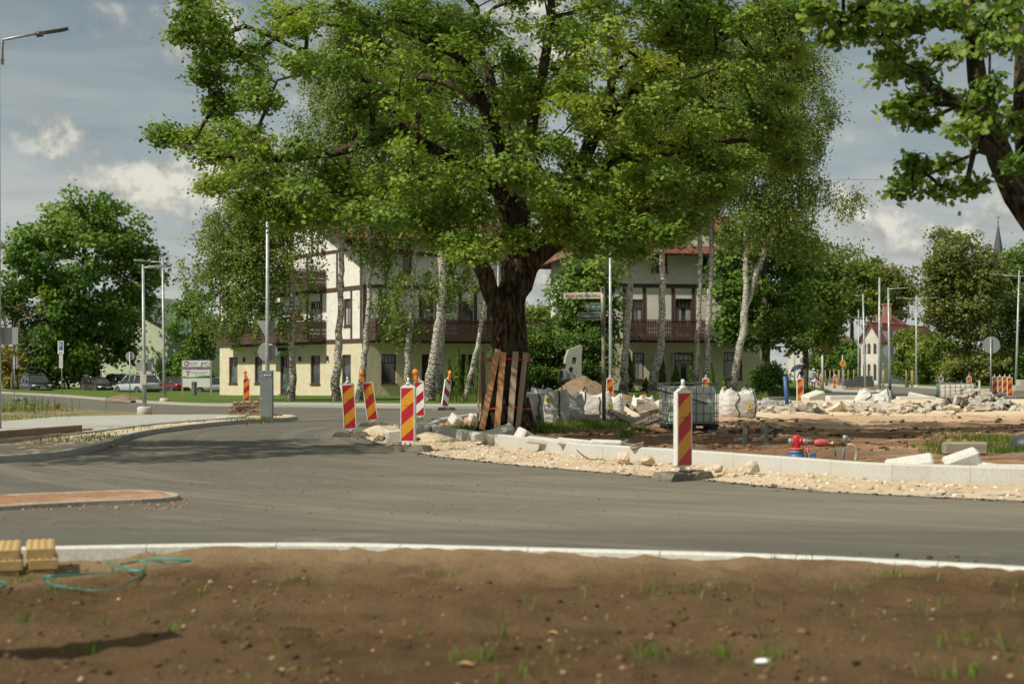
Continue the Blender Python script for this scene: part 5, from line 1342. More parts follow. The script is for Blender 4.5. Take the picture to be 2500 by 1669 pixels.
# ------------------------------------------------------------------ roadworks beacons
M_PW = mat('beacon_white', (.72, .71, .67), .45, (.60, .585, .54), 14, third=(.50, .47, .41), tscale=6, tlo=.62, thi=.72)
M_RED = mat('beacon_red', (.42, .008, .020), .42, (.34, .009, .018), 6, third=(.26, .055, .04), tscale=5, tlo=.64, thi=.74)
M_YELO = mat('beacon_yellow', (.60, .265, .008), .42, (.52, .225, .008), 6, third=(.42, .24, .06), tscale=5, tlo=.60, thi=.74)
M_WHT = mat('beacon_reflective', (.78, .78, .76), .38, (.70, .70, .68), 6)
M_RUB = mat('rubber_base', (.105, .098, .080), .9, (.165, .152, .122), 16, bump=.004, third=(.23, .205, .16), tscale=3)
M_AMB = mat('amber_lens', (.85, .27, .015), .25, (.75, .20, .01), 12)
M_DK = mat('dark_print', (.05, .035, .02), .7)
def beacon_proto(light, flip):
    """striped warning panel on a rubber foot; light = white instead of yellow stripes"""
    root = empty('warning_beacon', (0, 0, 0))
    b = MB()
    for s in (-1, 1):
        pr = [(.0, .035), (.13, .11), (.36, .11), (.42, .03), (.42, 0), (0, 0)]
        b.prism([(s * (x if x else .035), z) for x, z in pr], -.19, .19, M=XZ)
        b.box((s * .25, 0, .116), (.15, .20, .016), bev=.004)
    b.box((0, 0, .045), (.12, .36, .09)); b.box((0, 0, .10), (.09, .09, .06))
    b.build('rubber_foot', M_RUB, root)
    f = MB()
    w, z0, z1, t = .145, .175, 1.235, .028
    out = [(-w, z0 + .02), (-w + .03, z0), (w - .03, z0), (w, z0 + .02), (w, z1 - .05), (.06, z1), (-.06, z1), (-w, z1 - .05)]
    f.prism(out, -t, t, M=XZ)
    f.box((0, 0, z0 - .03), (.06, .05, .08))
    f.tube([(0, 0, z1 - .005), (0, 0, z1 + .035)], .046, 10); f.tube([(0, 0, z1 + .03), (0, 0, z1 + .125)], [.026, .023], 10)
    for s in (-1, 1):
        for yy in (-t - .006, t + .006): f.box((s * (w - .009), yy, (z0 + z1) / 2 - .02), (.017, .012, z1 - z0 - .10), bev=.004)
    f.build('frame', M_PW, root)
    p = MB(); wx = .127; za, zb_ = .20, 1.17; H = zb_ - za
    lines = [(.21 + .25 * k, -.0 + .25 * k) for k in range(-1, 6)]
    for side in (-1, 1):
        fl_ = flip * side
        for k in range(len(lines) - 1):
            la, ra = lines[k]; lb, rb_ = lines[k + 1]
            if fl_ > 0: la, ra, lb, rb_ = ra, la, rb_, lb
            def clip(poly):
                for lim, sgn in ((0, 1), (1, -1)):
                    o = []
                    for i in range(len(poly)):
                        a, c = poly[i], poly[(i + 1) % len(poly)]
                        ia, ic = (a[1] - lim) * sgn >= 0, (c[1] - lim) * sgn >= 0
                        if ia: o.append(a)
                        if ia != ic: q = (lim - a[1]) / (c[1] - a[1]); o.append((a[0] + (c[0] - a[0]) * q, lim))
                    poly = o
                    if not poly: return []
                return poly
            poly = clip([(-1, la), (1, ra), (1, rb_), (-1, lb)])
            if len(poly) < 3: continue
            y = side * (t + .0035)
            p.face([(x * wx, y, zb_ - v * H) for x, v in poly], 0 if k % 2 == 0 else 1)
    po = p.build('panel', [M_RED, M_WHT if light else M_YELO], root)
    if not light:
        tv, tf = text_geo('VIANOVA', .15, .024); tx = MB()
        tx.add([(v.x - .075, -t - .006, v.y + .83) for v in tv], tf); tx.build('lettering', M_DK, po)
    return root
def add_lamp(root, edge):
    l = MB(); l.box((.0, 0, 1.30), (.10, .085, .16), bev=.015); lo = l.build('lamp', M_AMB, root)
    l = MB(); l.lathe([(.0, -.045), (.07, -.042), (.088, -.018), (.088, .018), (.07, .042), (0, .045)], 18, M=TM((0, 0, 1.47), pi / 2 if edge else 0) @ Matrix.Rotation(pi / 2, 4, 'X'), cap=False)
    l.tube([(0, 0, 1.56), (0, 0, 1.59)], .014, 6); l.build('lens', M_AMB, lo)
P_RY = beacon_proto(False, 1); P_RYb = beacon_proto(False, -1); P_RW = beacon_proto(True, 1); P_RWb = beacon_proto(True, -1)
used = set()
def beacon(proto, px, d, lab, yaw=0, tilt=0, z=0.0, lamp=None, py=None, dx=0.0, group='roadworks beacons'):
    loc = W(px, 0, d); loc.z = z
    r = dup(proto, loc, label=lab, group=group, rot=(0, 0, R(yaw))); r['category'] = 'beacon'
    kids = KIDS.get(r.name, [])
    if tilt or lamp:
        for k in kids:
            if k.name.startswith('rubber'): continue
            k.rotation_euler = (0, R(tilt), 0)
    if lamp:
        add_lamp(r, lamp == 'edge')
        for k in KIDS[r.name]:
            if k.name.startswith('lamp'): k.location = (dx * cos(R(tilt)), -.03, -dx * sin(R(tilt))); k.rotation_euler = (0, R(tilt), 0)
    return r
beacon(P_RY, 1667, 19.25, 'nearest red and yellow beacon, in front of the green water tank', yaw=40)
beacon(P_RY, 997, 26.2, 'red and yellow beacon standing by the sand, left of the planked oak', yaw=-22)
beacon(P_RY, 856, 32.2, 'red and yellow beacon at the left end of the sand', yaw=8, tilt=-3)
beacon(P_RY, 912, 38.3, 'tilted red and yellow beacon with an edge-on amber lamp', yaw=10, tilt=-8, lamp='edge', dx=-.12)
beacon(P_RW, 1026, 41.8, 'red and white beacon with a round amber lamp facing us', yaw=-5, tilt=-2, lamp='face', dx=-.09)
beacon(P_RWb, 1084, 55, 'red and white beacon leaning right with an edge-on amber lamp', yaw=35, tilt=9, lamp='edge', dx=.02)
beacon(P_RY, 602, 64, 'red and yellow beacon with a round lamp behind the pallets', yaw=5, lamp='face', dx=-.06)
beacon(P_RY, 1489, 61, 'red and yellow beacon beside the grey sign post, behind the white bags', yaw=10)
beacon(P_RY, 1723, 62, 'red and yellow beacon whose top shows above the water tank', yaw=0, group='roadworks beacons')
beacon(P_RY, 1953, 61.5, 'red and yellow beacon standing next to the blue pipe', yaw=12)
beacon(P_RYb, 2004, 126, 'small far beacon half hidden by the lamp post near the pedestrians', yaw=-10, z=.0)
beacon(P_RYb, 2038, 118, 'small far beacon on the edge of the far street', yaw=-10, z=.0)
for px, d, lab in ((2428, 85, 'first from the left of four beacons in a row, right of the round sign'), (2441, 95, 'second and smallest of four beacons in a row'), (2453, 90, 'third of four beacons in a row at the right'), (2465, 78, 'last and largest of four beacons in a row at the right')):
    beacon(P_RY, px, d, lab, yaw=5)
beacon(P_RW, 2298, 86, 'red and white beacon at the left corner of the far caged tank', yaw=12)
beacon(P_RY, 2366, 88, 'red and yellow beacon behind the right end of the far caged tank', yaw=0)
beacon(P_RY, 2347, 84, 'low lying beacon whose top pokes out of the far caged tank', yaw=60, z=-.35)
for p_ in (P_RY, P_RYb, P_RW, P_RWb):
    for c in KIDS.get(p_.name, []):
        for gc in KIDS.get(c.name, []): bpy.data.objects.remove(gc)
        bpy.data.objects.remove(c)
    bpy.data.objects.remove(p_)

# ------------------------------------------------------------------ lamp posts and traffic signs
M_GALV = mat('galvanised', (.36, .385, .385), .45, (.27, .295, .30), 9, metal=.35, third=(.42, .44, .43), tscale=3)
M_SIGNB = mat('sign_back', (.30, .315, .305), .55, (.26, .275, .265), 3, metal=.2)
M_FOOT = mat('footing', (.50, .47, .40), .9, (.42, .39, .33), 12, bump=.004)
M_LUM = mat('luminaire_grey', (.23, .235, .23), .5)
M_LENS = mat('lamp_glass', (.55, .50, .36), .3)
def lamp_post(label, px, d, top, arms=(), r=.075, foot=True, z=0.0, drop=.9, lean=0.0, group='lamp posts', luml=.62):
    """arms: (horizontal reach in m, upward slope) - bracket with a flat luminaire"""
    b = W(px, 0, d); b.z = z; zt = CH + (HY - top) * d / F - z
    o = empty('lamp_post', b, 0, label, 'lamp post', group)
    m = MB(); m.tube([(0, 0, 0), (lean * .3, 0, zt * .3), (lean, 0, zt)], [r, r * .86, r * .58], 12); m.build('pole', M_GALV, o)
    if foot: m = MB(); m.lathe([(.24, -.2), (.24, .20), (.20, .26)], 14); m.build('footing', M_FOOT, o)
    for (reach, rise, zz) in arms:
        s = 1 if reach > 0 else -1
        za = zz if zz is not None else zt - .1
        m = MB(); L = abs(reach)
        if drop: m.tube([(s * .10 + lean, 0, za - drop), (s * .10 + lean, 0, za), (s * (L - luml * .5) + lean, 0, za + rise * .7)], .032, 8)
        else: m.tube([(lean, 0, za), (s * (L - luml * .5) + lean, 0, za + rise * .7)], .032, 8)
        ao = m.build('arm', M_GALV, o)
        M = TM((s * L + lean, 0, za + rise), 0 if s > 0 else pi, 0, -atan2(rise, L))
        m = MB(); m.prism([(-luml * .62, -.045), (-luml * .36, -.13), (luml * .28, -.15), (luml * .5, 0), (luml * .28, .15), (-luml * .36, .13), (-luml * .62, .045)], -.015, .055, M=M)
        m.tube([M @ Vector((-luml * .75, 0, .01)), M @ Vector((-luml * .5, 0, .01))], .055, 8)
        lo = m.build('luminaire', M_LUM, ao)
        m = MB(); m.face([M @ Vector(q) for q in ((-.02, -.1, -.019), (luml * .24, -.11, -.019), (luml * .40, 0, -.019), (luml * .24, .11, -.019), (-.02, .1, -.019))]); m.build('lens', M_LENS, lo)
    return o
def board(parent, name, pts, x, z, m, th=.012, y=-.085):
    mb = MB(); mb.prism([(x + a, z + c) for a, c in pts], -th, th, M=Matrix.Translation((0, -y, 0)) @ XZ); return mb.build(name, m, parent)
CIRC = lambda r, n=28: [(r * cos(2 * pi * k / n), r * sin(2 * pi * k / n)) for k in range(n)]
def zz(py, d, z0=0.0): return CH + (HY - py) * d / F - z0
# pole whose shaft stands on the left edge of the picture
d0 = 34.0
lp = lamp_post('lamp post at the left edge of the picture with a luminaire hanging into the sky', -6, d0, 40, (), r=.09, z=.1, foot=False)
zt = zz(90, d0, .1); m = MB(); k = d0 / F
m.tube([(12 * k, 0, zz(158, d0, .1)), (12 * k, 0, zz(98, d0, .1)), (98 * k, 0, zz(82, d0, .1))], .036, 10); ao = m.build('arm', M_GALV, lp)
for yy in (107, 147): c = MB(); c.tube([(-.02, 0, zz(yy, d0, .1)), (18 * k, 0, zz(yy, d0, .1))], .012, 6); c.build('bracket', M_GALV, ao)
M = TM((140 * k, 0, zz(78, d0, .1)), 0, R(20), -R(9)); m = MB(); m.tube([(-.44, 0, .0), (-.30, 0, .0)], .07, 10, M=M)
m.prism([(-.36, -.07), (-.16, -.17), (.20, -.16), (.33, 0), (.20, .16), (-.16, .17), (-.36, .07)], -.02, .06, M=M); lo = m.build('luminaire', mat('luminaire_shaded', (.06, .06, .062), .5), ao)  # darker copy of the luminaire grey, paints in its shadowed underside
m = MB(); m.face([(.02, -.12, -.025), (.18, -.12, -.025), (.28, 0, -.025), (.18, .12, -.025), (.02, .12, -.025)], 0, M); m.build('lens', M_LENS, lo)
board(lp, 'sign_plate', [(-20 * k, -21 * k), (21 * k, -21 * k), (21 * k, 20 * k), (-20 * k, 20 * k)], 25 * k, zz(819, d0, .1), M_SIGNB, y=-.12)
o = lamp_post('short lamp post with a sign plate and a box on it, on the left pavement', 353, 46, 646, ((.62, .03, None),), r=.075, z=.1, drop=0, lean=-.05)
k = 46 / F; board(o, 'sign_plate', [(-20 * k, -11 * k), (20 * k, -11 * k), (20 * k, 11 * k), (-20 * k, 11 * k)], -2 * k, zz(895, 46, .1), M_SIGNB)
m = MB(); m.box((.0, -.12, zz(927, 46, .1)), (.20, .12, .33), bev=.01); m.build('switch_box', M_FOOT, o)
o = lamp_post('taller lamp post with a long arm, beside the red car', 402, 66.8, 628, ((-1.05, .06, zz(640, 66.8)),), r=.085, lean=-.1, drop=.7)
o = lamp_post('lamp post rising from a galvanised box, carrying triangle and round sign backs', 653, 41.7, 445, ((1.0, .1, zz(470, 41.7)), (-1.0, .1, zz(470, 41.7))), r=.072, foot=False, z=.08, drop=.8)
k = 41.7 / F
board(o, 'triangle_sign', [(-28 * k, 23 * k), (28 * k, 23 * k), (1.5 * k, -23 * k), (-1.5 * k, -23 * k)], -.01, zz(805, 41.7, .08), M_SIGNB, y=-.085)
ro_ = board(o, 'round_sign', CIRC(24 * k), -.01, zz(858, 41.7, .08), M_SIGNB, y=-.085)
m = MB(); m.box((.10, -.10, zz(841, 41.7, .08)), (.10, .004, .028)); m.build('sticker', M_WHT, ro_)
m = MB(); m.box((-.02, .0, .72), (.37, .20, 1.44), bev=.012); m.box((-.19, -.05, .55), (.03, .05, .2)); bx = m.build('base_cabinet', mat('cabinet_grey', (.20, .225, .215), .5, (.165, .185, .178), 4, metal=.25, third=(.42, .38, .28), tscale=9, tlo=.66, thi=.70), o)
for i in range(3): m = MB(); m.lathe([(.0, .012), (.03, .01), (.032, 0)], 12, M=TM((-.05 + .075 * i, -.101, 1.29)) @ Matrix.Rotation(pi / 2, 4, 'X')); m.build('badge', mat('badge_blue', (.10, .16, .42), .4, (.5, .55, .65), 60), bx)
lamp_post('lamp post between the two houses, behind the fingerpost', 1491, 62, 556, ((.42, .06, zz(566, 62)),), r=.085, drop=0, z=.05, lean=-.03)
lamp_post('lamp post half hidden behind the left limb of the oak', 1216, 66, 640, ((-.42, .02, None),), r=.07, drop=0)
lamp_post('twin-armed lamp post left of the white house', 2096, 150, 756, ((1.7, .1, zz(775, 150)), (-1.7, .1, zz(775, 150))), r=.10)
lamp_post('lamp post with one arm to the left, before the lit gable', 2113, 110, 718, ((-1.1, .02, None),), r=.10, drop=0, lean=-.2)
lamp_post('bare lamp pole without arm, before the white house', 2147, 100, 677, (), r=.115)
o = lamp_post('lamp post with triangle and round sign backs before the white house', 2173, 91, 702, ((1.05, .06, None),), r=.10, drop=0, lean=-.12)
k = 91 / F
board(o, 'triangle_sign', [(-18 * k, 14 * k), (18 * k, 14 * k), (1 * k, -14 * k), (-1 * k, -14 * k)], -.05, zz(822, 91), M_SIGNB, y=-.12)
board(o, 'round_sign', CIRC(15.5 * k), -.03, zz(856, 91), M_SIGNB, y=-.12)
lamp_post('twin-armed lamp post right of the white house', 2237, 140, 721, ((1.9, .12, zz(730, 140)), (-1.7, .12, zz(730, 140))), r=.11, drop=1.0)
lamp_post('twin-armed lamp post at the right edge', 2480, 118, 660, ((1.8, .1, zz(674, 118)), (-1.8, .12, zz(674, 118))), r=.11, drop=1.0, lean=.28)
lamp_post('twin-armed lamp post behind the yellowish maple', 1940, 190, 800, ((1.5, .05, None), (-1.5, .05, None)), r=.10)
lamp_post('plain grey post between the two small far beacons', 2008, 113, 846, (), r=.12, foot=False)
def sign_post(label, px, d, top, z=0.0, r=.03):
    b = W(px, 0, d); b.z = z; o = empty('road_sign', b, 0, label, 'road sign'); zt = CH + (HY - top) * d / F - z
    m = MB(); m.tube([(0, 0, -.1), (0, 0, zt)], r, 10); m.build('pole', M_GALV, o); return o
d0 = 92; k = d0 / F; o = sign_post('parking zone sign with white panels under it, right of the dark car', 151, d0, 833, .1, .035)
board(o, 'sign_plate', [(-7 * k, -16 * k), (7 * k, -16 * k), (7 * k, 16 * k), (-7 * k, 16 * k)], -2 * k, zz(848, d0, .1), M_WHT, y=.06)
b_ = board(o, 'blue_field', [(-4.6 * k, -10 * k), (4.6 * k, -10 * k), (4.6 * k, 10 * k), (-4.6 * k, 10 * k)], -2 * k, zz(844, d0, .1), mat('sign_blue', (.02, .07, .30), .4), y=.075)
def put_text(parent, txt, x, z, w, h, m, y, name='lettering', rz=0):
    tv, tf = text_geo(txt, w, h); mb = MB(); mb.add([(v.x + x, y, v.y + z) for v in tv], tf); return mb.build(name, m, parent)
put_text(b_, 'P', -4.5 * k, zz(851, d0, .1), 5.2 * k, 14 * k, M_WHT, -.093)
put_text(o, 'ZONA', -6.5 * k, zz(862, d0, .1), 9 * k, 4.5 * k, M_DK, -.078)
for i, (y0, y1) in enumerate(((866, 876), (877, 886), (887, 898))):
    c = board(o, 'sub_plate', [(-4.4 * k, -(y1 - y0) / 2 * k), (4.4 * k, -(y1 - y0) / 2 * k), (4.4 * k, (y1 - y0) / 2 * k), (-4.4 * k, (y1 - y0) / 2 * k)], -1.5 * k, zz((y0 + y1) / 2, d0, .1), M_WHT, y=.06)
    for q in range(2): m = MB(); m.box((-1.5 * k, -.073, zz(y0 + 3 + q * 3.5, d0, .1)), (5.5 * k, .002, .035)); m.build('print', M_DK, c)
d0 = 96; k = d0 / F; o = sign_post('small sign seen edge-on from behind, left of the dark car', 35, d0, 868, .1)
board(o, 'sign_plate', [(-5.5 * k, -15 * k), (5.5 * k, -15 * k), (5.5 * k, 15 * k), (-5.5 * k, 15 * k)], 1.5 * k, zz(885, d0, .1), M_SIGNB, y=-.05)
d0 = 72; k = d0 / F; o = sign_post('round sign seen from behind, before the silver car', 317, d0, 858, .1)
board(o, 'round_sign', CIRC(11 * k), 0, zz(869, d0, .1), M_SIGNB, y=-.05)
d0 = 96; k = d0 / F; o = sign_post('large round sign back right of the caged tank', 2419, d0, 824, 0, .05)
board(o, 'round_sign', CIRC(21 * k), 2 * k, zz(842, d0), M_SIGNB, y=-.06)
d0 = 130; k = d0 / F; o = sign_post('orange round end-of-limit sign on the far street', 2057, d0, 866, 0, .06)
sg = board(o, 'round_sign', CIRC(7.6 * k), 0, zz(887, d0), mat('sign_orange', (.72, .31, .02), .45), y=.08)
m = MB(); m.box((0, -.095, zz(887, d0)), (.46, .004, .045), rot=(0, R(-40), 0)); m.box((-.02, -.095, zz(884, d0)), (.22, .004, .07)); m.box((.02, -.095, zz(890, d0)), (.26, .004, .05)); m.build('symbol', mat('sign_print', (.10, .07, .03), .6), sg)
d0 = 140; k = d0 / F; o = sign_post('pale round sign behind the foliage by the umbrella', 1961, d0, 868, 0, .05)
board(o, 'round_sign', CIRC(8.6 * k), 0, zz(880, d0), M_SIGNB, y=.08)

# ---- fingerpost on the island
d0 = 34.8; k = d0 / F; b = W(1475, 0, d0); b.z = .16
o = empty('fingerpost', b, 0, 'grey-brown fingerpost with a hospital sign and two green street name plates', 'signpost')
M_POST = mat('post_grey', (.19, .175, .145), .55, (.145, .13, .108), 8, stretch=(1, 1, .2), metal=.2)
M_POSTL = mat('post_light', (.36, .34, .29), .5, (.29, .27, .23), 8, stretch=(1, 1, .2), metal=.2)
m = MB(); m.tube([(0, 0, -.1), (-.025, 0, zz(790, d0, .16))], .047, 12); m.build('pole', M_POST, o)
m = MB(); m.tube([(-.025, 0, zz(791, d0, .16)), (-.035, 0, zz(706, d0, .16))], .054, 12); m.lathe([(.054, 0), (.05, .04), (.03, .065), (0, .072)], 12, M=TM((-.035, 0, zz(706, d0, .16))), cap=False); m.build('sleeve', M_POSTL, o)
m = MB(); m.lathe([(.085, -.05), (.085, .11), (.05, .125)], 12); m.build('collar', M_POST, o)
def finger(px0, px1, y0, y1, mat_b, slope=0.0, yy=0.0):
    x0, x1 = (px0 - 1475) * k, (px1 - 1475) * k; za, zb_ = zz(y1, d0, .16), zz(y0, d0, .16)
    m = MB(); m.add([(x0, yy - .018, za - slope), (x1, yy - .018, za), (x1, yy - .018, zb_), (x0, yy - .018, zb_ - slope), (x0, yy + .018, za - slope), (x1, yy + .018, za), (x1, yy + .018, zb_), (x0, yy + .018, zb_ - slope)], [(0, 1, 2, 3), (7, 6, 5, 4), (0, 4, 5, 1), (1, 5, 6, 2), (2, 6, 7, 3), (3, 7, 4, 0)])
    return m.build('sign_plate', mat_b, o), x0, x1, za, zb_
M_BEIGE = mat('sign_beige', (.74, .70, .57), .6, (.68, .64, .52), 5); M_GRN = mat('sign_green', (.014, .105, .085), .45, (.02, .13, .105), 3); M_LET = mat('sign_letter', (.80, .82, .74), .5); M_MAROON = mat('sign_maroon', (.30, .06, .07), .5)
pl, x0, x1, za, zb_ = finger(1376, 1467, 713, 728.5, M_BEIGE, .015)
h = zb_ - za; w = x1 - x0
def line_box(parent, xa, xb, z0, z1, y, m, t=.004):
    q = MB()
    q.box(((xa + xb) / 2, y, z0), (xb - xa, .003, t)); q.box(((xa + xb) / 2, y, z1), (xb - xa, .003, t)); q.box((xa, y, (z0 + z1) / 2), (t, .003, z1 - z0 - t)); q.box((xb, y, (z0 + z1) / 2), (t, .003, z1 - z0 - t)); q.build('border', m, parent)
line_box(pl, x0 + .03, x0 + .14, za + .01, zb_ - .03, -.020, M_MAROON, .003); line_box(pl, x0 + .155, x0 + .265, za + .01, zb_ - .03, -.020, M_MAROON, .003)
m = MB(); cx, cz = x0 + .085, za + .058
m.add([(cx + a, -.021, cz + c) for a, c in ((-.043, 0), (-.005, .042), (.012, .042), (-.018, .010), (.042, .010), (.042, -.010), (-.018, -.010), (.012, -.042), (-.005, -.042))], [tuple(range(9))]); m.build('arrow', M_DK, pl)
m = MB(); cx = x0 + .21; s_ = .012
m.add([(cx + a * s_, -.021, cz + c * s_) for a, c in ((-1, -3), (1, -3), (1, -1), (3, -1), (3, 1), (1, 1), (1, 3), (-1, 3), (-1, 1), (-3, 1), (-3, -1), (-1, -1))], [tuple(range(12))]); m.build('red_cross', mat('cross_red', (.42, .01, .02), .5), pl)
put_text(pl, 'SLIMNĪCA-POLIKLĪNIKA', x0 + .29, za + .025, .54, .098, M_DK, -.021); put_text(pl, '0.8', x0 + .845, za + .025, .048, .055, M_DK, -.021)
pl, x0, x1, za, zb_ = finger(1427, 1470, 738, 758, M_POST, .0, -.0)
m = MB(); m.box(((x0 + x1) / 2, -.021, (za + zb_) / 2), (x1 - x0 - .07, .006, zb_ - za - .06)); gf = m.build('name_field', M_GRN, pl)
line_box(gf, x0 + .045, x1 - .045, za + .04, zb_ - .04, -.026, M_LET, .003)
put_text(gf, 'PILS iela', x0 + .06, za + .066, .195, .075, M_LET, -.026); put_text(gf, '15-9', x0 + .30, za + .066, .075, .058, M_LET, -.026)
pl, x0, x1, za, zb_ = finger(1412, 1467, 761, 781, M_POSTL, .012, 0)
m = MB(); m.box(((x0 + x1) / 2, -.021, (za + zb_) / 2 - .006), (x1 - x0 - .06, .006, zb_ - za - .07), rot=(0, -.022, 0)); gf = m.build('name_field', M_GRN, pl)
put_text(gf, 'JĀŅA ČAKSTES iela', x0 + .045, za + .05, .38, .098, M_LET, -.027); put_text(gf, '1-9', x1 - .105, za + .075, .058, .06, M_LET, -.027)

# ---- notice board and small cabinet by the left house
d0 = 88; k = d0 / F; b = W(480, 0, d0); b.z = .1
o = empty('notice_board', b, 0, 'white notice board on two posts advertising a dentist and a doctor', 'notice board')
M_BW = mat('board_white', (.66, .66, .61), .5, (.62, .62, .575), 3); M_PURP = mat('board_purple', (.085, .03, .17), .5); M_TEAL = mat('board_teal', (.03, .20, .14), .5, (.02, .12, .11), .6)
bx = lambda x: (x - 480) * k; bz = lambda y: zz(y, d0, .1)
for x in (445.5, 515.3): m = MB(); m.box((bx(x), 0, bz(922)), (.09, .09, bz(880) - bz(964.5))); m.build('post', M_FOOT if False else M_POSTL, o)
m = MB(); m.box((bx(480), -.03, bz(912)), (bx(513.5) - bx(447), .05, bz(880) - bz(944.5))); pn = m.build('panel', M_BW, o)
m = MB(); m.box((bx(480), 0, bz(878.6)), (bx(514) - bx(446), .10, .05)); m.build('cap', M_PURP, o)
fy = -.058
m = MB(); m.box((bx(480), fy, bz(898.3)), (bx(513.4) - bx(447.1), .004, bz(895) - bz(901.6))); pu = m.build('purple_band', M_PURP, pn)
put_text(pu, 'ZOBĀRSTNIECĪBA', bx(448.5), bz(900), bx(483.5) - bx(448.5), bz(896) - bz(900), M_BW, fy - .004)
put_text(pu, '27534966', bx(493), bz(900), bx(512) - bx(493), bz(896.6) - bz(900), M_BW, fy - .004)
m = MB(); m.tube([(bx(488.6), fy - .003, bz(896.6)), (bx(488.9), fy - .003, bz(898.8)), (bx(491.2), fy - .003, bz(899.8))], .018, 6); m.build('phone_symbol', M_BW, pu)
put_text(pn, 'ALSE', bx(461.5), bz(889), bx(482) - bx(461.5), bz(884.2) - bz(889), M_DK, fy); put_text(pn, 'DENTAL', bx(463.5), bz(891), bx(479) - bx(463.5), bz(889.9) - bz(891), M_PURP, fy)
def tooth(cx, cy, w, h, m_, r):
    pts = [(-.5, .30), (-.42, .48), (-.2, .5), (0, .40), (.22, .5), (.42, .46), (.5, .25), (.42, -.1), (.32, -.5), (.12, -.48), (.02, -.12), (-.12, -.12), (-.2, -.48), (-.36, -.46), (-.42, -.1), (-.5, .30)]
    q = MB(); q.tube([(cx + a * w, fy - .004, cy + c * h) for a, c in pts], r, 5, cap=False)
    q.tube([(cx - .30 * w, fy - .004, cy + .42 * h), (cx + .05 * w, fy - .004, cy + .2 * h), (cx + .45 * w, fy - .004, cy + .1 * h)], r * .8, 5); q.build('tooth_logo', m_, pn)
tooth(bx(455.8), bz(887.3), bx(461) - bx(450.6), bz(882) - bz(893), M_DK, .014)
q = MB(); q.tube([(bx(a), fy - .004, bz(c)) for a, c in ((492, 894), (491.5, 888), (493.5, 883.5), (496.5, 883), (499.5, 886), (503, 890.5), (509, 894.3))], .02, 5)
q.tube([(bx(a), fy - .004, bz(c)) for a, c in ((500, 885.2), (505, 884.2), (510, 885), (511.8, 888), (511.2, 890.5))], .018, 5); q.tube([(bx(a), fy - .004, bz(c)) for a, c in ((494, 889), (496, 887.3), (500, 887.5))], .01, 5)
q.build('tooth_outline', mat('logo_violet', (.27, .23, .38), .5), pn)
put_text(pn, 'DINAS PUHARTES', bx(468), bz(910.7), bx(507) - bx(468), bz(907.4) - bz(910.7), M_DK, fy); put_text(pn, 'DOKTORĀTS', bx(475), bz(915), bx(500) - bx(475), bz(911.8) - bz(915), M_DK, fy)
q = MB(); q.tube([(bx(a), fy - .004, bz(c)) for a, c in ((453, 905.3), (455, 907.3), (459, 908), (463, 907.3), (465, 905.3), (453, 905.3))], .009, 5); q.tube([(bx(a), fy - .004, bz(c)) for a, c in ((459, 908), (459, 914.5), (456.5, 916.8))], .012, 5)
q.tube([(bx(a), fy - .004, bz(c)) for a, c in ((459, 908.5), (461.5, 909), (461.6, 911), (459, 912), (458, 914), (461.5, 916.8))], .009, 5); q.build('chalice_logo', M_DK, pn)
m = MB(); N_ = 24; top = [(446.9 + 66.6 * i / N_, 918.2 + 2.0 * sin(pi * min(1, i / N_ * 1.7)) - (1.9 if i / N_ > .6 else 0) * sstep(.45, 1, i / N_)) for i in range(N_ + 1)]
m.add([(bx(x), fy, bz(y)) for x, y in top] + [(bx(x), fy, bz(922.8)) for x, y in top], [(i, i + 1, N_ + 2 + i, N_ + 1 + i) for i in range(N_)]); m.build('teal_wave', M_TEAL, pn)
d0 = 86; k = d0 / F; b = W(473, 0, d0); b.z = .1
o = empty('charging_pillar', b, 0, 'small grey metal pillar with sockets standing before the notice board', 'pillar')
m = MB(); m.box((-.02, 0, .41), (.18, .24, .83), bev=.012); m.box((.095, .05, .41), (.15, .2, .83), bev=.01); m.build('body', mat('cabinet_grey', (.2, .22, .21), .5), o)
m = MB(); m.box((.10, -.055, .57), (.05, .02, .06)); m.build('socket', mat('socket_red', (.5, .06, .07), .5), o)
m = MB(); m.box((-.05, -.124, .68), (.05, .01, .16)); m.box((-.04, -.124, .50), (.03, .01, .03)); m.build('vent', M_DK, o)

# ------------------------------------------------------------------ things on and around the island
M_PLANK = mat('plank_fresh', (.56, .31, .15), .8, (.42, .225, .11), 5, stretch=(6, 6, .6), bump=.004, third=(.22, .12, .065), tscale=3, tlo=.62, thi=.7)
M_PLANK2 = mat('plank_weathered', (.42, .325, .225), .85, (.32, .245, .165), 5, stretch=(6, 6, .6), bump=.004)
oc = Vector((obase.x, obase.y, 0))
M_HOSE = mat('hose_red', (.48, .025, .035), .4, (.40, .02, .03), 8)
PLK = [((1165, 1062), (1174, 840), .05, M_PLANK2, 'narrow plank seen edge-on at the left side of the oak trunk', -.05, 80), ((1176, 1048), (1216, 852), .125, M_PLANK, 'slanting orange plank tied to the front of the oak trunk', -.52, 0), ((1213, 1048), (1229, 859), .125, M_PLANK, 'orange plank just right of the slanting one on the oak trunk', -.55, 0),
       ((1244, 1052), (1259, 858), .125, M_PLANK2, 'greyish plank at the middle right of the oak trunk', -.52, 0), ((1263, 1050), (1283, 860), .115, M_PLANK2, 'pale plank at the right side of the oak trunk', -.38, 30), ((1272, 1044), (1290, 862), .05, M_PLANK2, 'plank seen edge-on at the far right of the oak trunk', .02, 80), ((1181, 1040), (1178, 858), .10, M_PLANK2, 'plank behind the left side of the oak trunk', .35, 40)]
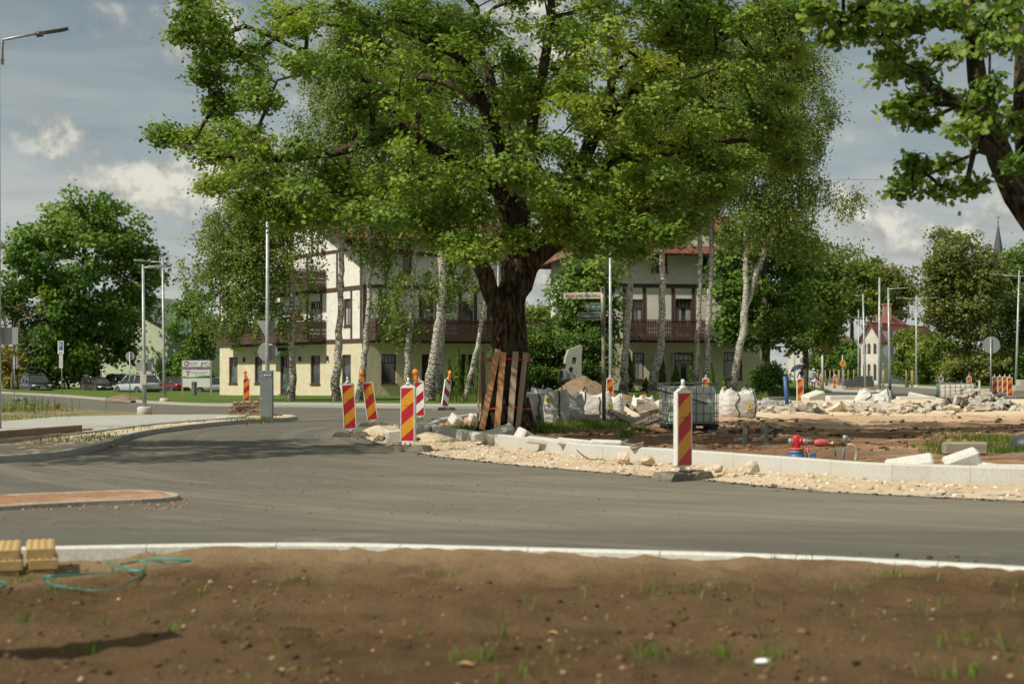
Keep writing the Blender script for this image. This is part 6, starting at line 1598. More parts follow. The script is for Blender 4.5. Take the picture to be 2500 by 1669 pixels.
for (a, c, w, m_, lab, dy, yaw) in PLK:
    p0 = W(*a, OD + dy - (.12 if dy < -.3 else 0)); p1 = W(*c, OD + dy + (.03 if dy < -.3 else 0)); p0.z = max(p0.z, .12)
    L = (p1 - p0).length; q = (p1 - p0).to_track_quat('Z', 'X')
    b = MB(); b.box((0, 0, L / 2), (max(w, .12), .028, L), bev=.003)
    ob = b.build('wooden_plank', m_); ob.location = p0
    zax = (p1 - p0).normalized(); xax = Vector((cos(R(yaw)), sin(R(yaw)) * (1 if a[0] > 1230 or dy > .3 else -1), 0)); xax = (xax - zax * xax.dot(zax)).normalized(); yax = zax.cross(xax)
    ob.rotation_euler = Matrix((xax, yax, zax)).transposed().to_euler(); tag(ob, lab, 'plank', 'planks tied round the oak trunk')
for py, lab, rr in ((878, 'upper red hose wound round the oak trunk', .50), (997, 'lower red hose wound round the oak trunk', .50)):
    z = W(1237, py, OD - .45).z; pts = [(oc.x + .02 + cos(t) * rr, oc.y + sin(t) * rr * .98, z + .02 * sin(3 * t)) for t in [2 * pi * i / 40 for i in range(41)]]
    b = MB(); b.tube(pts, .024, 8); tag(b.build('red_hose', M_HOSE), lab, 'hose', 'red hoses round the oak trunk')

# granite kerb stones and blocks lying about
M_GRAN = mat('granite', (.60, .585, .54), .85, (.47, .46, .425), 30, bump=.004, third=(.55, .48, .38), tscale=2.2, tlo=.55, thi=.7)
def block(label, px, py, z, dims, rot, m=None, group=None, name='kerb_stone', cham=.03, lift=0.0):
    p = G(px, py, z) if not isinstance(px, Vector) else px
    b = MB(); b.box((0, 0, 0), dims, bev=cham)
    for i, v in enumerate(b.v):
        f = noise.noise(Vector(v) * 3 + Vector((px if not isinstance(px, Vector) else 0, 0, 0))) * .02; b.v[i] = tuple(Vector(v) * (1 + f))
    if z == .25:                                       # just behind the island kerb at this bearing
        q = min(FR, key=lambda c: abs(c[0] / c[1] * F + 1250 - px)); p = Vector((q[0], q[1], 0)) + Vector((0, .34, 0)); p.x = (px - 1250) * p.y / F; z = .16
    o = b.build(name, m or M_GRAN); o.location = (p.x, p.y, z + lift); o.rotation_euler = tuple(R(a) for a in rot)
    return tag(o, label, 'kerb stone', group)
block('loose granite stone behind the kerb left of the oak planks', 1113, 1036, .15, (.28, .36, .24), (25, 20, 35), lift=.10)
block('small granite offcut beside the left oak plank', 1156, 1030, .15, (.22, .3, .22), (8, 12, 20), lift=.10)
block('granite kerb stone leaning against the oak planks', 1222, 1050, .25, (.55, .24, .20), (26, -20, 12), lift=.10)
block('long flat granite stone on the kerb below the oak planks', 1196, 1062, .25, (.75, .24, .16), (10, -6, 14), lift=.06)
block('white granite wedge right of the oak planks', 1279, 1062, .25, (.28, .28, .26), (15, 25, 40), lift=.08)
block('broken granite kerb stone lying across the kerb top', 1340, 1079, .25, (.8, .22, .12), (4, 6, -12), lift=.06)
block('second granite slab on the kerb before the grass', 1410, 1085, .25, (.7, .22, .13), (-8, 5, -16), lift=.07)
block('square-ended kerb stone at the edge of the dug soil', 1480, 1082, .25, (.55, .18, .18), (4, 2, -8), lift=.07)
block('kerb stone stub sunk in sand behind the second beacon', 962, 1076, .06, (.30, .26, .28), (3, -6, 12), lift=.09)
block('kerb stone end behind the second beacon', 1012, 1058, .05, (.8, .2, .24), (0, 4, -14), lift=.10)
block('tilted granite kerb stone on the right kerb, nearer the water hydrant', 2222, 1142, .25, (.62, .24, .24), (38, -10, -14), lift=.03)
block('chunky granite block standing up on the right kerb', 2350, 1142, .25, (.46, .26, .27), (14, -20, -8), lift=.10)
block('rounded kerb stone end at the right edge of the island', 2432, 1148, .25, (.4, .3, .2), (0, 8, -6), lift=.0)
block('long kerb stone bedded in sand at the right edge', 2475, 1138, .25, (.9, .26, .16), (0, 0, -4), M_GRAN, lift=.02)
block('grey rough beam lying in the grass at the right', 2356, 1112, .2, (.66, .18, .2), (0, 0, -2), mat('beam_grey', (.30, .26, .20), .9, (.22, .19, .15), 8, stretch=(.5, 4, 4), bump=.01), lift=.11, name='concrete_beam')
block('grey concrete block before the white bag left of the fingerpost', 1442, 1030, .16, (.47, .3, .22), (0, 0, 4), A_CONC2 if False else mat('block_grey', (.33, .33, .31), .9, (.26, .26, .245), 12, bump=.004), lift=.10, name='concrete_block')
for i, (px, py, dm, rt, lab) in enumerate([(1985, 989, (.95, .5, .5), (8, -14, 34), 'broken grey granite block beside the beacon and the blue pipe'), (2058, 985, (1.5, .45, .36), (0, 0, 16), 'long granite kerb stone behind the rubble line'), (2088, 1000, (.8, .4, .3), (0, 10, 40), 'pale kerb stone leaning left of the collapsed white bag'),
                                          (2120, 1003, (.9, .4, .34), (4, 4, -10), 'granite block in front of the collapsed white bag'), (2236, 984, (1.7, .4, .3), (0, 0, 8), 'long granite kerb stone right of the collapsed bag'), (2258, 981, (1.5, .3, .3), (10, 12, -20), 'kerb stone tilted over the long one right of the collapsed bag')]):
    block(lab, px, py, .12, dm, rt, lift=dm[2] * .5)
# boulders and clods on the sand apron
def rock(label, px, py, z, s, m, group=None, name='rock', cat='rock', seed=1, flat=.75):
    b = bmesh.new(); bmesh.ops.create_icosphere(b, subdivisions=2, radius=1); r = random.Random(seed)
    o3 = Vector((r.uniform(0, 50), r.uniform(0, 50), 0))
    for v in b.verts:
        d = v.co.normalized(); f = 1 + .38 * noise.noise(d * 1.3 + o3) + .14 * noise.noise(d * 4 + o3); v.co = Vector((d.x * f * s[0], d.y * f * s[1], d.z * f * s[2] * flat))
    mb = MB(); mb.bm(b); o = mb.build(name, m); p = G(px, py, z); o.location = (p.x, p.y, z + s[2] * .4); o.rotation_euler = (r.uniform(-.3, .3), r.uniform(-.3, .3), r.uniform(0, 6))
    return tag(o, label, cat, group)
M_ROCK = mat('pale_rock', (.60, .50, .385), .95, (.46, .37, .27), 9, bump=.01); M_TARR = mat('tar_rock', (.055, .05, .044), .95, (.16, .14, .11), 14, bump=.01, third=(.30, .25, .18), tscale=4)
for i, (px, py, s, lab, m_) in enumerate([(1522, 1128, (.11, .10, .14), 'upright pale stone on the sand, left of the nearest beacon', M_ROCK), (1560, 1113, (.12, .10, .10), 'brown-shadowed stone close to the kerb', M_ROCK), (1583, 1130, (.16, .11, .09), 'flat pale stone before the kerb', M_ROCK), (1834, 1150, (.13, .11, .13), 'tallest pale stone against the kerb, right of the nearest beacon', M_ROCK),
                                         (2300, 1205, (.06, .06, .05), 'pale cobble at the foot of the sand near the road', M_ROCK), (1752, 1148, (.09, .08, .08), 'stone beside the rubber foot of the nearest beacon', M_ROCK), (927, 1074, (.12, .10, .08), 'dark asphalt lump between the two left beacons', M_TARR), (1018, 1074, (.08, .07, .06), 'dark clod right of the second beacon', M_TARR), (1080, 1073, (.10, .05, .05), 'scrap of brown debris on the sand', M_TARR), (1890, 1188, (.04, .04, .035), 'asphalt crumb at the road edge', M_TARR)]):
    rock(lab, px, py, .05, s, m_, 'loose stones on the sand', seed=i)
# broken pieces: prototypes copied in loops
def chunk(name, dims, m, seed, rough=.28):
    b = bmesh.new(); bmesh.ops.create_cube(b, size=1); bmesh.ops.subdivide_edges(b, edges=list(b.edges), cuts=2, use_grid_fill=True); r = random.Random(seed); o3 = Vector((r.uniform(0, 99), r.uniform(0, 99), 0))
    for v in b.verts:
        f = noise.noise(v.co * 2.2 + o3) * rough; v.co = Vector((v.co.x * dims[0] * (1 + f), v.co.y * dims[1] * (1 + noise.noise(v.co * 1.9 + o3 * 2) * rough), v.co.z * dims[2] * (1 + f * .8)))
    mb = MB(); mb.bm(b); o = mb.build(name, m); return o
M_SLAB = mat('pale_slab', (.54, .46, .36), .95, (.36, .30, .225), 7, bump=.02, third=(.62, .56, .46), tscale=2); M_COB = mat('cobble_grey', (.30, .31, .30), .9, (.21, .22, .215), 9, bump=.006, third=(.40, .39, .36), tscale=3)
M_ASPC = mat('old_asphalt', (.20, .175, .14), .95, (.125, .11, .09), 18, bump=.015, third=(.33, .28, .215), tscale=2.5); M_CONC3 = mat('broken_concrete', (.46, .44, .39), .92, (.35, .33, .29), 12, bump=.008)
protos = {'slab': [chunk('broken_slab', (.55, .40, .16), M_SLAB, i) for i in range(3)], 'cob': [chunk('cobblestone', (.26, .22, .22), M_COB, 10 + i, .18) for i in range(3)],
          'asp': [chunk('asphalt_slab', (.62, .46, .13), M_ASPC, 20 + i, .22) for i in range(3)], 'con': [chunk('concrete_piece', (.34, .26, .18), M_CONC3, 30 + i) for i in range(3)], 'tar': [chunk('asphalt_piece', (.42, .32, .12), M_TARR, 40 + i, .4) for i in range(2)]}
def drop(kind, p, lab, cat, group, s=1.0, tilt=35):
    o = random.choice(protos[kind]).copy(); COL.objects.link(o); o.location = p
    o.rotation_euler = (R(random.gauss(0, tilt * .5)), R(random.gauss(0, tilt * .5)), random.uniform(0, 6.28)); k = s * random.uniform(.65, 1.25); o.scale = (k, k, k)
    tag(o, lab, cat, group)
random.seed(5)
for i in range(34):
    px = random.uniform(1846, 1932); p = G(px, random.uniform(992, 1003), .12); p.z = .14 + random.uniform(0, .22) * (1 - abs(px - 1885) / 60)
    drop('cob', p, 'grey cobblestone in the loose pile between the big white bag and the blue pipe', 'cobblestone', 'grey cobblestones in a pile', tilt=60)
for i in range(70):
    px = random.uniform(1765, 2340); p = G(px, random.gauss(1003, 3.0), .14); p.z = .24 + random.uniform(-.06, .07)
    drop('slab', p, 'pale broken slab in the long rubble line at the back of the island', 'rubble', 'pale broken slabs in the rubble line', s=random.uniform(.5, 1.15))
for i in range(90):
    px = random.uniform(1765, 2360); p = G(px, random.gauss(1004, 4.5), .14); p.z = .20 + random.uniform(-.05, .10)
    drop('con' if i % 3 else 'slab', p, 'small grey concrete crumb scattered along the rubble line' if i % 3 else 'small pale crumb scattered along the rubble line', 'rubble', 'small grey crumbs of the rubble line' if i % 3 else 'small pale crumbs of the rubble line', s=random.uniform(.25, .6), tilt=60)
for i in range(26):
    px = random.choice([random.uniform(1780, 1830), random.uniform(1890, 2000), random.uniform(2230, 2330)]); p = G(px, random.gauss(1001, 4), .14); p.z = .22 + random.uniform(-.05, .05)
    drop('tar', p, 'dark asphalt fragment among the pale slabs of the rubble line', 'rubble', 'dark asphalt fragments in the rubble line')
for i, (px, py, s) in enumerate([(1500, 1024, .95), (1530, 1034, 1.15), (1562, 1036, 1.0), (1545, 1018, 1.1), (1580, 1022, 1.1), (1592, 1038, .8), (1515, 1014, .7), (1572, 1008, 1.0), (1600, 1012, .8), (1606, 1030, .9), (1556, 1000, .9), (1488, 1034, .7)]):
    p = G(px, py, .16); p.z = .20 + (.22 if 1540 < px < 1600 and py < 1025 else .02)
    drop('asp', p, 'rough torn-up asphalt slab left of the green water tank', 'rubble', 'torn-up asphalt slabs by the water tank', s=s, tilt=40)
for (px, py) in ((1540, 1086), (1560, 1090), (1528, 1080)):
    p = G(px, py, .25); p.z = .24; drop('asp', p, 'asphalt slab lying on the soil behind the kerb', 'rubble', 'asphalt slabs behind the kerb', s=.42, tilt=30)
hc = G(2405, 1006, .12); hc.y += 1.2
def mound(name, label, cat, c, rx, ry_, h, m, rough=.25, seed=0, n=40, kind=None, rub=None):
    mb = MB(); vs = []; fs = []
    for i in range(n + 1):
        q = i / n
        for k in range(48):
            a = 2 * pi * k / 48; w = 1 + rough * noise.noise(Vector((cos(a) * 1.4 + seed, sin(a) * 1.4, 0)))
            x, y = cos(a) * q * rx * w, sin(a) * q * ry_ * w
            prof = (1 - q) ** .9 * (1 - .12 * (1 - q)); z = h * prof * (1 + .5 * rough * noise.noise(Vector((x * 1.1 + seed, y * 1.1, 3)))) + h * .07 * noise.fractal(Vector((x * 3 + seed, y * 3, 0)), 1, 2, 4) * min(1, (1 - q) * 5)
            vs.append((x, y, z - .02))
    for i in range(n):
        for k in range(48): k2 = (k + 1) % 48; fs.append((i * 48 + k, i * 48 + k2, (i + 1) * 48 + k2, (i + 1) * 48 + k))
    mb.add(vs, fs, 0, True); o = mb.build(name, m); o.location = c; return tag(o, label, cat, kind=kind)
M_EARTH = surf('heap_earth', lambda g, pos: g.mix(g.ramp(g.noise(pos, 5, 8, .7), [(.3, 0), (.7, 1)]), (.155, .105, .065), (.30, .215, .14)), .95, .2, .05, 12, 8)
mound('debris_heap', 'earth core of the tall debris heap at the right, under broken concrete', 'heap', (hc.x, hc.y, .1), 1.5, 1.3, .72, M_EARTH, seed=3)
for i in range(125):
    a = random.uniform(0, 2 * pi); q = random.random() ** .6; x, y = cos(a) * q * 1.75, sin(a) * q * 1.4
    p = Vector((hc.x + x, hc.y + y, .12 + .72 * max(0, 1 - q) + random.uniform(0, .06)))
    kd = random.choice(['con', 'con', 'con', 'asp', 'tar', 'slab'])
    lab = {'con': 'grey concrete fragment in the tall debris heap', 'asp': 'asphalt plate in the tall debris heap', 'tar': 'dark asphalt fragment in the tall debris heap', 'slab': 'pale slab fragment in the tall debris heap'}[kd]
    drop(kd, p, lab, 'rubble', {'con': 'concrete fragments in the debris heap', 'asp': 'asphalt plates in the debris heap', 'tar': 'dark fragments in the debris heap', 'slab': 'pale fragments in the debris heap'}[kd], s=random.uniform(.45, .95) * (.7 if kd == 'asp' else 1), tilt=70)
for L_ in protos.values():
    for o in L_: bpy.data.objects.remove(o)
c = W(1425, 0, 65); mound('earth_mound', 'brown earth mound in front of the concrete sculpture', 'earth mound', (c.x, c.y, .1), 2.0, 1.9, 1.42, M_EARTH, rough=.18, seed=11)
c = W(1520, 0, 63.5); mound('earth_mound', 'low spill of earth right of the fingerpost', 'earth mound', (c.x, c.y, .1), .95, .9, .5, M_EARTH, seed=8)
c = W(300, 0, 70); mound('earth_mound', 'small brown earth mound before the silver car', 'earth mound', (c.x, c.y, .1), .95, .7, .38, M_EARTH, seed=5)
c = W(1395, 0, 64); 
c = G(925, 1056, .0); mound('sand_heap', 'little sand heap at the left tip of the sand strip', 'sand heap', (c.x, c.y, .0), .55, .5, .24, A_SAND, seed=6)
c = G(1045, 1078, .0); mound('sand_heap', 'sand heap spilling off the kerb right of the second beacon', 'sand heap', (c.x, c.y, .0), .85, .55, .26, A_SAND, seed=16)

# ---- builder's bags
def bag_mat():
    m = bpy.data.materials.new('woven_bag'); m.use_nodes = True; g = NG(m.node_tree); g.n.clear()
    ob = g.node('ShaderNodeTexCoord').outputs['Object']
    c = g.mix(g.ramp(g.noise(ob, 2.4, 6, .65, .4), [(.4, 0), (.7, 1)]), (.63, .62, .585), (.48, .47, .435))
    z = g.node('ShaderNodeSeparateXYZ', ins={0: ob}).outputs[2]
    dirt = g.math('ADD', z, g.math('MULTIPLY', g.noise(ob, 5, 5, .6), .35))
    c = g.mix(g.ramp(dirt, [(.15, .75), (.36, 0)]), c, (.42, .36, .285))
    p = g.node('ShaderNodeBsdfPrincipled', ins={'Base Color': c}); p.inputs['Roughness'].default_value = .75; p.inputs['Specular IOR Level'].default_value = .3
    b = g.node('ShaderNodeBump', ins={'Height': g.noise(g.mapping(ob, (1, 1, 3.2)), 3.2, 6, .6, .8)}); b.inputs['Distance'].default_value = .07; g.l.new(b.outputs[0], p.inputs['Normal'])
    finish('woven_bag', g, p.outputs[0]); return m
M_BAG = bag_mat(); M_STRAP = mat('strap_black', (.03, .03, .033), .7); M_LABY = mat('label_yellow', (.70, .47, .02), .5); M_PRINT = mat('bag_print', (.12, .12, .13), .8)
def bag(label, loc, w, d, h, rz, seed, loops=((-.8, -.8), (.8, -.8), (.8, .8), (-.8, .8)), peak=.18, sag=0.0, straps=(), diamond=None, prints=True, white_loops=False, lean=0.0, group="builder's bags"):
    o = empty('bulk_bag', loc, rz, label, 'bulk bag', group); r = random.Random(seed); o3 = Vector((seed * 3.1, seed * 1.7, 0))
    b = bmesh.new(); bmesh.ops.create_cube(b, size=2); bmesh.ops.subdivide_edges(b, edges=list(b.edges), cuts=15, use_grid_fill=True)
    def surfp(v):
        x, y, z = v; zz_ = (z + 1) / 2
        k = (abs(x) ** 5 + abs(y) ** 5) ** .2 if (x or y) else 1; rr = max(abs(x), abs(y)) / max(k, 1e-6); x, y = x * rr, y * rr
        bul = .87 + .15 * sin(pi * min(1, zz_ * .9 + .06)) - (.05 * max(0, zz_ - .75) / .25)
        fold = .04 * noise.fractal(Vector((x * 1.5, y * 1.5, z * 3.4)) + o3, 1, 2, 3) + .022 * noise.ridged_multi_fractal(Vector((x * .8, y * .8, z * 4.0)) + o3, 1, 2, 2, 1, 2)
        px, py = x * bul * (1 + fold), y * bul * (1 + fold)
        pz = zz_ * h
        if z > .45:
            cr_ = (abs(x) * abs(y)) ** 2.6; t = ((z - .45) / .55) ** 1.5
            pz += t * (peak * cr_ * (1.0 + .5 * noise.noise(Vector((x, y, 0)) * 1.3 + o3)) - sag * (1 - max(abs(x), abs(y)) ** 2) * .9 + .05 * noise.noise(Vector((x * 2, y * 2, 5)) + o3))
        return Vector((px * w / 2 + lean * zz_, py * d / 2, pz))
    for v in b.verts: v.co = surfp(v.co)
    mb = MB(); mb.bm(b, smooth=True); mb.build('sack', M_BAG, o)
    for i, (lx, ly) in enumerate(loops):
        p = surfp((lx, ly, 1)); a = r.uniform(0, 6); s = .13 * r.uniform(.7, 1.3)
        q = MB(); q.tube([p + Vector((-.05 * cos(a), -.05 * sin(a), -.05)), p + Vector((-.06 * cos(a), -.06 * sin(a), s * .8)), p + Vector((.02, .0, s * 1.25)), p + Vector((.07 * cos(a), .07 * sin(a), s * .7)), p + Vector((.05 * cos(a), .05 * sin(a), -.05))], .014, 6); q.build('lifting_loop', M_BAG if white_loops else M_STRAP, o)
    for (sx, wob) in straps:
        q = MB(); pts = []
        for j in range(14): z = 1 - 1.95 * j / 13; p = surfp((sx + wob * sin(j * .7), -1, z)); pts.append(p + Vector((0, -.012, 0)))
        q.tube(pts, .017, 5); q.build('strap', M_STRAP, o)
    if diamond:
        dx, dz, s = diamond; c = surfp((dx, -1, dz)); e = surfp((dx + .1, -1, dz)) - c; e.normalize(); n = Vector((e.y, -e.x, 0)).normalized(); up = Vector((0, 0, 1))
        q = MB(); c2 = c + n * .03; q.add([c2 + e * s, c2 + up * s, c2 - e * s, c2 - up * s], [(0, 1, 2, 3)]); dl = q.build('hazard_label', M_LABY, o)
        q = MB(); c3 = c2 + n * .004; q.add([c3 + e * a * s + up * b_ * s for a, b_ in ((-.25, -.05), (-.1, .45), (.05, .2), (.2, .4), (.25, -.05), (.1, -.2), (-.12, -.2))], [tuple(range(7))]); q.add([c3 + e * a * s + up * b_ * s for a, b_ in ((-.3, -.28), (.3, -.28), (.3, -.36), (-.3, -.36))], [(0, 1, 2, 3)]); q.build('flame_symbol', M_PRINT, dl)
    if prints:
        for (u, v, ww, hh) in prints if isinstance(prints, (list, tuple)) else ((-.1, -.15, .26, .022), (-.1, -.22, .30, .022), (.12, -.52, .09, .10), (.12, -.40, .02, .05)):
            c = surfp((u, -1, v)); e = surfp((u + .1, -1, v)) - c; e.normalize(); n = Vector((e.y, -e.x, 0)).normalized(); c += n * .022
            q = MB(); q.add([c - e * ww / 2 - Vector((0, 0, hh / 2)), c + e * ww / 2 - Vector((0, 0, hh / 2)), c + e * ww / 2 + Vector((0, 0, hh / 2)), c - e * ww / 2 + Vector((0, 0, hh / 2))], [(0, 1, 2, 3)]); q.build('print', M_PRINT, o)
    return o
def bw(px, d, z=.12): p = W(px, 0, d); p.z = z; return p
PR2 = ((-.75, -.02, .20, .022), (-.75, -.10, .24, .022), (.25, -.62, .10, .10), (.25, -.46, .02, .055), (.25, -.38, .12, .01))
bag('pale builder\'s bag nearest the oak planks, in shade', bw(1303, 35.2, .2), .60, .62, .74, R(4), 1, straps=((.35, .10),), diamond=(-.86, .52, .07), prints=PR2, peak=.02, loops=((-.6, .8),))
bag('tallest shaded builder\'s bag with a black lifting loop on top', bw(1359, 34.6, .2), .62, .60, .80, R(-3), 2, straps=((.22, .04),), diamond=(-.72, .48, .085), prints=((-.62, .16, .10, .04), (-.5, -.08, .26, .022), (-.5, -.16, .30, .022), (-.1, -.64, .11, .11), (-.1, -.46, .025, .06), (-.1, -.36, .13, .01)), peak=.12, loops=((.3, -.4),))
bag('narrow shaded bag squeezed behind the tallest one', bw(1398, 35.6, .2), .50, .6, .68, R(12), 3, straps=(), prints=False, peak=.12, loops=())
bag('bag with a knotted top peeping over the two shaded bags', bw(1322, 36.6, .2), .6, .5, .80, R(8), 4, prints=False, peak=.14, white_loops=True, loops=((.1, 0),))
bag('sunlit white bag behind the fingerpost', bw(1452, 39.6, .15), .92, .8, .66, R(6), 5, straps=((-.88, .1), (.15, .03)), diamond=(.72, .22, .08), prints=((.45, -.2, .12, .03), (.5, -.32, .2, .02)), peak=.26, loops=((-.85, -.8), (-.8, .8)), lean=.0)
bag('white bag leaning behind the sunlit one', bw(1496, 41, .15), .6, .6, .58, R(-10), 6, prints=False, peak=.22, loops=())
bag('large full white bag with four white loops, right of the water tank', bw(1800, 42, .14), 1.02, .92, .72, R(10), 7, straps=((-.30, .12), (.82, .06)), diamond=(.38, -.10, .10), prints=((.38, -.45, .14, .03), (.42, -.62, .3, .015), (.5, .05, .12, .03)), peak=.22, sag=.05, white_loops=True)
bag('white bag wedged between the water tank and the large full bag', bw(1762, 43.5, .14), .62, .7, .64, R(-6), 8, prints=False, peak=.2, white_loops=True, loops=((0, -.6), (.6, .5)))
bag('collapsed white bag slumped open on the rubble', bw(2122, 52, .22), 1.25, .8, .46, R(-8), 9, straps=((-.35, .1), (.75, .05)), prints=False, peak=.45, sag=.30, loops=((-.8, -.6),), lean=.22)
bag('half folded white sheet of a bag at its right end', bw(2154, 51, .22), .55, .6, .36, R(-20), 12, prints=False, peak=.06, loops=(), straps=((.4, .1),), group="builder's bags")
bag('flattened empty white bag left of the water tank', bw(1588, 46, .2), 1.05, .8, .28, R(5), 10, prints=False, peak=.30, sag=.22, loops=((.7, -.5),))
bag('peaked heap of empty bag beyond the asphalt slabs', bw(1570, 47.5, .2), .62, .6, .40, R(30), 11, prints=False, peak=.22, loops=())
b = MB(); b.box((0, 0, 0), (.13, .05, .09), bev=.01); o = b.build('yellow_tag', M_YELO); o.location = W(1573, 966, 47.2); tag(o, 'yellow plastic tag lying on the empty white bag', 'tag')

# ---- water tanks in cages
def ibc(label, loc, rz, tank_m, cage_m, pal_m, sx=1.2, sy=1.0, h=1.0, bent=0.0, nv=8):
    o = empty('caged_tank', loc, rz, label, 'water tank')
    p = MB()
    for x in (-.5, 0, .5):
        for y in (-.42, 0, .42): p.box((x * sx * .88, y * sy, .055), (.15, .12, .11), bev=.008)
    p.box((0, 0, .135), (sx * 1.04, sy * 1.02, .05), bev=.008); p.build('pallet', pal_m, o)
    t = MB(); t.box((0, 0, .165 + h * .47), (sx * .94, sy * .94, h * .92), bev=.085, seg=3, smooth=True)
    for i, v in enumerate(t.v):
        vv = Vector(v); f = .018 * sin(vv.x * 21) * (1 if abs(vv.y) > .3 else 0) - bent * noise.noise(vv * 2.2) ; t.v[i] = (vv.x * (1 + f * .3), vv.y * (1 + f), vv.z - bent * .5 * abs(noise.noise(vv * 1.3)) * (1 if vv.z > .6 else 0))
    to = t.build('tank', tank_m, o)
    l = MB(); l.lathe([(.13, 0), (.13, .05), (.11, .07)], 16, M=TM((0, 0, .165 + h * .93))); l.build('lid', pal_m, to)
    c = MB(); r_ = .011; z0, z1 = .165, .175 + h
    for i in range(nv):
        x = -sx / 2 + sx * i / (nv - 1)
        for y in (-sy / 2, sy / 2): c.tube([(x, y, z0), (x, y, z1)], r_, 6)
    for i in range(1, nv - 2):
        y = -sy / 2 + sy * i / (nv - 2)
        for x in (-sx / 2, sx / 2): c.tube([(x, y, z0), (x, y, z1)], r_, 6)
    for k in range(5):
        z = z0 + .02 + (h - .02) * k / 4; rr = r_ * (1.35 if k == 4 else 1)
        for y in (-sy / 2 - .012, sy / 2 + .012): c.tube([(-sx / 2 - .02, y, z), (sx / 2 + .02, y, z)], rr, 6)
        for x in (-sx / 2 - .012, sx / 2 + .012): c.tube([(x, -sy / 2, z), (x, sy / 2, z)], rr, 6)
    for x in (-.25, .25): c.tube([(x, -sy / 2, z1 + .01), (x, sy / 2, z1 + .01)], r_ * 1.2, 6)
    c.build('cage', cage_m, o); return o
def tank_mat(name, lo, hi, lvl):
    m = bpy.data.materials.new(name); m.use_nodes = True; g = NG(m.node_tree); g.n.clear()
    ob = g.node('ShaderNodeTexCoord').outputs['Object']; z = g.node('ShaderNodeSeparateXYZ', ins={0: ob}).outputs[2]
    c = g.mix(g.ramp(z, [(lvl - .005, 0), (lvl + .005, 1)]), lo, hi); c = g.mix(g.ramp(g.noise(ob, 3, 5, .6), [(.4, 0), (.7, .35)]), c, (.30, .36, .30))
    p = g.node('ShaderNodeBsdfPrincipled', ins={'Base Color': c}); p.inputs['Roughness'].default_value = .35
    finish(name, g, p.outputs[0]); return m
M_PALB = mat('pallet_black', (.02, .021, .022), .6, (.035, .036, .036), 6)
ibc('green-tinted caged water tank on a black pallet, behind the nearest beacon', bw(1681, 34.0, .08), R(5), tank_mat('tank_green', (.55, .68, .57), (.72, .77, .71), .66), mat('cage_steel', (.29, .325, .325), .45, (.22, .245, .245), 8, metal=.3), M_PALB, 1.2, 1.0, .95)
p0, p1 = W(1602, 950, 33.25), W(1728, 985, 33.25); b = MB(); b.tube([(p0.x, p0.y, p0.z), (p1.x, p1.y, p1.z)], .022, 6)
tag(b.build('rusty_bar', mat('rust', (.20, .085, .05), .85, (.14, .06, .04), 14)), 'rusty bar slanting across the green water tank', 'bar')
ibc('dented white caged tank in front of the far beacons on the right', bw(2334, 72, .0), R(-8), mat('tank_white', (.66, .645, .58), .5, (.52, .50, .43), 4), mat('cage_green', (.11, .17, .145), .5, metal=.4), M_PALB, 1.75, 1.0, .78, bent=.12)

# ---- barrier, hydrant, pipes on the soil
d0 = 26.6; k = d0 / F; o = empty('steel_barrier', bw(1850, d0, .06), R(2), 'low dark steel stand with flaking paint on the soil', 'barrier')
M_OLD = mat('flaking_paint', (.035, .045, .040), .7, (.055, .065, .055), 7, third=(.20, .13, .085), tscale=9, tlo=.56, thi=.66, bump=.003); M_OLDR = mat('flaking_rust', (.06, .062, .052), .75, (.22, .12, .065), 12, lo=.45, hi=.6)
zb_ = lambda y: zz(y, d0, .06); xb = lambda x: (x - 1850) * k
for x in (1817, 1870): m = MB(); m.box((xb(x), -.05, (zb_(1030) + zb_(1092)) / 2), (.078, .06, zb_(1030) - zb_(1092)), bev=.006); m.build('upright', M_OLD, o)
for y in (1042, 1072): m = MB(); m.box((xb(1850), 0, zb_(y)), (xb(1907) - xb(1793), .04, .062), bev=.004); m.build('rail', M_OLDR, o)
for x in (1809, 1851, 1896): m = MB(); m.box((xb(x), .035, (zb_(1040) + zb_(1068)) / 2), (.10, .025, zb_(1040) - zb_(1068)), bev=.004); m.build('plate', M_OLD, o)

d0 = 21.9; k = d0 / F; o = empty('standpipe', bw(1944, d0, .02), 0, 'red hydrant standpipe with brass fittings on a blue flanged base', 'hydrant')
zh = lambda y: zz(y, d0, .02); xh = lambda x: (x - 1944) * k
M_HRED = mat('hydrant_red', (.60, .02, .022), .3, (.50, .018, .02), 6, coat=.3); M_HPINK = mat('faded_red', (.50, .10, .095), .5, (.42, .075, .07), 10); M_BRASS = mat('brass', (.33, .23, .11), .4, (.24, .17, .09), 12, metal=.75); M_STEEL = mat('bright_steel', (.55, .55, .52), .3, (.42, .42, .40), 9, metal=.8); M_HBLUE = mat('hydrant_blue', (.03, .12, .34), .5, (.03, .09, .25), 6, third=(.28, .25, .19), tscale=5); M_DUSTY = mat('dusty_blue', (.17, .25, .31), .6, (.13, .19, .24), 6)
M = TM((0, 0, 0))
m = MB(); m.lathe([(.055, zh(1094)), (.065, zh(1090)), (.060, zh(1082)), (.068, zh(1074)), (.062, zh(1064)), (.05, zh(1062))], 18); m.build('body', M_HRED, o)
xr = lambda z: Matrix.Translation((0, 0, z)) @ Matrix.Rotation(pi / 2, 4, 'Y')
m = MB(); m.lathe([(.058, .03), (.062, .09), (.055, .10)], 16, M=xr(zh(1077))); m.build('outlet', M_HRED, o)
m = MB(); m.lathe([(.058, -.12), (.062, -.11), (.062, -.045), (.05, -.04)], 18, M=xr(zh(1078))); ho = m.build('hose_cap', M_STEEL, o)
m = MB(); m.lathe([(.048, .095), (.056, .10), (.056, .135), (.045, .14), (.052, .15), (.052, .175)], 14, M=xr(zh(1078))); m.build('coupling', M_STEEL, o)
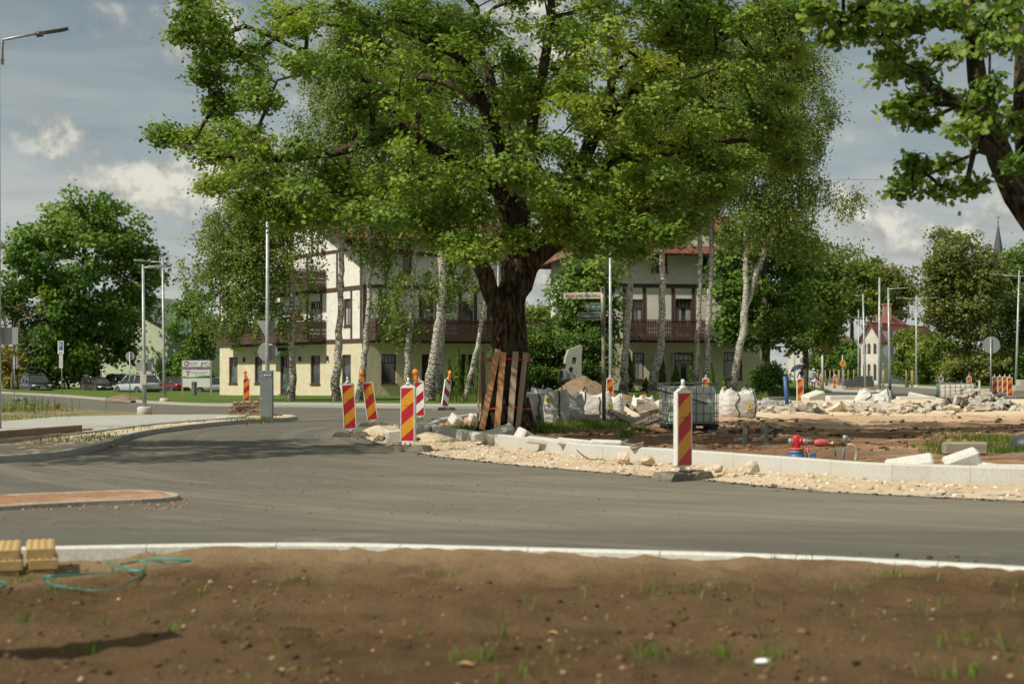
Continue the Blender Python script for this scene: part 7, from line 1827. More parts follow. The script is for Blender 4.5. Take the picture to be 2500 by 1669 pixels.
m = MB(); m.lathe([(.036, .17), (.040, .20), (.046, .24), (.040, .27)], 14, M=xr(zh(1078))); m.build('union', M_BRASS, o)
m = MB(); m.lathe([(.034, .26), (.055, .30), (.062, .36), (.060, .42), (.05, .47), (.034, .50)], 16, M=xr(zh(1080.5))); m.build('filter_bowl', M_HPINK, o)
m = MB(); m.lathe([(.046, .49), (.034, .51), (.034, .535), (.048, .54), (.048, .58), (.036, .60), (.034, .74)], 14, M=xr(zh(1083))); m.build('pipe', M_BRASS, o)
m = MB(); m.lathe([(.032, zh(1086)), (.034, zh(1076)), (.040, zh(1074)), (.040, zh(1064)), (.030, zh(1062))], 14, M=TM((xh(2063), 0, 0))); m.tube([(xh(2063) + .03, 0, zh(1069)), (xh(2075), -.02, zh(1069))], .010, 6); m.build('tap', M_STEEL, o)
m = MB(); m.tube([(xh(2062), 0, zh(1086)), (xh(2060), .02, zh(1105)), (xh(2057), .02, -.04)], .022, 10); m.build('drop_pipe', M_DUSTY, o)
m = MB(); m.tube([(xh(2066), 0, zh(1084.5)), (xh(2080), 0, zh(1085)), (xh(2088), 0, zh(1092)), (xh(2093), .02, zh(1104)), (xh(2090), .02, zh(1120)), (xh(2089), .02, -.04)], .024, 10); m.build('bent_pipe', mat('plastic_beige', (.42, .385, .29), .5), o)
m = MB(); m.lathe([(.09, zh(1098)), (.125, zh(1097.5)), (.125, zh(1093.5)), (.06, zh(1092.5))], 20); m.build('flange', M_HPINK, o)
m = MB(); m.lathe([(.115, zh(1104.5)), (.118, zh(1104)), (.118, zh(1099)), (.09, zh(1098.5))], 20); m.build('blue_flange', M_DUSTY, o)
m = MB(); m.lathe([(.13, -.05), (.13, zh(1109)), (.10, zh(1105))], 20); m.box((.23, 0, zh(1112)), (.12, .14, .09), bev=.01); m.build('base', M_HBLUE, o)
m = MB(); m.lathe([(.038, zh(1107)), (.042, zh(1103)), (.02, zh(1097)), (.018, zh(1092)), (0, zh(1091))], 12, M=TM((xh(1972), -.01, 0)), cap=False); m.build('plug', M_HPINK, o)
m = MB(); m.tube([(xh(2036), -.02, zh(1090)), (xh(2037), -.03, zh(1100)), (xh(2039), -.03, zh(1113))], [.014, .010, .012], 6); m.build('lever', mat('lever_green', (.02, .14, .09), .5), o)

b = MB(); p0 = W(1916, 918, 53); b.tube([(W(1923, 0, 53).x, 53, .05), (p0.x, 53, CH + (HY - 918) * 53 / F)], .075, 12)
tag(b.build('blue_pipe', mat('pipe_blue', (.045, .105, .30), .5, (.035, .085, .25), 5)), 'blue plastic pipe standing upright in the cobblestones', 'pipe')
b = MB(); p0 = W(2441, 1056, 31.5); b.tube([p0, p0 + Vector((.5, -.02, 0)), p0 + Vector((3, -.1, -.02))], .036, 14); o = b.build('red_pipe', M_HRED); tag(o, 'red plastic pipe lying at the right edge of the dug soil', 'pipe')
b = MB(); b.lathe([(.026, 0), (.026, .01)], 14, M=Matrix.Translation(p0 - Vector((.012, 0, 0))) @ Matrix.Rotation(pi / 2, 4, 'Y')); b.build('bore', M_DK, o)
b = MB(); p0 = W(2490, 1098, 24); b.lathe([(.26, 0), (.25, .12), (.2, .2), (.08, .26), (0, .27)], 18, cap=False); o = b.build('cable_drum_cover', mat('dark_plastic', (.035, .045, .05), .5)); o.location = (p0.x + .1, 24, .15); tag(o, 'dark plastic dome half hidden in grass at the right edge', 'cover')

# ---- sculpture between the houses
d0 = 78; k = d0 / F; b = W(1398, 0, d0); b.z = .12
out = [(1376, 968), (1375, 900), (1379, 872), (1386, 854), (1419, 842), (1421, 852), (1418.5, 870), (1419, 968)]
hole = [(1394.5, 873.5), (1397, 872), (1406, 872), (1405.5, 888), (1394, 888)]
m = MB(); th = .32; po = [((x - 1398) * k, zz(y, d0, .12)) for x, y in out]; ph = [((x - 1398) * k, zz(y, d0, .12)) for x, y in hole]
bmx = bmesh.new()
for yy in (-th / 2, th / 2):
    ov_ = [bmx.verts.new((x, yy, z)) for x, z in po]; hv = [bmx.verts.new((x, yy, z)) for x, z in ph]
    eo = [bmx.edges.new((ov_[i], ov_[(i + 1) % len(ov_)])) for i in range(len(ov_))]; eh = [bmx.edges.new((hv[i], hv[(i + 1) % len(hv)])) for i in range(len(hv))]
    bmesh.ops.triangle_fill(bmx, use_beauty=True, edges=eo + eh, normal=(0, -1, 0))
    if yy < 0: o1, h1_ = ov_, hv
    else: o2, h2_ = ov_, hv
for A_, B_ in ((o1, o2), (h1_, h2_)):
    for i in range(len(A_)): bmx.faces.new((A_[i], A_[(i + 1) % len(A_)], B_[(i + 1) % len(A_)], B_[i]))
m.bm(bmx); sc = m.build('concrete_sculpture', mat('sculpture_grey', (.42, .42, .375), .9, (.35, .35, .31), 6, bump=.006)); sc.location = b; sc.rotation_euler = (0, 0, R(14))
tag(sc, 'tall grey concrete slab sculpture pierced by a small square window', 'sculpture')

# ------------------------------------------------------------------ parked cars
M_TYRE = mat('tyre', (.022, .022, .023), .85, (.035, .035, .035), 20); M_RIM = mat('rim_alloy', (.42, .42, .42), .35, (.30, .30, .30), 8, metal=.8)
M_CGL = mat('car_glass', (.012, .015, .016), .05, (.035, .042, .045), 1.2, spec=1.0, lo=.45, hi=.6); M_TRIM = mat('car_trim', (.028, .028, .03), .6); M_HEAD = mat('headlight_glass', (.62, .62, .60), .12, (.40, .41, .42), 12, spec=.8); M_TAIL = mat('tail_light', (.42, .012, .02), .15, spec=.8)
M_CHR = mat('chrome', (.62, .62, .62), .15, metal=.9); M_PLATE = mat('number_plate', (.70, .70, .66), .4, (.30, .30, .32), 16, lo=.55, hi=.62, stretch=(3, 3, .3))
def paint(n, c, c2): return mat(n, c, .22, c2, 1.5, coat=.6, spec=.6, metal=.15)
def car(label, loc, rz, pm, L=4.6, Wd=1.86, H=1.68, kind='suv', name='parked_car', emblem=None, dusty=None):
    o = empty(name, loc, rz, label, 'car', 'cars parked behind the lawn'); hl = L / 2; hw = Wd / 2; zb = .24; belt = H * .585 if kind != 'sedan' else H * .62
    hood = belt - .06
    if kind == 'sedan': st = [(-hl, .74, .42, belt - .16), (-hl + .10, .88, .30, belt - .04), (-hl + .75, .96, zb, belt), (0, 1, zb, belt - .03), (hl - 1.35, .99, zb, belt - .06), (hl - .7, .96, .26, belt - .16), (hl - .2, .88, .30, belt - .30), (hl, .70, .38, belt - .42)]
    else: st = [(-hl, .80, .42, belt - .12), (-hl + .08, .92, .32, belt), (-hl + .6, .97, zb, belt + .02), (0, 1, zb, belt - .02), (hl - 1.25, .99, zb, belt - .04), (hl - .6, .96, .27, belt - .13), (hl - .18, .89, .30, belt - .24), (hl, .72, .38, belt - .38)]
    b = MB(); vs = []; fs = []
    for x, w, z0, z1 in st:
        w *= hw; zm = z0 + (z1 - z0) * .55
        vs += [(x, -w * .90, z0), (x, -w, z0 + .12), (x, -w, zm), (x, -w * .955, z1 - .05), (x, -w * .86, z1), (x, 0, z1 + .025), (x, w * .86, z1), (x, w * .955, z1 - .05), (x, w, zm), (x, w, z0 + .12), (x, w * .90, z0)]
    n = 11
    for i in range(len(st) - 1):
        for k in range(n): k2 = (k + 1) % n; fs.append((i * n + k, i * n + k2, (i + 1) * n + k2, (i + 1) * n + k))
    fs += [tuple(range(n)), tuple((len(st) - 1) * n + k for k in range(n - 1, -1, -1))]
    b.add(vs, fs, 0, True); bo = b.build('body', pm, o)
    # cabin
    if kind == 'sedan': xs = (-hl + .85, -hl + 1.55, hl - 2.05, hl - 1.25)
    elif kind == 'wagon': xs = (-hl + .10, -hl + .45, hl - 2.1, hl - 1.3)
    else: xs = (-hl + .08, -hl + .62, hl - 2.0, hl - 1.15)
    zb2 = belt - .03; w0, w1 = hw * .93, hw * .74
    base = [(xs[0], zb2), (xs[3], zb2)]; top = [(xs[1], H - .03), ((xs[1] + xs[2]) / 2, H), (xs[2], H - .05)]
    g_ = MB(); v = []
    for s in (-1, 1): v += [(xs[0], s * w0, zb2), (xs[3], s * w0, zb2), (xs[2], s * w1, H - .06), (xs[1], s * w1, H - .05)]
    g_.add(v, [(0, 1, 2, 3), (7, 6, 5, 4), (1, 5, 6, 2), (4, 0, 3, 7), (3, 2, 6, 7)]); g_.build('windows', M_CGL, o)
    r = MB(); rv = []; 
    for x, z in ((xs[1] - .06, H - .07), (xs[1] + .25, H - .01), ((xs[1] + xs[2]) / 2, H + .01), (xs[2] - .25, H - .02), (xs[2] + .06, H - .085)): rv += [(x, -w1 - .02, z - .03), (x, -w1 * .9, z + .012), (x, w1 * .9, z + .012), (x, w1 + .02, z - .03)]
    r.add(rv, [(i * 4 + k, i * 4 + k + 1, i * 4 + k + 5, i * 4 + k + 4) for i in range(4) for k in range(3)], 0, True)
    for s in (-1, 1):
        for (xa, xb_) in ((xs[3], xs[2]), (xs[0], xs[1])): r.tube([(xa, s * w0, zb2), (xb_, s * (w1 + .005), H - .06)], .045, 6)
        for f in (.40, .70) if kind != 'sedan' else (.45,):
            xa = xs[0] + (xs[3] - xs[0]) * (f * .9 + .03); xb_ = xs[1] + (xs[2] - xs[1]) * f; r.tube([(xa, s * (w0 + .004), zb2), (xb_, s * (w1 + .006), H - .06)], .035, 6)
    r.build('roof', pm, o)
    if kind != 'sedan':
        for s in (-1, 1): q = MB(); q.tube([(xs[1], s * w1 * .92, H), (xs[1] + .2, s * w1 * .92, H + .045), (xs[2] - .3, s * w1 * .92, H + .045), (xs[2] - .1, s * w1 * .92, H - .01)], .022, 6); q.build('roof_rail', M_CHR, o)
    wr = .35 if kind != 'sedan' else .325
    for x in (hl - .92, -hl + .86):
        for s in (-1, 1):
            a = MB(); a.lathe([(wr + .06, -.02), (wr + .06, .02)], 20, M=TM((x, s * (hw - .012), wr)) @ Matrix.Rotation(pi / 2, 4, 'X')); a.build('wheel_arch', M_TRIM, o)
            M = TM((x, s * (hw - .10), wr)) @ Matrix.Rotation(-s * pi / 2, 4, 'X')
            w = MB(); w.lathe([(wr * .66, -.11), (wr * .95, -.11), (wr, -.07), (wr, .09), (wr * .95, .125), (wr * .68, .128), (wr * .66, .10)], 22, M=M, cap=False); wo = w.build('wheel', M_TYRE, o)
            w = MB(); w.lathe([(0, .10), (wr * .16, .118), (wr * .2, .095), (wr * .66, .11), (wr * .67, .06), (0, .05)], 20, M=M, cap=False)
            for k in range(5): a_ = 2 * pi * k / 5; w.box((cos(a_) * wr * .4, sin(a_) * wr * .4, .112), (wr * .5, .07, .03), M=M, rot=(0, 0, a_))
            w.build('rim', M_RIM, wo)
    for s in (-1, 1):
        q = MB(); q.box((hl - .22, s * hw * .70, belt - .30), (.34, .34, .15), bev=.05, seg=2, rot=(0, .1, -s * .45), smooth=True); q.build('headlight', M_HEAD, o)
        q = MB()
        if kind == 'sedan': q.box((-hl + .06, s * hw * .70, belt - .17), (.16, .42, .17), bev=.04, seg=2, rot=(0, 0, s * .3), smooth=True)
        else: q.box((-hl + .07, s * hw * .74, belt - .13), (.18, .40, .18), bev=.04, seg=2, rot=(0, 0, s * .3), smooth=True)
        q.build('tail_light', M_TAIL, o)
        q = MB(); q.box((xs[3] - .28, s * (hw + .09), belt + .06), (.12, .18, .14), bev=.04, seg=2, smooth=True); q.build('side_mirror', pm, o)
        q = MB(); q.box((0, s * (hw + .004), zb + .10), (L - 2.5, .03, .12), bev=.01); q.build('side_trim', M_TRIM if kind == 'wagon' else M_CHR if emblem else M_TRIM, o)
    q = MB(); q.box((hl - .0, 0, belt - .36), (.06, Wd * .42, .20), bev=.02); gr = q.build('grille', M_TRIM, o)
    if emblem:
        q = MB(); q.tube([(hl + .035, -Wd * .19, belt - .27), (hl + .035, Wd * .19, belt - .45)], .018, 6); q.lathe([(.05, 0), (.05, .02)], 12, M=TM((hl + .03, 0, belt - .36)) @ Matrix.Rotation(pi / 2, 4, 'Y')); q.build('emblem_bar', M_CHR, gr)
        q = MB(); q.tube([(hl + .02, -Wd * .34, belt - .52), (hl + .02, -Wd * .24, .36), (hl + .02, Wd * .24, .36), (hl + .02, Wd * .34, belt - .52)], .028, 6); q.build('skid_trim', M_CHR, o)
    q = MB(); q.box((hl + .025, 0, .50), (.02, .52, .115)); q.build('number_plate', M_PLATE, o)
    q = MB(); q.box((-hl - .012, 0, belt - .24), (.02, .52, .115)); q.build('number_plate', M_PLATE, o)
    q = MB(); q.box((-hl + .04, 0, .42), (.14, Wd * .86, .16), bev=.03); q.build('rear_bumper', M_TRIM if kind == 'suv' else pm, o)
    return o
def cw(px, d, z=-.36): p = W(px, 0, d); p.z = z; return p
P_BLK = paint('paint_black', (.012, .014, .022), (.020, .023, .034)); P_SIL = paint('paint_silver', (.46, .49, .51), (.38, .41, .43)); P_RED = paint('paint_dark_red', (.17, .012, .018), (.12, .010, .014)); P_GRY = paint('paint_grey', (.28, .29, .30), (.22, .23, .24)); P_CHA = paint('paint_charcoal', (.020, .021, .022), (.034, .034, .034))
car('dark blue-black SUV with a diagonal bar across its grille, at the far left', cw(87, 127), R(-56), P_BLK, 4.6, 1.89, 1.70, emblem=True)
car('black estate car under the maple, left of the silver SUV', cw(239, 130), R(-50), P_CHA, 4.4, 1.75, 1.44, kind='wagon')
car('silver SUV seen from behind, in the middle of the parked cars', cw(334, 117), R(137), P_SIL, 4.7, 1.88, 1.67)
car('dark red saloon parked right of the silver SUV', cw(421, 126), R(132), P_RED, 4.55, 1.8, 1.43, kind='sedan')
car('black car mostly hidden behind the silver SUV', cw(294, 138), R(-52), P_CHA, 4.4, 1.8, 1.70)
car('grey car half hidden behind the house corner and the notice board', cw(533, 118), R(178), P_GRY, 4.5, 1.8, 1.45, kind='sedan')

# ------------------------------------------------------------------ people
def skin_mesh(nodes, edges, name, m, parent, lvl=2):
    """nodes: name -> ((x, y, z), (rx, ry)); grown with Skin and Subdivision into one continuous surface"""
    keys = list(nodes); me = bpy.data.meshes.new(name); me.from_pydata([nodes[k][0] for k in keys], [(keys.index(a), keys.index(b)) for a, b in edges], [])
    o = bpy.data.objects.new(name, me); COL.objects.link(o)
    md = o.modifiers.new('Skin', 'SKIN'); md.use_smooth_shade = True
    sv = o.data.skin_vertices[0].data
    for i, k in enumerate(keys): r = nodes[k][1]; sv[i].radius = r if isinstance(r, tuple) else (r, r)
    sv[0].use_root = True
    s = o.modifiers.new('Sub', 'SUBSURF'); s.levels = lvl
    dg = bpy.context.evaluated_depsgraph_get(); ne = bpy.data.meshes.new_from_object(o.evaluated_get(dg))
    bpy.data.objects.remove(o); ne.materials.clear(); ne.materials.append(m); ne.name = name
    return link(bpy.data.objects.new(name, ne), parent)
M_SKIN = mat('skin', (.46, .26, .18), .6, (.40, .215, .145), 20); M_TEE = mat('white_tee', (.76, .76, .75), .9, (.68, .68, .67), 6, bump=.01); M_SHORT = mat('shorts', (.10, .10, .09), .9, (.07, .07, .065), 12); M_CAMO = mat('cap_olive', (.075, .08, .045), .9, (.035, .035, .025), 22, third=(.13, .12, .08), tscale=16); M_HAIR = mat('hair_brown', (.06, .035, .02), .8); M_PURPH = mat('hat_plum', (.075, .035, .075), .9, (.05, .05, .09), 22); M_SHOE = mat('shoe', (.10, .09, .085), .8); M_PACK = mat('backpack_dark', (.045, .042, .045), .8, (.075, .065, .06), 12); M_DRESS = mat('dress_white', (.66, .66, .66), .9, (.58, .58, .58), 7, bump=.01); M_PATT = mat('dress_dark', (.035, .035, .035), .9, (.30, .28, .24), 26, lo=.5, hi=.58)
def person(label, loc, rz, H=1.78, swing=.16, arm=((.05, -.06), (.05, -.02)), female=False, bend=0.0):
    k = H / 1.78; o = empty('person', loc, rz, label, 'person')
    N = {}; E = []
    def nd(n, p, r, par=None):
        N[n] = (tuple(c * k for c in p), tuple(c * k for c in r) if isinstance(r, tuple) else r * k)
        if par: E.append((par, n))
    sw = swing
    nd('pelvis', (0, 0, .95), (.145, .105)); nd('waist', (0, -bend * .2, 1.10), (.125 if not female else .11, .095), 'pelvis'); nd('chest', (0, -bend * .5, 1.32), (.155 if not female else .135, .11), 'waist'); nd('collar', (0, -bend * .8, 1.455), (.085, .07), 'chest'); nd('neck', (0, -.01 - bend, 1.52), (.052, .055), 'collar')
    nd('jaw', (0, -.03 - bend * 1.1, 1.59), (.062, .072), 'neck'); nd('face', (0, -.025 - bend * 1.15, 1.66), (.073, .092), 'jaw'); nd('crown', (0, -.005 - bend * 1.15, 1.735), (.066, .082), 'face'); nd('nose', (0, -.125 - bend * 1.15, 1.645), (.012, .014), 'face')
    for s, n in ((-1, 'l'), (1, 'r')):
        nd('ear' + n, (s * .082, .0 - bend * 1.15, 1.645), (.010, .016), 'face')
        a = arm[0] if s < 0 else arm[1]; dx, dy = a
        nd('sh' + n, (s * .185, -bend * .6, 1.42), .058, 'collar'); nd('el' + n, (s * (.225 + dx), .03 + dy * .4 - bend * .4, 1.15), .043, 'sh' + n); nd('wr' + n, (s * (.235 + dx * 1.6), dy - .03 - bend * .4, .90), .028, 'el' + n)
        nd('pa' + n, (s * (.238 + dx * 1.7), dy * 1.2 - .035 - bend * .4, .835), (.022, .038), 'wr' + n)
        for q in range(4): nd('f%d' % q + n, (s * (.236 + dx * 1.7), dy * 1.25 - .075 + .026 * q - bend * .4, .752 + .012 * abs(q - 1.3)), .0095, 'pa' + n)
        nd('th' + n, (s * (.225 + dx * 1.7), dy * 1.2 - .088 - bend * .4, .825), .011, 'wr' + n)
        st = s * sw
        nd('hip' + n, (s * .095, 0, .88), .095, 'pelvis'); nd('kn' + n, (s * .105, -st * .55, .50), .062, 'hip' + n); nd('ca' + n, (s * .105, -st * .55 + (.06 if st < 0 else .02), .36), .056, 'kn' + n); nd('an' + n, (s * .10, -st * 1.0 + (.05 if st < 0 else 0), .09), .038, 'ca' + n); nd('to' + n, (s * .115, -st - .13, .035), (.042, .03), 'an' + n)
    skin_mesh(N, E, 'body', M_SKIN, o, 2)
    def wear(names, grow_, name, m, extra=()):
        M2 = {n: (N[n][0], tuple(c + grow_ for c in (N[n][1] if isinstance(N[n][1], tuple) else (N[n][1],) * 2))) for n in names}
        E2 = [(a, b) for a, b in E if a in names and b in names]
        for n, p, r, par in extra: M2[n] = (tuple(c * k for c in p), r); E2.append((par, n))
        return skin_mesh(M2, E2, name, m, o, 2)
    for s in ('l', 'r'):
        ax = N['an' + s][0]; tx = N['to' + s][0]; q = MB(); q.box(((ax[0] + tx[0]) / 2, (ax[1] + tx[1]) / 2, .045), (.095, .27, .09), bev=.03, seg=2, smooth=True); q.build('shoe', M_SHOE, o)
    return o, N, k, wear
loc = bw(1377, 73, .12)
o, N, k, wear = person('man in a white tee and olive cap walking past the sculpture', loc, R(150), 1.80, .14, ((.06, -.10), (.02, .10)))
sl = [(('sl%s' % s), tuple(np.array(N['sh' + s][0]) / k * .45 + np.array(N['el' + s][0]) / k * .55), .068, 'sh' + s) for s in ('l', 'r')]
wear(['pelvis', 'waist', 'chest', 'collar', 'shl', 'shr'], .022, 'tee_shirt', M_TEE, sl); wear(['pelvis', 'hipl', 'hipr', 'knl', 'knr'], .022, 'shorts', M_SHORT)
q = MB(); q.lathe([(.088, 1.69), (.090, 1.73), (.075, 1.775), (.03, 1.79), (0, 1.792)], 18, cap=False); q.prism([(-.06, -.08), (.06, -.08), (.07, -.15), (.04, -.19), (-.04, -.19), (-.07, -.15)], 1.692, 1.702); hp = q.build('cap', M_CAMO, o); hp.location = (0, -.02, .02)
q = MB(); q.lathe([(.079, 1.60), (.085, 1.64), (.085, 1.70)], 16, cap=False); q.build('hair', M_HAIR, o).location = (0, .0, 0)
bp = MB(); bp.box((0, 0, 0), (.17, .10, .38), bev=.045, seg=3, smooth=True); r_ = bp.build('backpack', M_PACK); r_.rotation_euler = (0, R(6), R(150)); off = Matrix.Rotation(R(150), 3, 'Z') @ Vector((.07, .17, 1.27)); r_.location = loc + off
tag(r_, 'dark backpack on the back of the man in the white tee', 'backpack')
for x in (-.08, .08): q = MB(); q.tube([(x, -.05, .19), (x, -.16, .17), (x, -.24, .02), (x, -.16, -.16), (x, -.05, -.17)], .014, 6); q.build('shoulder_strap', M_PACK, r_)
loc = bw(1394, 74, .12)
o, N, k, wear = person('person in a white top and plum bucket hat, behind the earth mound', loc, R(170), 1.62, .12, ((.02, 0), (.04, 0)), True)
sl = [(('sl%s' % s), tuple(np.array(N['sh' + s][0]) / k * .45 + np.array(N['el' + s][0]) / k * .55), .066, 'sh' + s) for s in ('l', 'r')]
wear(['pelvis', 'waist', 'chest', 'collar', 'shl', 'shr'], .03, 'white_top', M_TEE, sl); wear(['pelvis', 'hipl', 'hipr', 'knl', 'knr'], .025, 'shorts', M_SHORT)
q = MB(); q.lathe([(.155, 1.505), (.15, 1.515), (.092, 1.575), (.085, 1.635), (.05, 1.66), (0, 1.665)], 20, cap=False); q.build('bucket_hat', M_PURPH, o).location = (0, -.02, -.02)
q = MB(); q.lathe([(.07, 1.40), (.08, 1.46), (.08, 1.54)], 14, cap=False); q.build('hair', M_HAIR, o)
q = MB(); q.box((0, 0, 0), (.22, .10, .24), bev=.03, seg=2, smooth=True); q.tube([(-.09, 0, .11), (-.05, 0, .3), (.05, 0, .3), (.09, 0, .11)], .01, 6); r_ = q.build('straw_bag', mat('straw', (.46, .33, .18), .9, (.33, .24, .12), 20)); r_.location = loc + Vector((-.24, -.1, 1.0)); tag(r_, 'small straw bag hanging on the back of the person in the plum hat', 'bag')
loc = bw(1986, 104, .12)
o, N, k, wear = person('woman in a short white dress with a pale backpack, walking away on the pavement', loc, R(160), 1.68, .10, ((.02, -.1), (.03, -.12)), True)
wear(['pelvis', 'waist', 'chest', 'collar', 'shl', 'shr'], .02, 'dress_top', M_DRESS)
q = MB(); q.lathe([(.27, .68), (.245, .74), (.19, .90), (.145, 1.02), (.12, 1.08)], 20, cap=False); q.build('skirt', M_DRESS, o)
q = MB(); q.lathe([(.13, 1.555), (.085, 1.58), (.08, 1.63), (0, 1.66)], 16, cap=False); q.build('sun_hat', M_DRESS, o)
q = MB(); q.box((0, 0, 0), (.36, .18, .60), bev=.07, seg=3, smooth=True); r_ = q.build('backpack', mat('pack_pale', (.42, .42, .39), .9, (.36, .36, .33), 9)); r_.rotation_euler = (0, 0, R(160)); r_.location = loc + Vector((-.20, -.12, 1.18)); tag(r_, 'large pale backpack of the woman in the white dress', 'backpack')
for x in (-.1, .1): q = MB(); q.tube([(x, -.07, .22), (x, -.17, .2), (x, -.22, .02), (x, -.17, -.2), (x, -.07, -.22)], .018, 6); q.build('shoulder_strap', M_DRESS, r_)
loc = bw(1957, 106, .12)
o, N, k, wear = person('person in a dark patterned dress under a navy umbrella, by the yellowish maple', loc, R(-20), 1.70, .08, ((.05, -.16), (.05, -.05)), True)
wear(['pelvis', 'waist', 'chest', 'collar', 'shl', 'shr'], .022, 'dress_top', M_PATT); q = MB(); q.lathe([(.26, .45), (.23, .6), (.18, .90), (.145, 1.02), (.12, 1.08)], 20, cap=False); q.build('skirt', M_PATT, o)
q = MB(); q.lathe([(.083, 1.52), (.088, 1.6), (.075, 1.67), (0, 1.70)], 16, cap=False); q.build('hair', M_HAIR, o)
u = MB(); NR = 8; vs = [(0, 0, .32)]; fs = []
for j, (r_, z) in enumerate(((.28, .27), (.48, .13), (.60, -.04))):
    for i in range(16): a = 2 * pi * i / 16; f = 1 if i % 2 == 0 else .93; vs.append((cos(a) * r_ * f, sin(a) * r_ * f, z + (.03 if i % 2 and j == 2 else 0)))
for i in range(16): fs.append((0, 1 + i, 1 + (i + 1) % 16))
for j in range(2):
    for i in range(16): a, b = 1 + j * 16 + i, 1 + j * 16 + (i + 1) % 16; fs.append((a, a + 16, b + 16, b))
uo = empty('umbrella', loc + Vector((-.33, -.15, 1.62)), 0, 'navy umbrella tilted over the person in the dark dress', 'umbrella'); uo.rotation_euler = (0, R(-24), 0)
u.add(vs, fs, 0, False); u.build('canopy', mat('umbrella_navy', (.012, .018, .05), .7), uo, recalc=False); q = MB(); q.tube([(0, 0, .36), (0, 0, -.62)], .010, 6); q.build('shaft', M_CHR, uo)

# ------------------------------------------------------------------ left verge: pallets, timber, stump, paver stack
M_PAL = mat('pallet_wood', (.27, .185, .115), .9, (.19, .125, .08), 7, stretch=(3, 3, 1), bump=.004, third=(.36, .28, .2), tscale=3)
def pallet(label, loc, rz, tilt=(0, 0)):
    o = empty('pallet', loc, rz, label, 'pallet', 'wooden pallets in a stack'); o.rotation_euler = (R(tilt[0]), R(tilt[1]), rz)
    for i in range(6): b = MB(); b.box((-.55 + .22 * i, 0, .132), (.13, .8, .022), bev=.002); b.build('deck_board', M_PAL, o)
    for y in (-.36, 0, .36):
        b = MB(); b.box((0, y, .065), (1.2, .045, .10)) if y else b.box((0, y, .065), (1.2, .06, .10)); b.build('stringer', M_PAL, o)
    for x in (-.5, 0, .5): b = MB(); b.box((x, 0, .008), (.12, .8, .016)); b.build('bottom_board', M_PAL, o)
pc = bw(607, 45.3, .10)
pallet('lowest pallet of the stack beside the galvanised box', pc, R(4)); pallet('middle pallet of the stack beside the galvanised box', pc + Vector((.05, .05, .144)), R(-3)); pallet('topmost pallet of the stack beside the galvanised box', pc + Vector((.12, .02, .29)), R(9), (2, -2))
def timber(label, a, b, w, h, m, name='timber_beam'):
    a, b = Vector(a), Vector(b); L = (b - a).length; q = MB(); q.box((L / 2, 0, 0), (L, w, h), bev=.004); o = q.build(name, m); o.location = a; d = (b - a).normalized(); o.rotation_euler = (0, -math.asin(d.z), atan2(d.y, d.x)); return tag(o, label, 'timber')
M_BEAM = mat('beam_brown', (.25, .165, .115), .9, (.17, .115, .08), 5, stretch=(.4, 6, 6), bump=.003)
p = lambda x, y, z: G(x, y, z - .0) + Vector((0, 0, 0))
timber('thick brown beam lying on the left pavement', p(-60, 1074, .14) + Vector((0, 0, .07)), p(193, 1053, .14) + Vector((0, 0, .07)), .16, .15, M_BEAM)
timber('short batten end sticking out beyond the thick brown beam', p(190, 1053, .14) + Vector((0, .1, .03)), p(224, 1050, .14) + Vector((0, 0, .03)), .05, .05, M_PLANK, 'batten')
timber('thin grey batten along the pavement edging below the thick beam', p(-60, 1082, .16), p(150, 1059, .16), .05, .04, M_PLANK2, 'batten')
timber('short stake upright beside the tree stump', W(123, 1004, 52), W(123.5, 986, 52), .03, .03, M_PLANK, 'stake')
q = MB(); q.lathe([(.17, 0), (.165, .05), (.158, .18), (.150, .20)], 18); q.build('tree_stump', mat('stump_wood', (.30, .16, .09), .9, (.20, .10, .06), 9)).location = bw(136, 52, .13); tag(bpy.data.objects['tree_stump'], 'sawn reddish tree stump on the bare ground at the left', 'stump')
q = MB(); q.tube([W(106, 1003, 51.5), W(118, 1004, 51), W(133, 1009, 50.3)], [.085, .06, .05], 9); tag(q.build('log', mat('log_pale', (.40, .31, .21), .9, (.28, .21, .14), 8)), 'pale broken log lying before the tree stump', 'log')
for i, (x0, x1) in enumerate(((108, 119), (110, 121))): q = MB(); q.tube([W(x0, 984, 52), W((x0 + x1) / 2, 988 + i, 52), W(x1, 1002, 52)], .008, 5); tag(q.build('rebar', M_OLD), ('left' if i == 0 else 'right') + ' bent reinforcing bar of the pair behind the broken log', 'rebar')
M_GP = mat('paver_grey', (.30, .295, .27), .9, (.23, .225, .205), 8, bump=.004)
random.seed(4)
for r_ in range(3):
    for c_ in range(6 - r_):
        q = MB(); q.box((0, 0, 0), (.19, .4, .09), bev=.006); o = q.build('paver', M_GP); b0 = bw(34 + r_ * 3 + c_ * 5.4, 57.5, .22); o.location = b0 + Vector((0, random.uniform(-.06, .06), r_ * .095)); o.rotation_euler = (R(random.uniform(-6, 6)), R(random.uniform(-8, 8)), R(random.uniform(-8, 8)))
        tag(o, 'grey paver in the ragged stack among the weeds at the left', 'paver', 'grey pavers stacked among the weeds')
q = MB(); q.box((0, 0, 0), (1.0, .7, .12), bev=.004); o = q.build('pallet', M_PAL); o.location = bw(50, 57.5, .12); tag(o, 'weathered pallet under the ragged grey paver stack', 'pallet')
q = MB(); q.lathe([(.42, 0), (.42, .07), (.36, .085), (.34, .07), (0, .075)], 24, cap=False); o = q.build('manhole_cover', M_CONC3); o.location = bw(563, 42.5, .08); tag(o, 'round concrete manhole rim in the sandy strip left of the pallets', 'manhole')

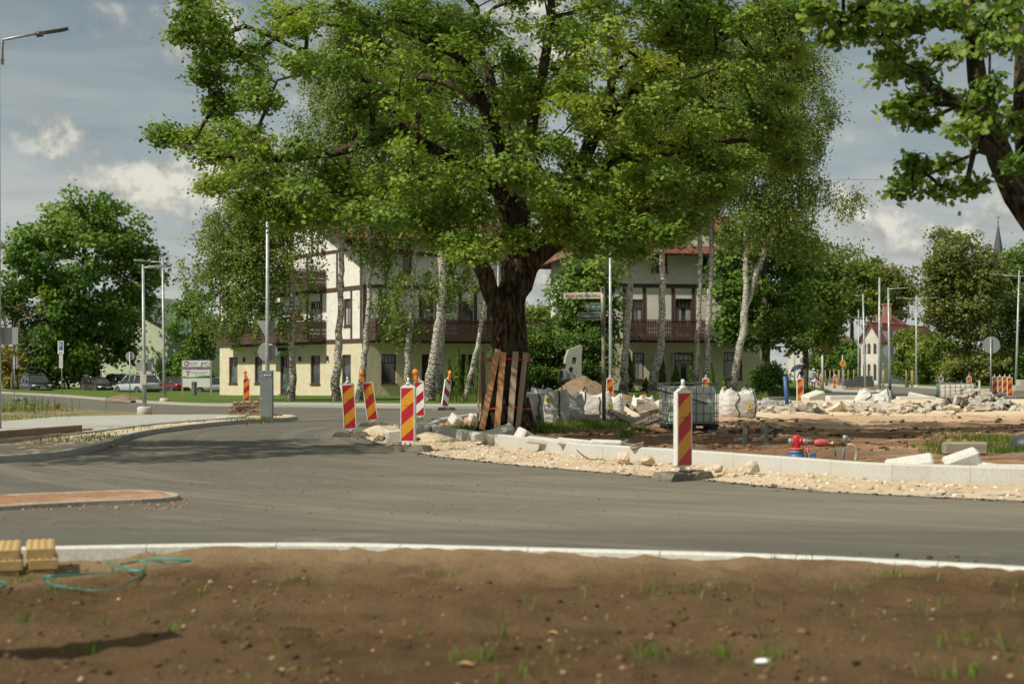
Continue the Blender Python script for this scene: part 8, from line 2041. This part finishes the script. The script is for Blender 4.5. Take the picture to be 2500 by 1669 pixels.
# ---- foreground: yellow tactile pavers, green strapping, white stone
M_YP = mat('paver_yellow', (.45, .31, .13), .85, (.36, .245, .10), 14, bump=.003, third=(.48, .36, .19), tscale=5, tlo=.55, thi=.7)
def paver_y(loc, lab, rz):
    q = MB(); q.box((0, 0, 0), (.195, .195, .072), bev=.004)
    for i in range(4):
        for j in range(4): q.lathe([(.019, 0), (.015, .004), (0, .005)], 8, M=TM((-.072 + .048 * i, -.072 + .048 * j, .036)), cap=False)
    o = q.build('tactile_paver', M_YP); o.location = loc; o.rotation_euler = (0, 0, rz); return tag(o, lab, 'paver', 'yellow tactile pavers stacked by the kerb')
for cx, (x_, y_, nm) in enumerate(((-.66, 0, 'left offscreen'), (-.335, 0, 'left'), (-.10, 0.0, 'right'))):
    for r_ in range(3):
        for dd in range(3):
            top = r_ == 2
            jx = (.012 if r_ == 1 else -.006) + .004 * dd; lv = ('lowest', 'middle', 'top')[r_]
            if dd == 2 and not top: continue
            paver_y(Vector((-3.21, 10.02, 0)) + Matrix.Rotation(R(19), 3, 'Z') @ Vector((x_ + jx, y_ + .098 + dd * .2 - (.02 if r_ == 1 else 0), 0.03 + .0735 * r_)), 'yellow studded paver in the %s layer of the %s column by the kerb' % (lv, 'left' if cx < 2 else 'right'), R(19 + random.uniform(-1.5, 1.5)))
def strap(label, pts, m, w=.020):
    P = [G(x, y, .10 + dz) for x, y, dz in pts]; sp = []
    for i in range(len(P) - 1):
        p1, p2 = P[i], P[i + 1]; p0 = P[i - 1] if i else p1 * 2 - p2; p3 = P[i + 2] if i + 2 < len(P) else p2 * 2 - p1
        for q in range(8): t = q / 8; sp.append(0.5 * ((2 * p1) + (p2 - p0) * t + (2 * p0 - 5 * p1 + 4 * p2 - p3) * t * t + (3 * p1 - p0 - 3 * p2 + p3) * t ** 3))
    sp.append(P[-1]); vs = []; fs = []
    for i, p in enumerate(sp):
        tl = .55 + .5 * sin(i * .09); up = Vector((0, cos(tl) * .9, sin(tl))) * w; p = p.copy(); p.z = max(p.z, soil_z(p.x, p.y) + .006)
        t = (sp[min(i + 1, len(sp) - 1)] - sp[max(i - 1, 0)]).normalized(); nn = t.cross(up).normalized() * .0015
        vs += [p - nn, p + up - nn, p + up + nn, p + nn]
    for i in range(len(sp) - 1):
        for k_ in range(4): k2 = (k_ + 1) % 4; fs.append((i * 4 + k_, i * 4 + k2, (i + 1) * 4 + k2, (i + 1) * 4 + k_))
    mb = MB(); mb.add(vs, fs, 0, True); return tag(mb.build('packing_strap', m), label, 'strap')
M_TEAL2 = mat('strap_teal', (.025, .19, .165), .35, (.02, .15, .135), 9)
zz4 = lambda x, y, dz=0.0: (x / 4.031, 1280 + y / 4.031, dz)
strap('long teal plastic packing strap curled on the soil', [zz4(1050, 372, .06), zz4(1250, 448, .03), zz4(1395, 470, .02), zz4(1425, 495), zz4(1340, 545), zz4(1200, 600), zz4(1060, 640), zz4(900, 645), zz4(700, 628), zz4(520, 600), zz4(445, 560), zz4(432, 528, .02), zz4(520, 518, .03), zz4(760, 500, .02), zz4(1000, 475), zz4(1250, 445, .01), zz4(1500, 405, .02), zz4(1720, 382, .03), zz4(1870, 362, .03), zz4(1800, 352, .03), zz4(1560, 352, .02), zz4(1350, 370), zz4(1180, 398)], M_TEAL2)
strap('short teal strap end at the left edge below the yellow pavers', [zz4(-60, 575), zz4(20, 572), zz4(58, 600), zz4(30, 628), zz4(-60, 645)], M_TEAL2)
q = MB(); b = bmesh.new(); bmesh.ops.create_icosphere(b, subdivisions=2, radius=1)
for v in b.verts: v.co = Vector((v.co.x * .042, v.co.y * .028, v.co.z * .014)) * (1 + .3 * noise.noise(v.co * 2))
q.bm(b, smooth=True); o = q.build('white_stone', mat('white_chip', (.78, .78, .80), .6)); c = G(1862, 1607, .09); o.location = (c.x, c.y, soil_z(c.x, c.y) + .012); tag(o, 'flat bright white chip lying on the near soil', 'stone')
for i, (px, py, lab) in enumerate(((1135, 1618, 'curled tan dead leaf on the near soil'), (1350, 1530, 'orange-brown leaf lying left of the white chip'), (560, 1443, 'small dead leaf near the teal strap'))):
    c = G(px, py, .09); q = MB(); a = .05 - .012 * i; q.add([(-a, 0, .004), (-.2 * a, -.55 * a, .016), (a * .9, -.1 * a, .003), (.1 * a, .5 * a, .02), (0, 0, .004)], [(0, 1, 4), (1, 2, 4), (2, 3, 4), (3, 0, 4)]); o = q.build('dead_leaf', mat('dead_leaf', (.42, .27, .12), .8, (.30, .17, .07), 30)); o.location = (c.x, c.y, soil_z(c.x, c.y) + .004); tag(o, lab, 'leaf')
q = MB(); q.box((0, 0, .72), (.42, .26, 1.45), bev=.012); o = q.build('shadow_caster', MATS['cabinet_grey']); o.location = (-3.03, 6.62, .06); o.rotation_euler = (0, 0, R(32)); tag(o, 'unseen grey box just left of the frame, added to throw the shadow on the near soil', 'cabinet')  # unseen upright box, added to cast the shadow on the near soil
# fallen leaves and twig by the left kerb and on the sand
for i, (px, py, lab) in enumerate(((272, 1093, 'crumpled brown leaf at the foot of the left kerb'), (606, 1039, 'rust-coloured leaf at the kerb below the galvanised box'), (640, 1036, 'brown scrap at the kerb below the galvanised box'))):
    c = G(px, py, .0); q = MB(); a = .08; q.add([(-a, 0, .01), (0, -.6 * a, .05), (a, 0, .01), (.2 * a, .6 * a, .06), (0, 0, .02)], [(0, 1, 4), (1, 2, 4), (2, 3, 4), (3, 0, 4)]); o = q.build('dead_leaf', MATS['dead_leaf']); o.location = (c.x, c.y, .01); tag(o, lab, 'leaf')
q = MB(); q.tube([G(1408, 1098, .22), G(1425, 1113, .12), G(1440, 1121, .06), G(1470, 1120, .06), G(1482, 1124, .05)], [.008, .010, .008, .006, .003], 5); tag(q.build('twig', M_TWIG), 'dry twig leaning on the kerb above the sand', 'twig')

# ------------------------------------------------------------------ far street: stakes, watering bags, stacks
M_STK = mat('stake_wood', (.50, .32, .16), .85, (.40, .25, .12), 6, stretch=(4, 4, .5)); M_BLKB = mat('black_bag', (.025, .028, .030), .6, (.045, .048, .05), 9, bump=.02)
zz8 = lambda x, y: (1930 + x / 7.83, 800 + y / 7.83)
for i, (x, y0, y1) in enumerate(((275, 800, 985), (360, 795, 1000), (515, 800, 990), (665, 800, 935), (755, 805, 1030), (830, 800, 930), (915, 800, 1040), (930, 805, 1040), (1018, 800, 915), (1100, 800, 1050), (1210, 800, 960), (1290, 800, 1010), (1440, 815, 1060), (1520, 815, 1075), (1535, 815, 1075), (1760, 812, 1065), (1778, 812, 1065), (2210, 808, 990), (2310, 812, 1110), (2335, 808, 1110))):
    px, py = zz8(x, y0); d = 150 if x < 1400 else 142 if x < 2000 else 138; p = W(px, py, d); q = MB(); q.tube([(0, 0, 0), (0, 0, p.z - .05)], .042, 8); o = q.build('tree_stake', M_STK); o.location = (p.x, p.y, .05); tag(o, 'pale wooden stake propping the young trees along the far street', 'stake', 'wooden tree stakes along the far street')
for i, (x, y0, y1, w) in enumerate(((535, 935, 1015, 40), (690, 930, 1025, 55), (1042, 905, 1045, 60), (2225, 990, 1110, 75), (300, 950, 1000, 50))):
    px, _ = zz8(x, 0); d = 148 if x < 1400 else 138; s = d / F / 7.83; H = (y1 - y0) * s * 1.05; q = MB(); q.lathe([(w * s * .55, 0), (w * s * .5, H * .3), (w * s * .32, H * .7), (w * s * .14, H * .95), (0, H)], 10, cap=False); o = q.build('watering_bag', M_BLKB); b_ = W(px, 0, d - .5); o.location = (b_.x, b_.y, .08); tag(o, 'black watering bag at the foot of a staked young tree', 'bag', 'black watering bags of the young trees')
o = empty('slab_stack', bw(2098, 112, .05), R(-6), 'dark stacked mats on pallets, left of the collapsed white bag', 'stack'); s = 112 / F
q = MB(); q.box((0, 0, .14), (2.3, 1.4, .28), bev=.01); q.build('pallet', M_PAL, o); q = MB(); q.prism([(-1.15, -.6), (1.05, -.6), (1.05, .6), (-.95, .6)], .28, .80); q.build('lower_stack', mat('mats_green', (.035, .05, .045), .8, (.055, .075, .068), 6, stretch=(3, 3, 9)), o); q = MB(); q.box((.35, 0, .98), (1.25, 1.0, .36), bev=.01); q.build('upper_stack', MATS['mats_green'], o)
o = empty('block_stack', bw(2494, 100, .05), 0, 'grey concrete blocks stacked on a pallet at the right edge', 'stack'); q = MB(); q.box((0, 0, .08), (1.3, 1, .12)); q.build('pallet', M_PAL, o); q = MB(); q.box((0, 0, .33), (1.2, .9, .38), bev=.01); q.build('lower_blocks', M_CONC3, o); q = MB(); q.box((.15, 0, .72), (.8, .9, .40), bev=.01); q.build('upper_blocks', M_CONC3, o)
q = MB(); q.box((0, 0, .35), (.12, .12, .9), bev=.01); q.box((0, 0, .82), (.13, .13, .10)); o = q.build('marker_post', MATS['beacon_white']); o.location = bw(2391, 110, .0); tag(o, 'small white-topped marker post behind the debris heap', 'post')
q = MB(); a, b_ = W(2040, 438, 130), W(2560, 424, 130); q.tube([a.lerp(b_, t) - Vector((0, 0, .25 * sin(pi * t))) for t in [i / 12 for i in range(13)]], .016, 4); tag(q.build('overhead_wire', M_TRIM), 'thin overhead wire crossing the sky on the right', 'wire')
q = MB(); M = TM((0, 0, 0), .5); q.lathe([(0, -.09), (.03, -.05), (.035, 0), (.02, .06), (0, .10)], 8, M=M @ Matrix.Rotation(pi / 2, 4, 'X'), cap=False); q.add([(0, -.03, .01), (.16, -.02, .10), (.24, .03, .16), (.03, .04, .01)], [(0, 1, 2, 3)], M=M); q.add([(0, -.03, .01), (-.16, -.02, .10), (-.24, .03, .16), (-.03, .04, .01)], [(0, 1, 2, 3)], M=M); o = q.build('bird', M_TRIM); o.location = W(185, 440, 75); tag(o, 'small dark bird flying above the maple on the left', 'bird')
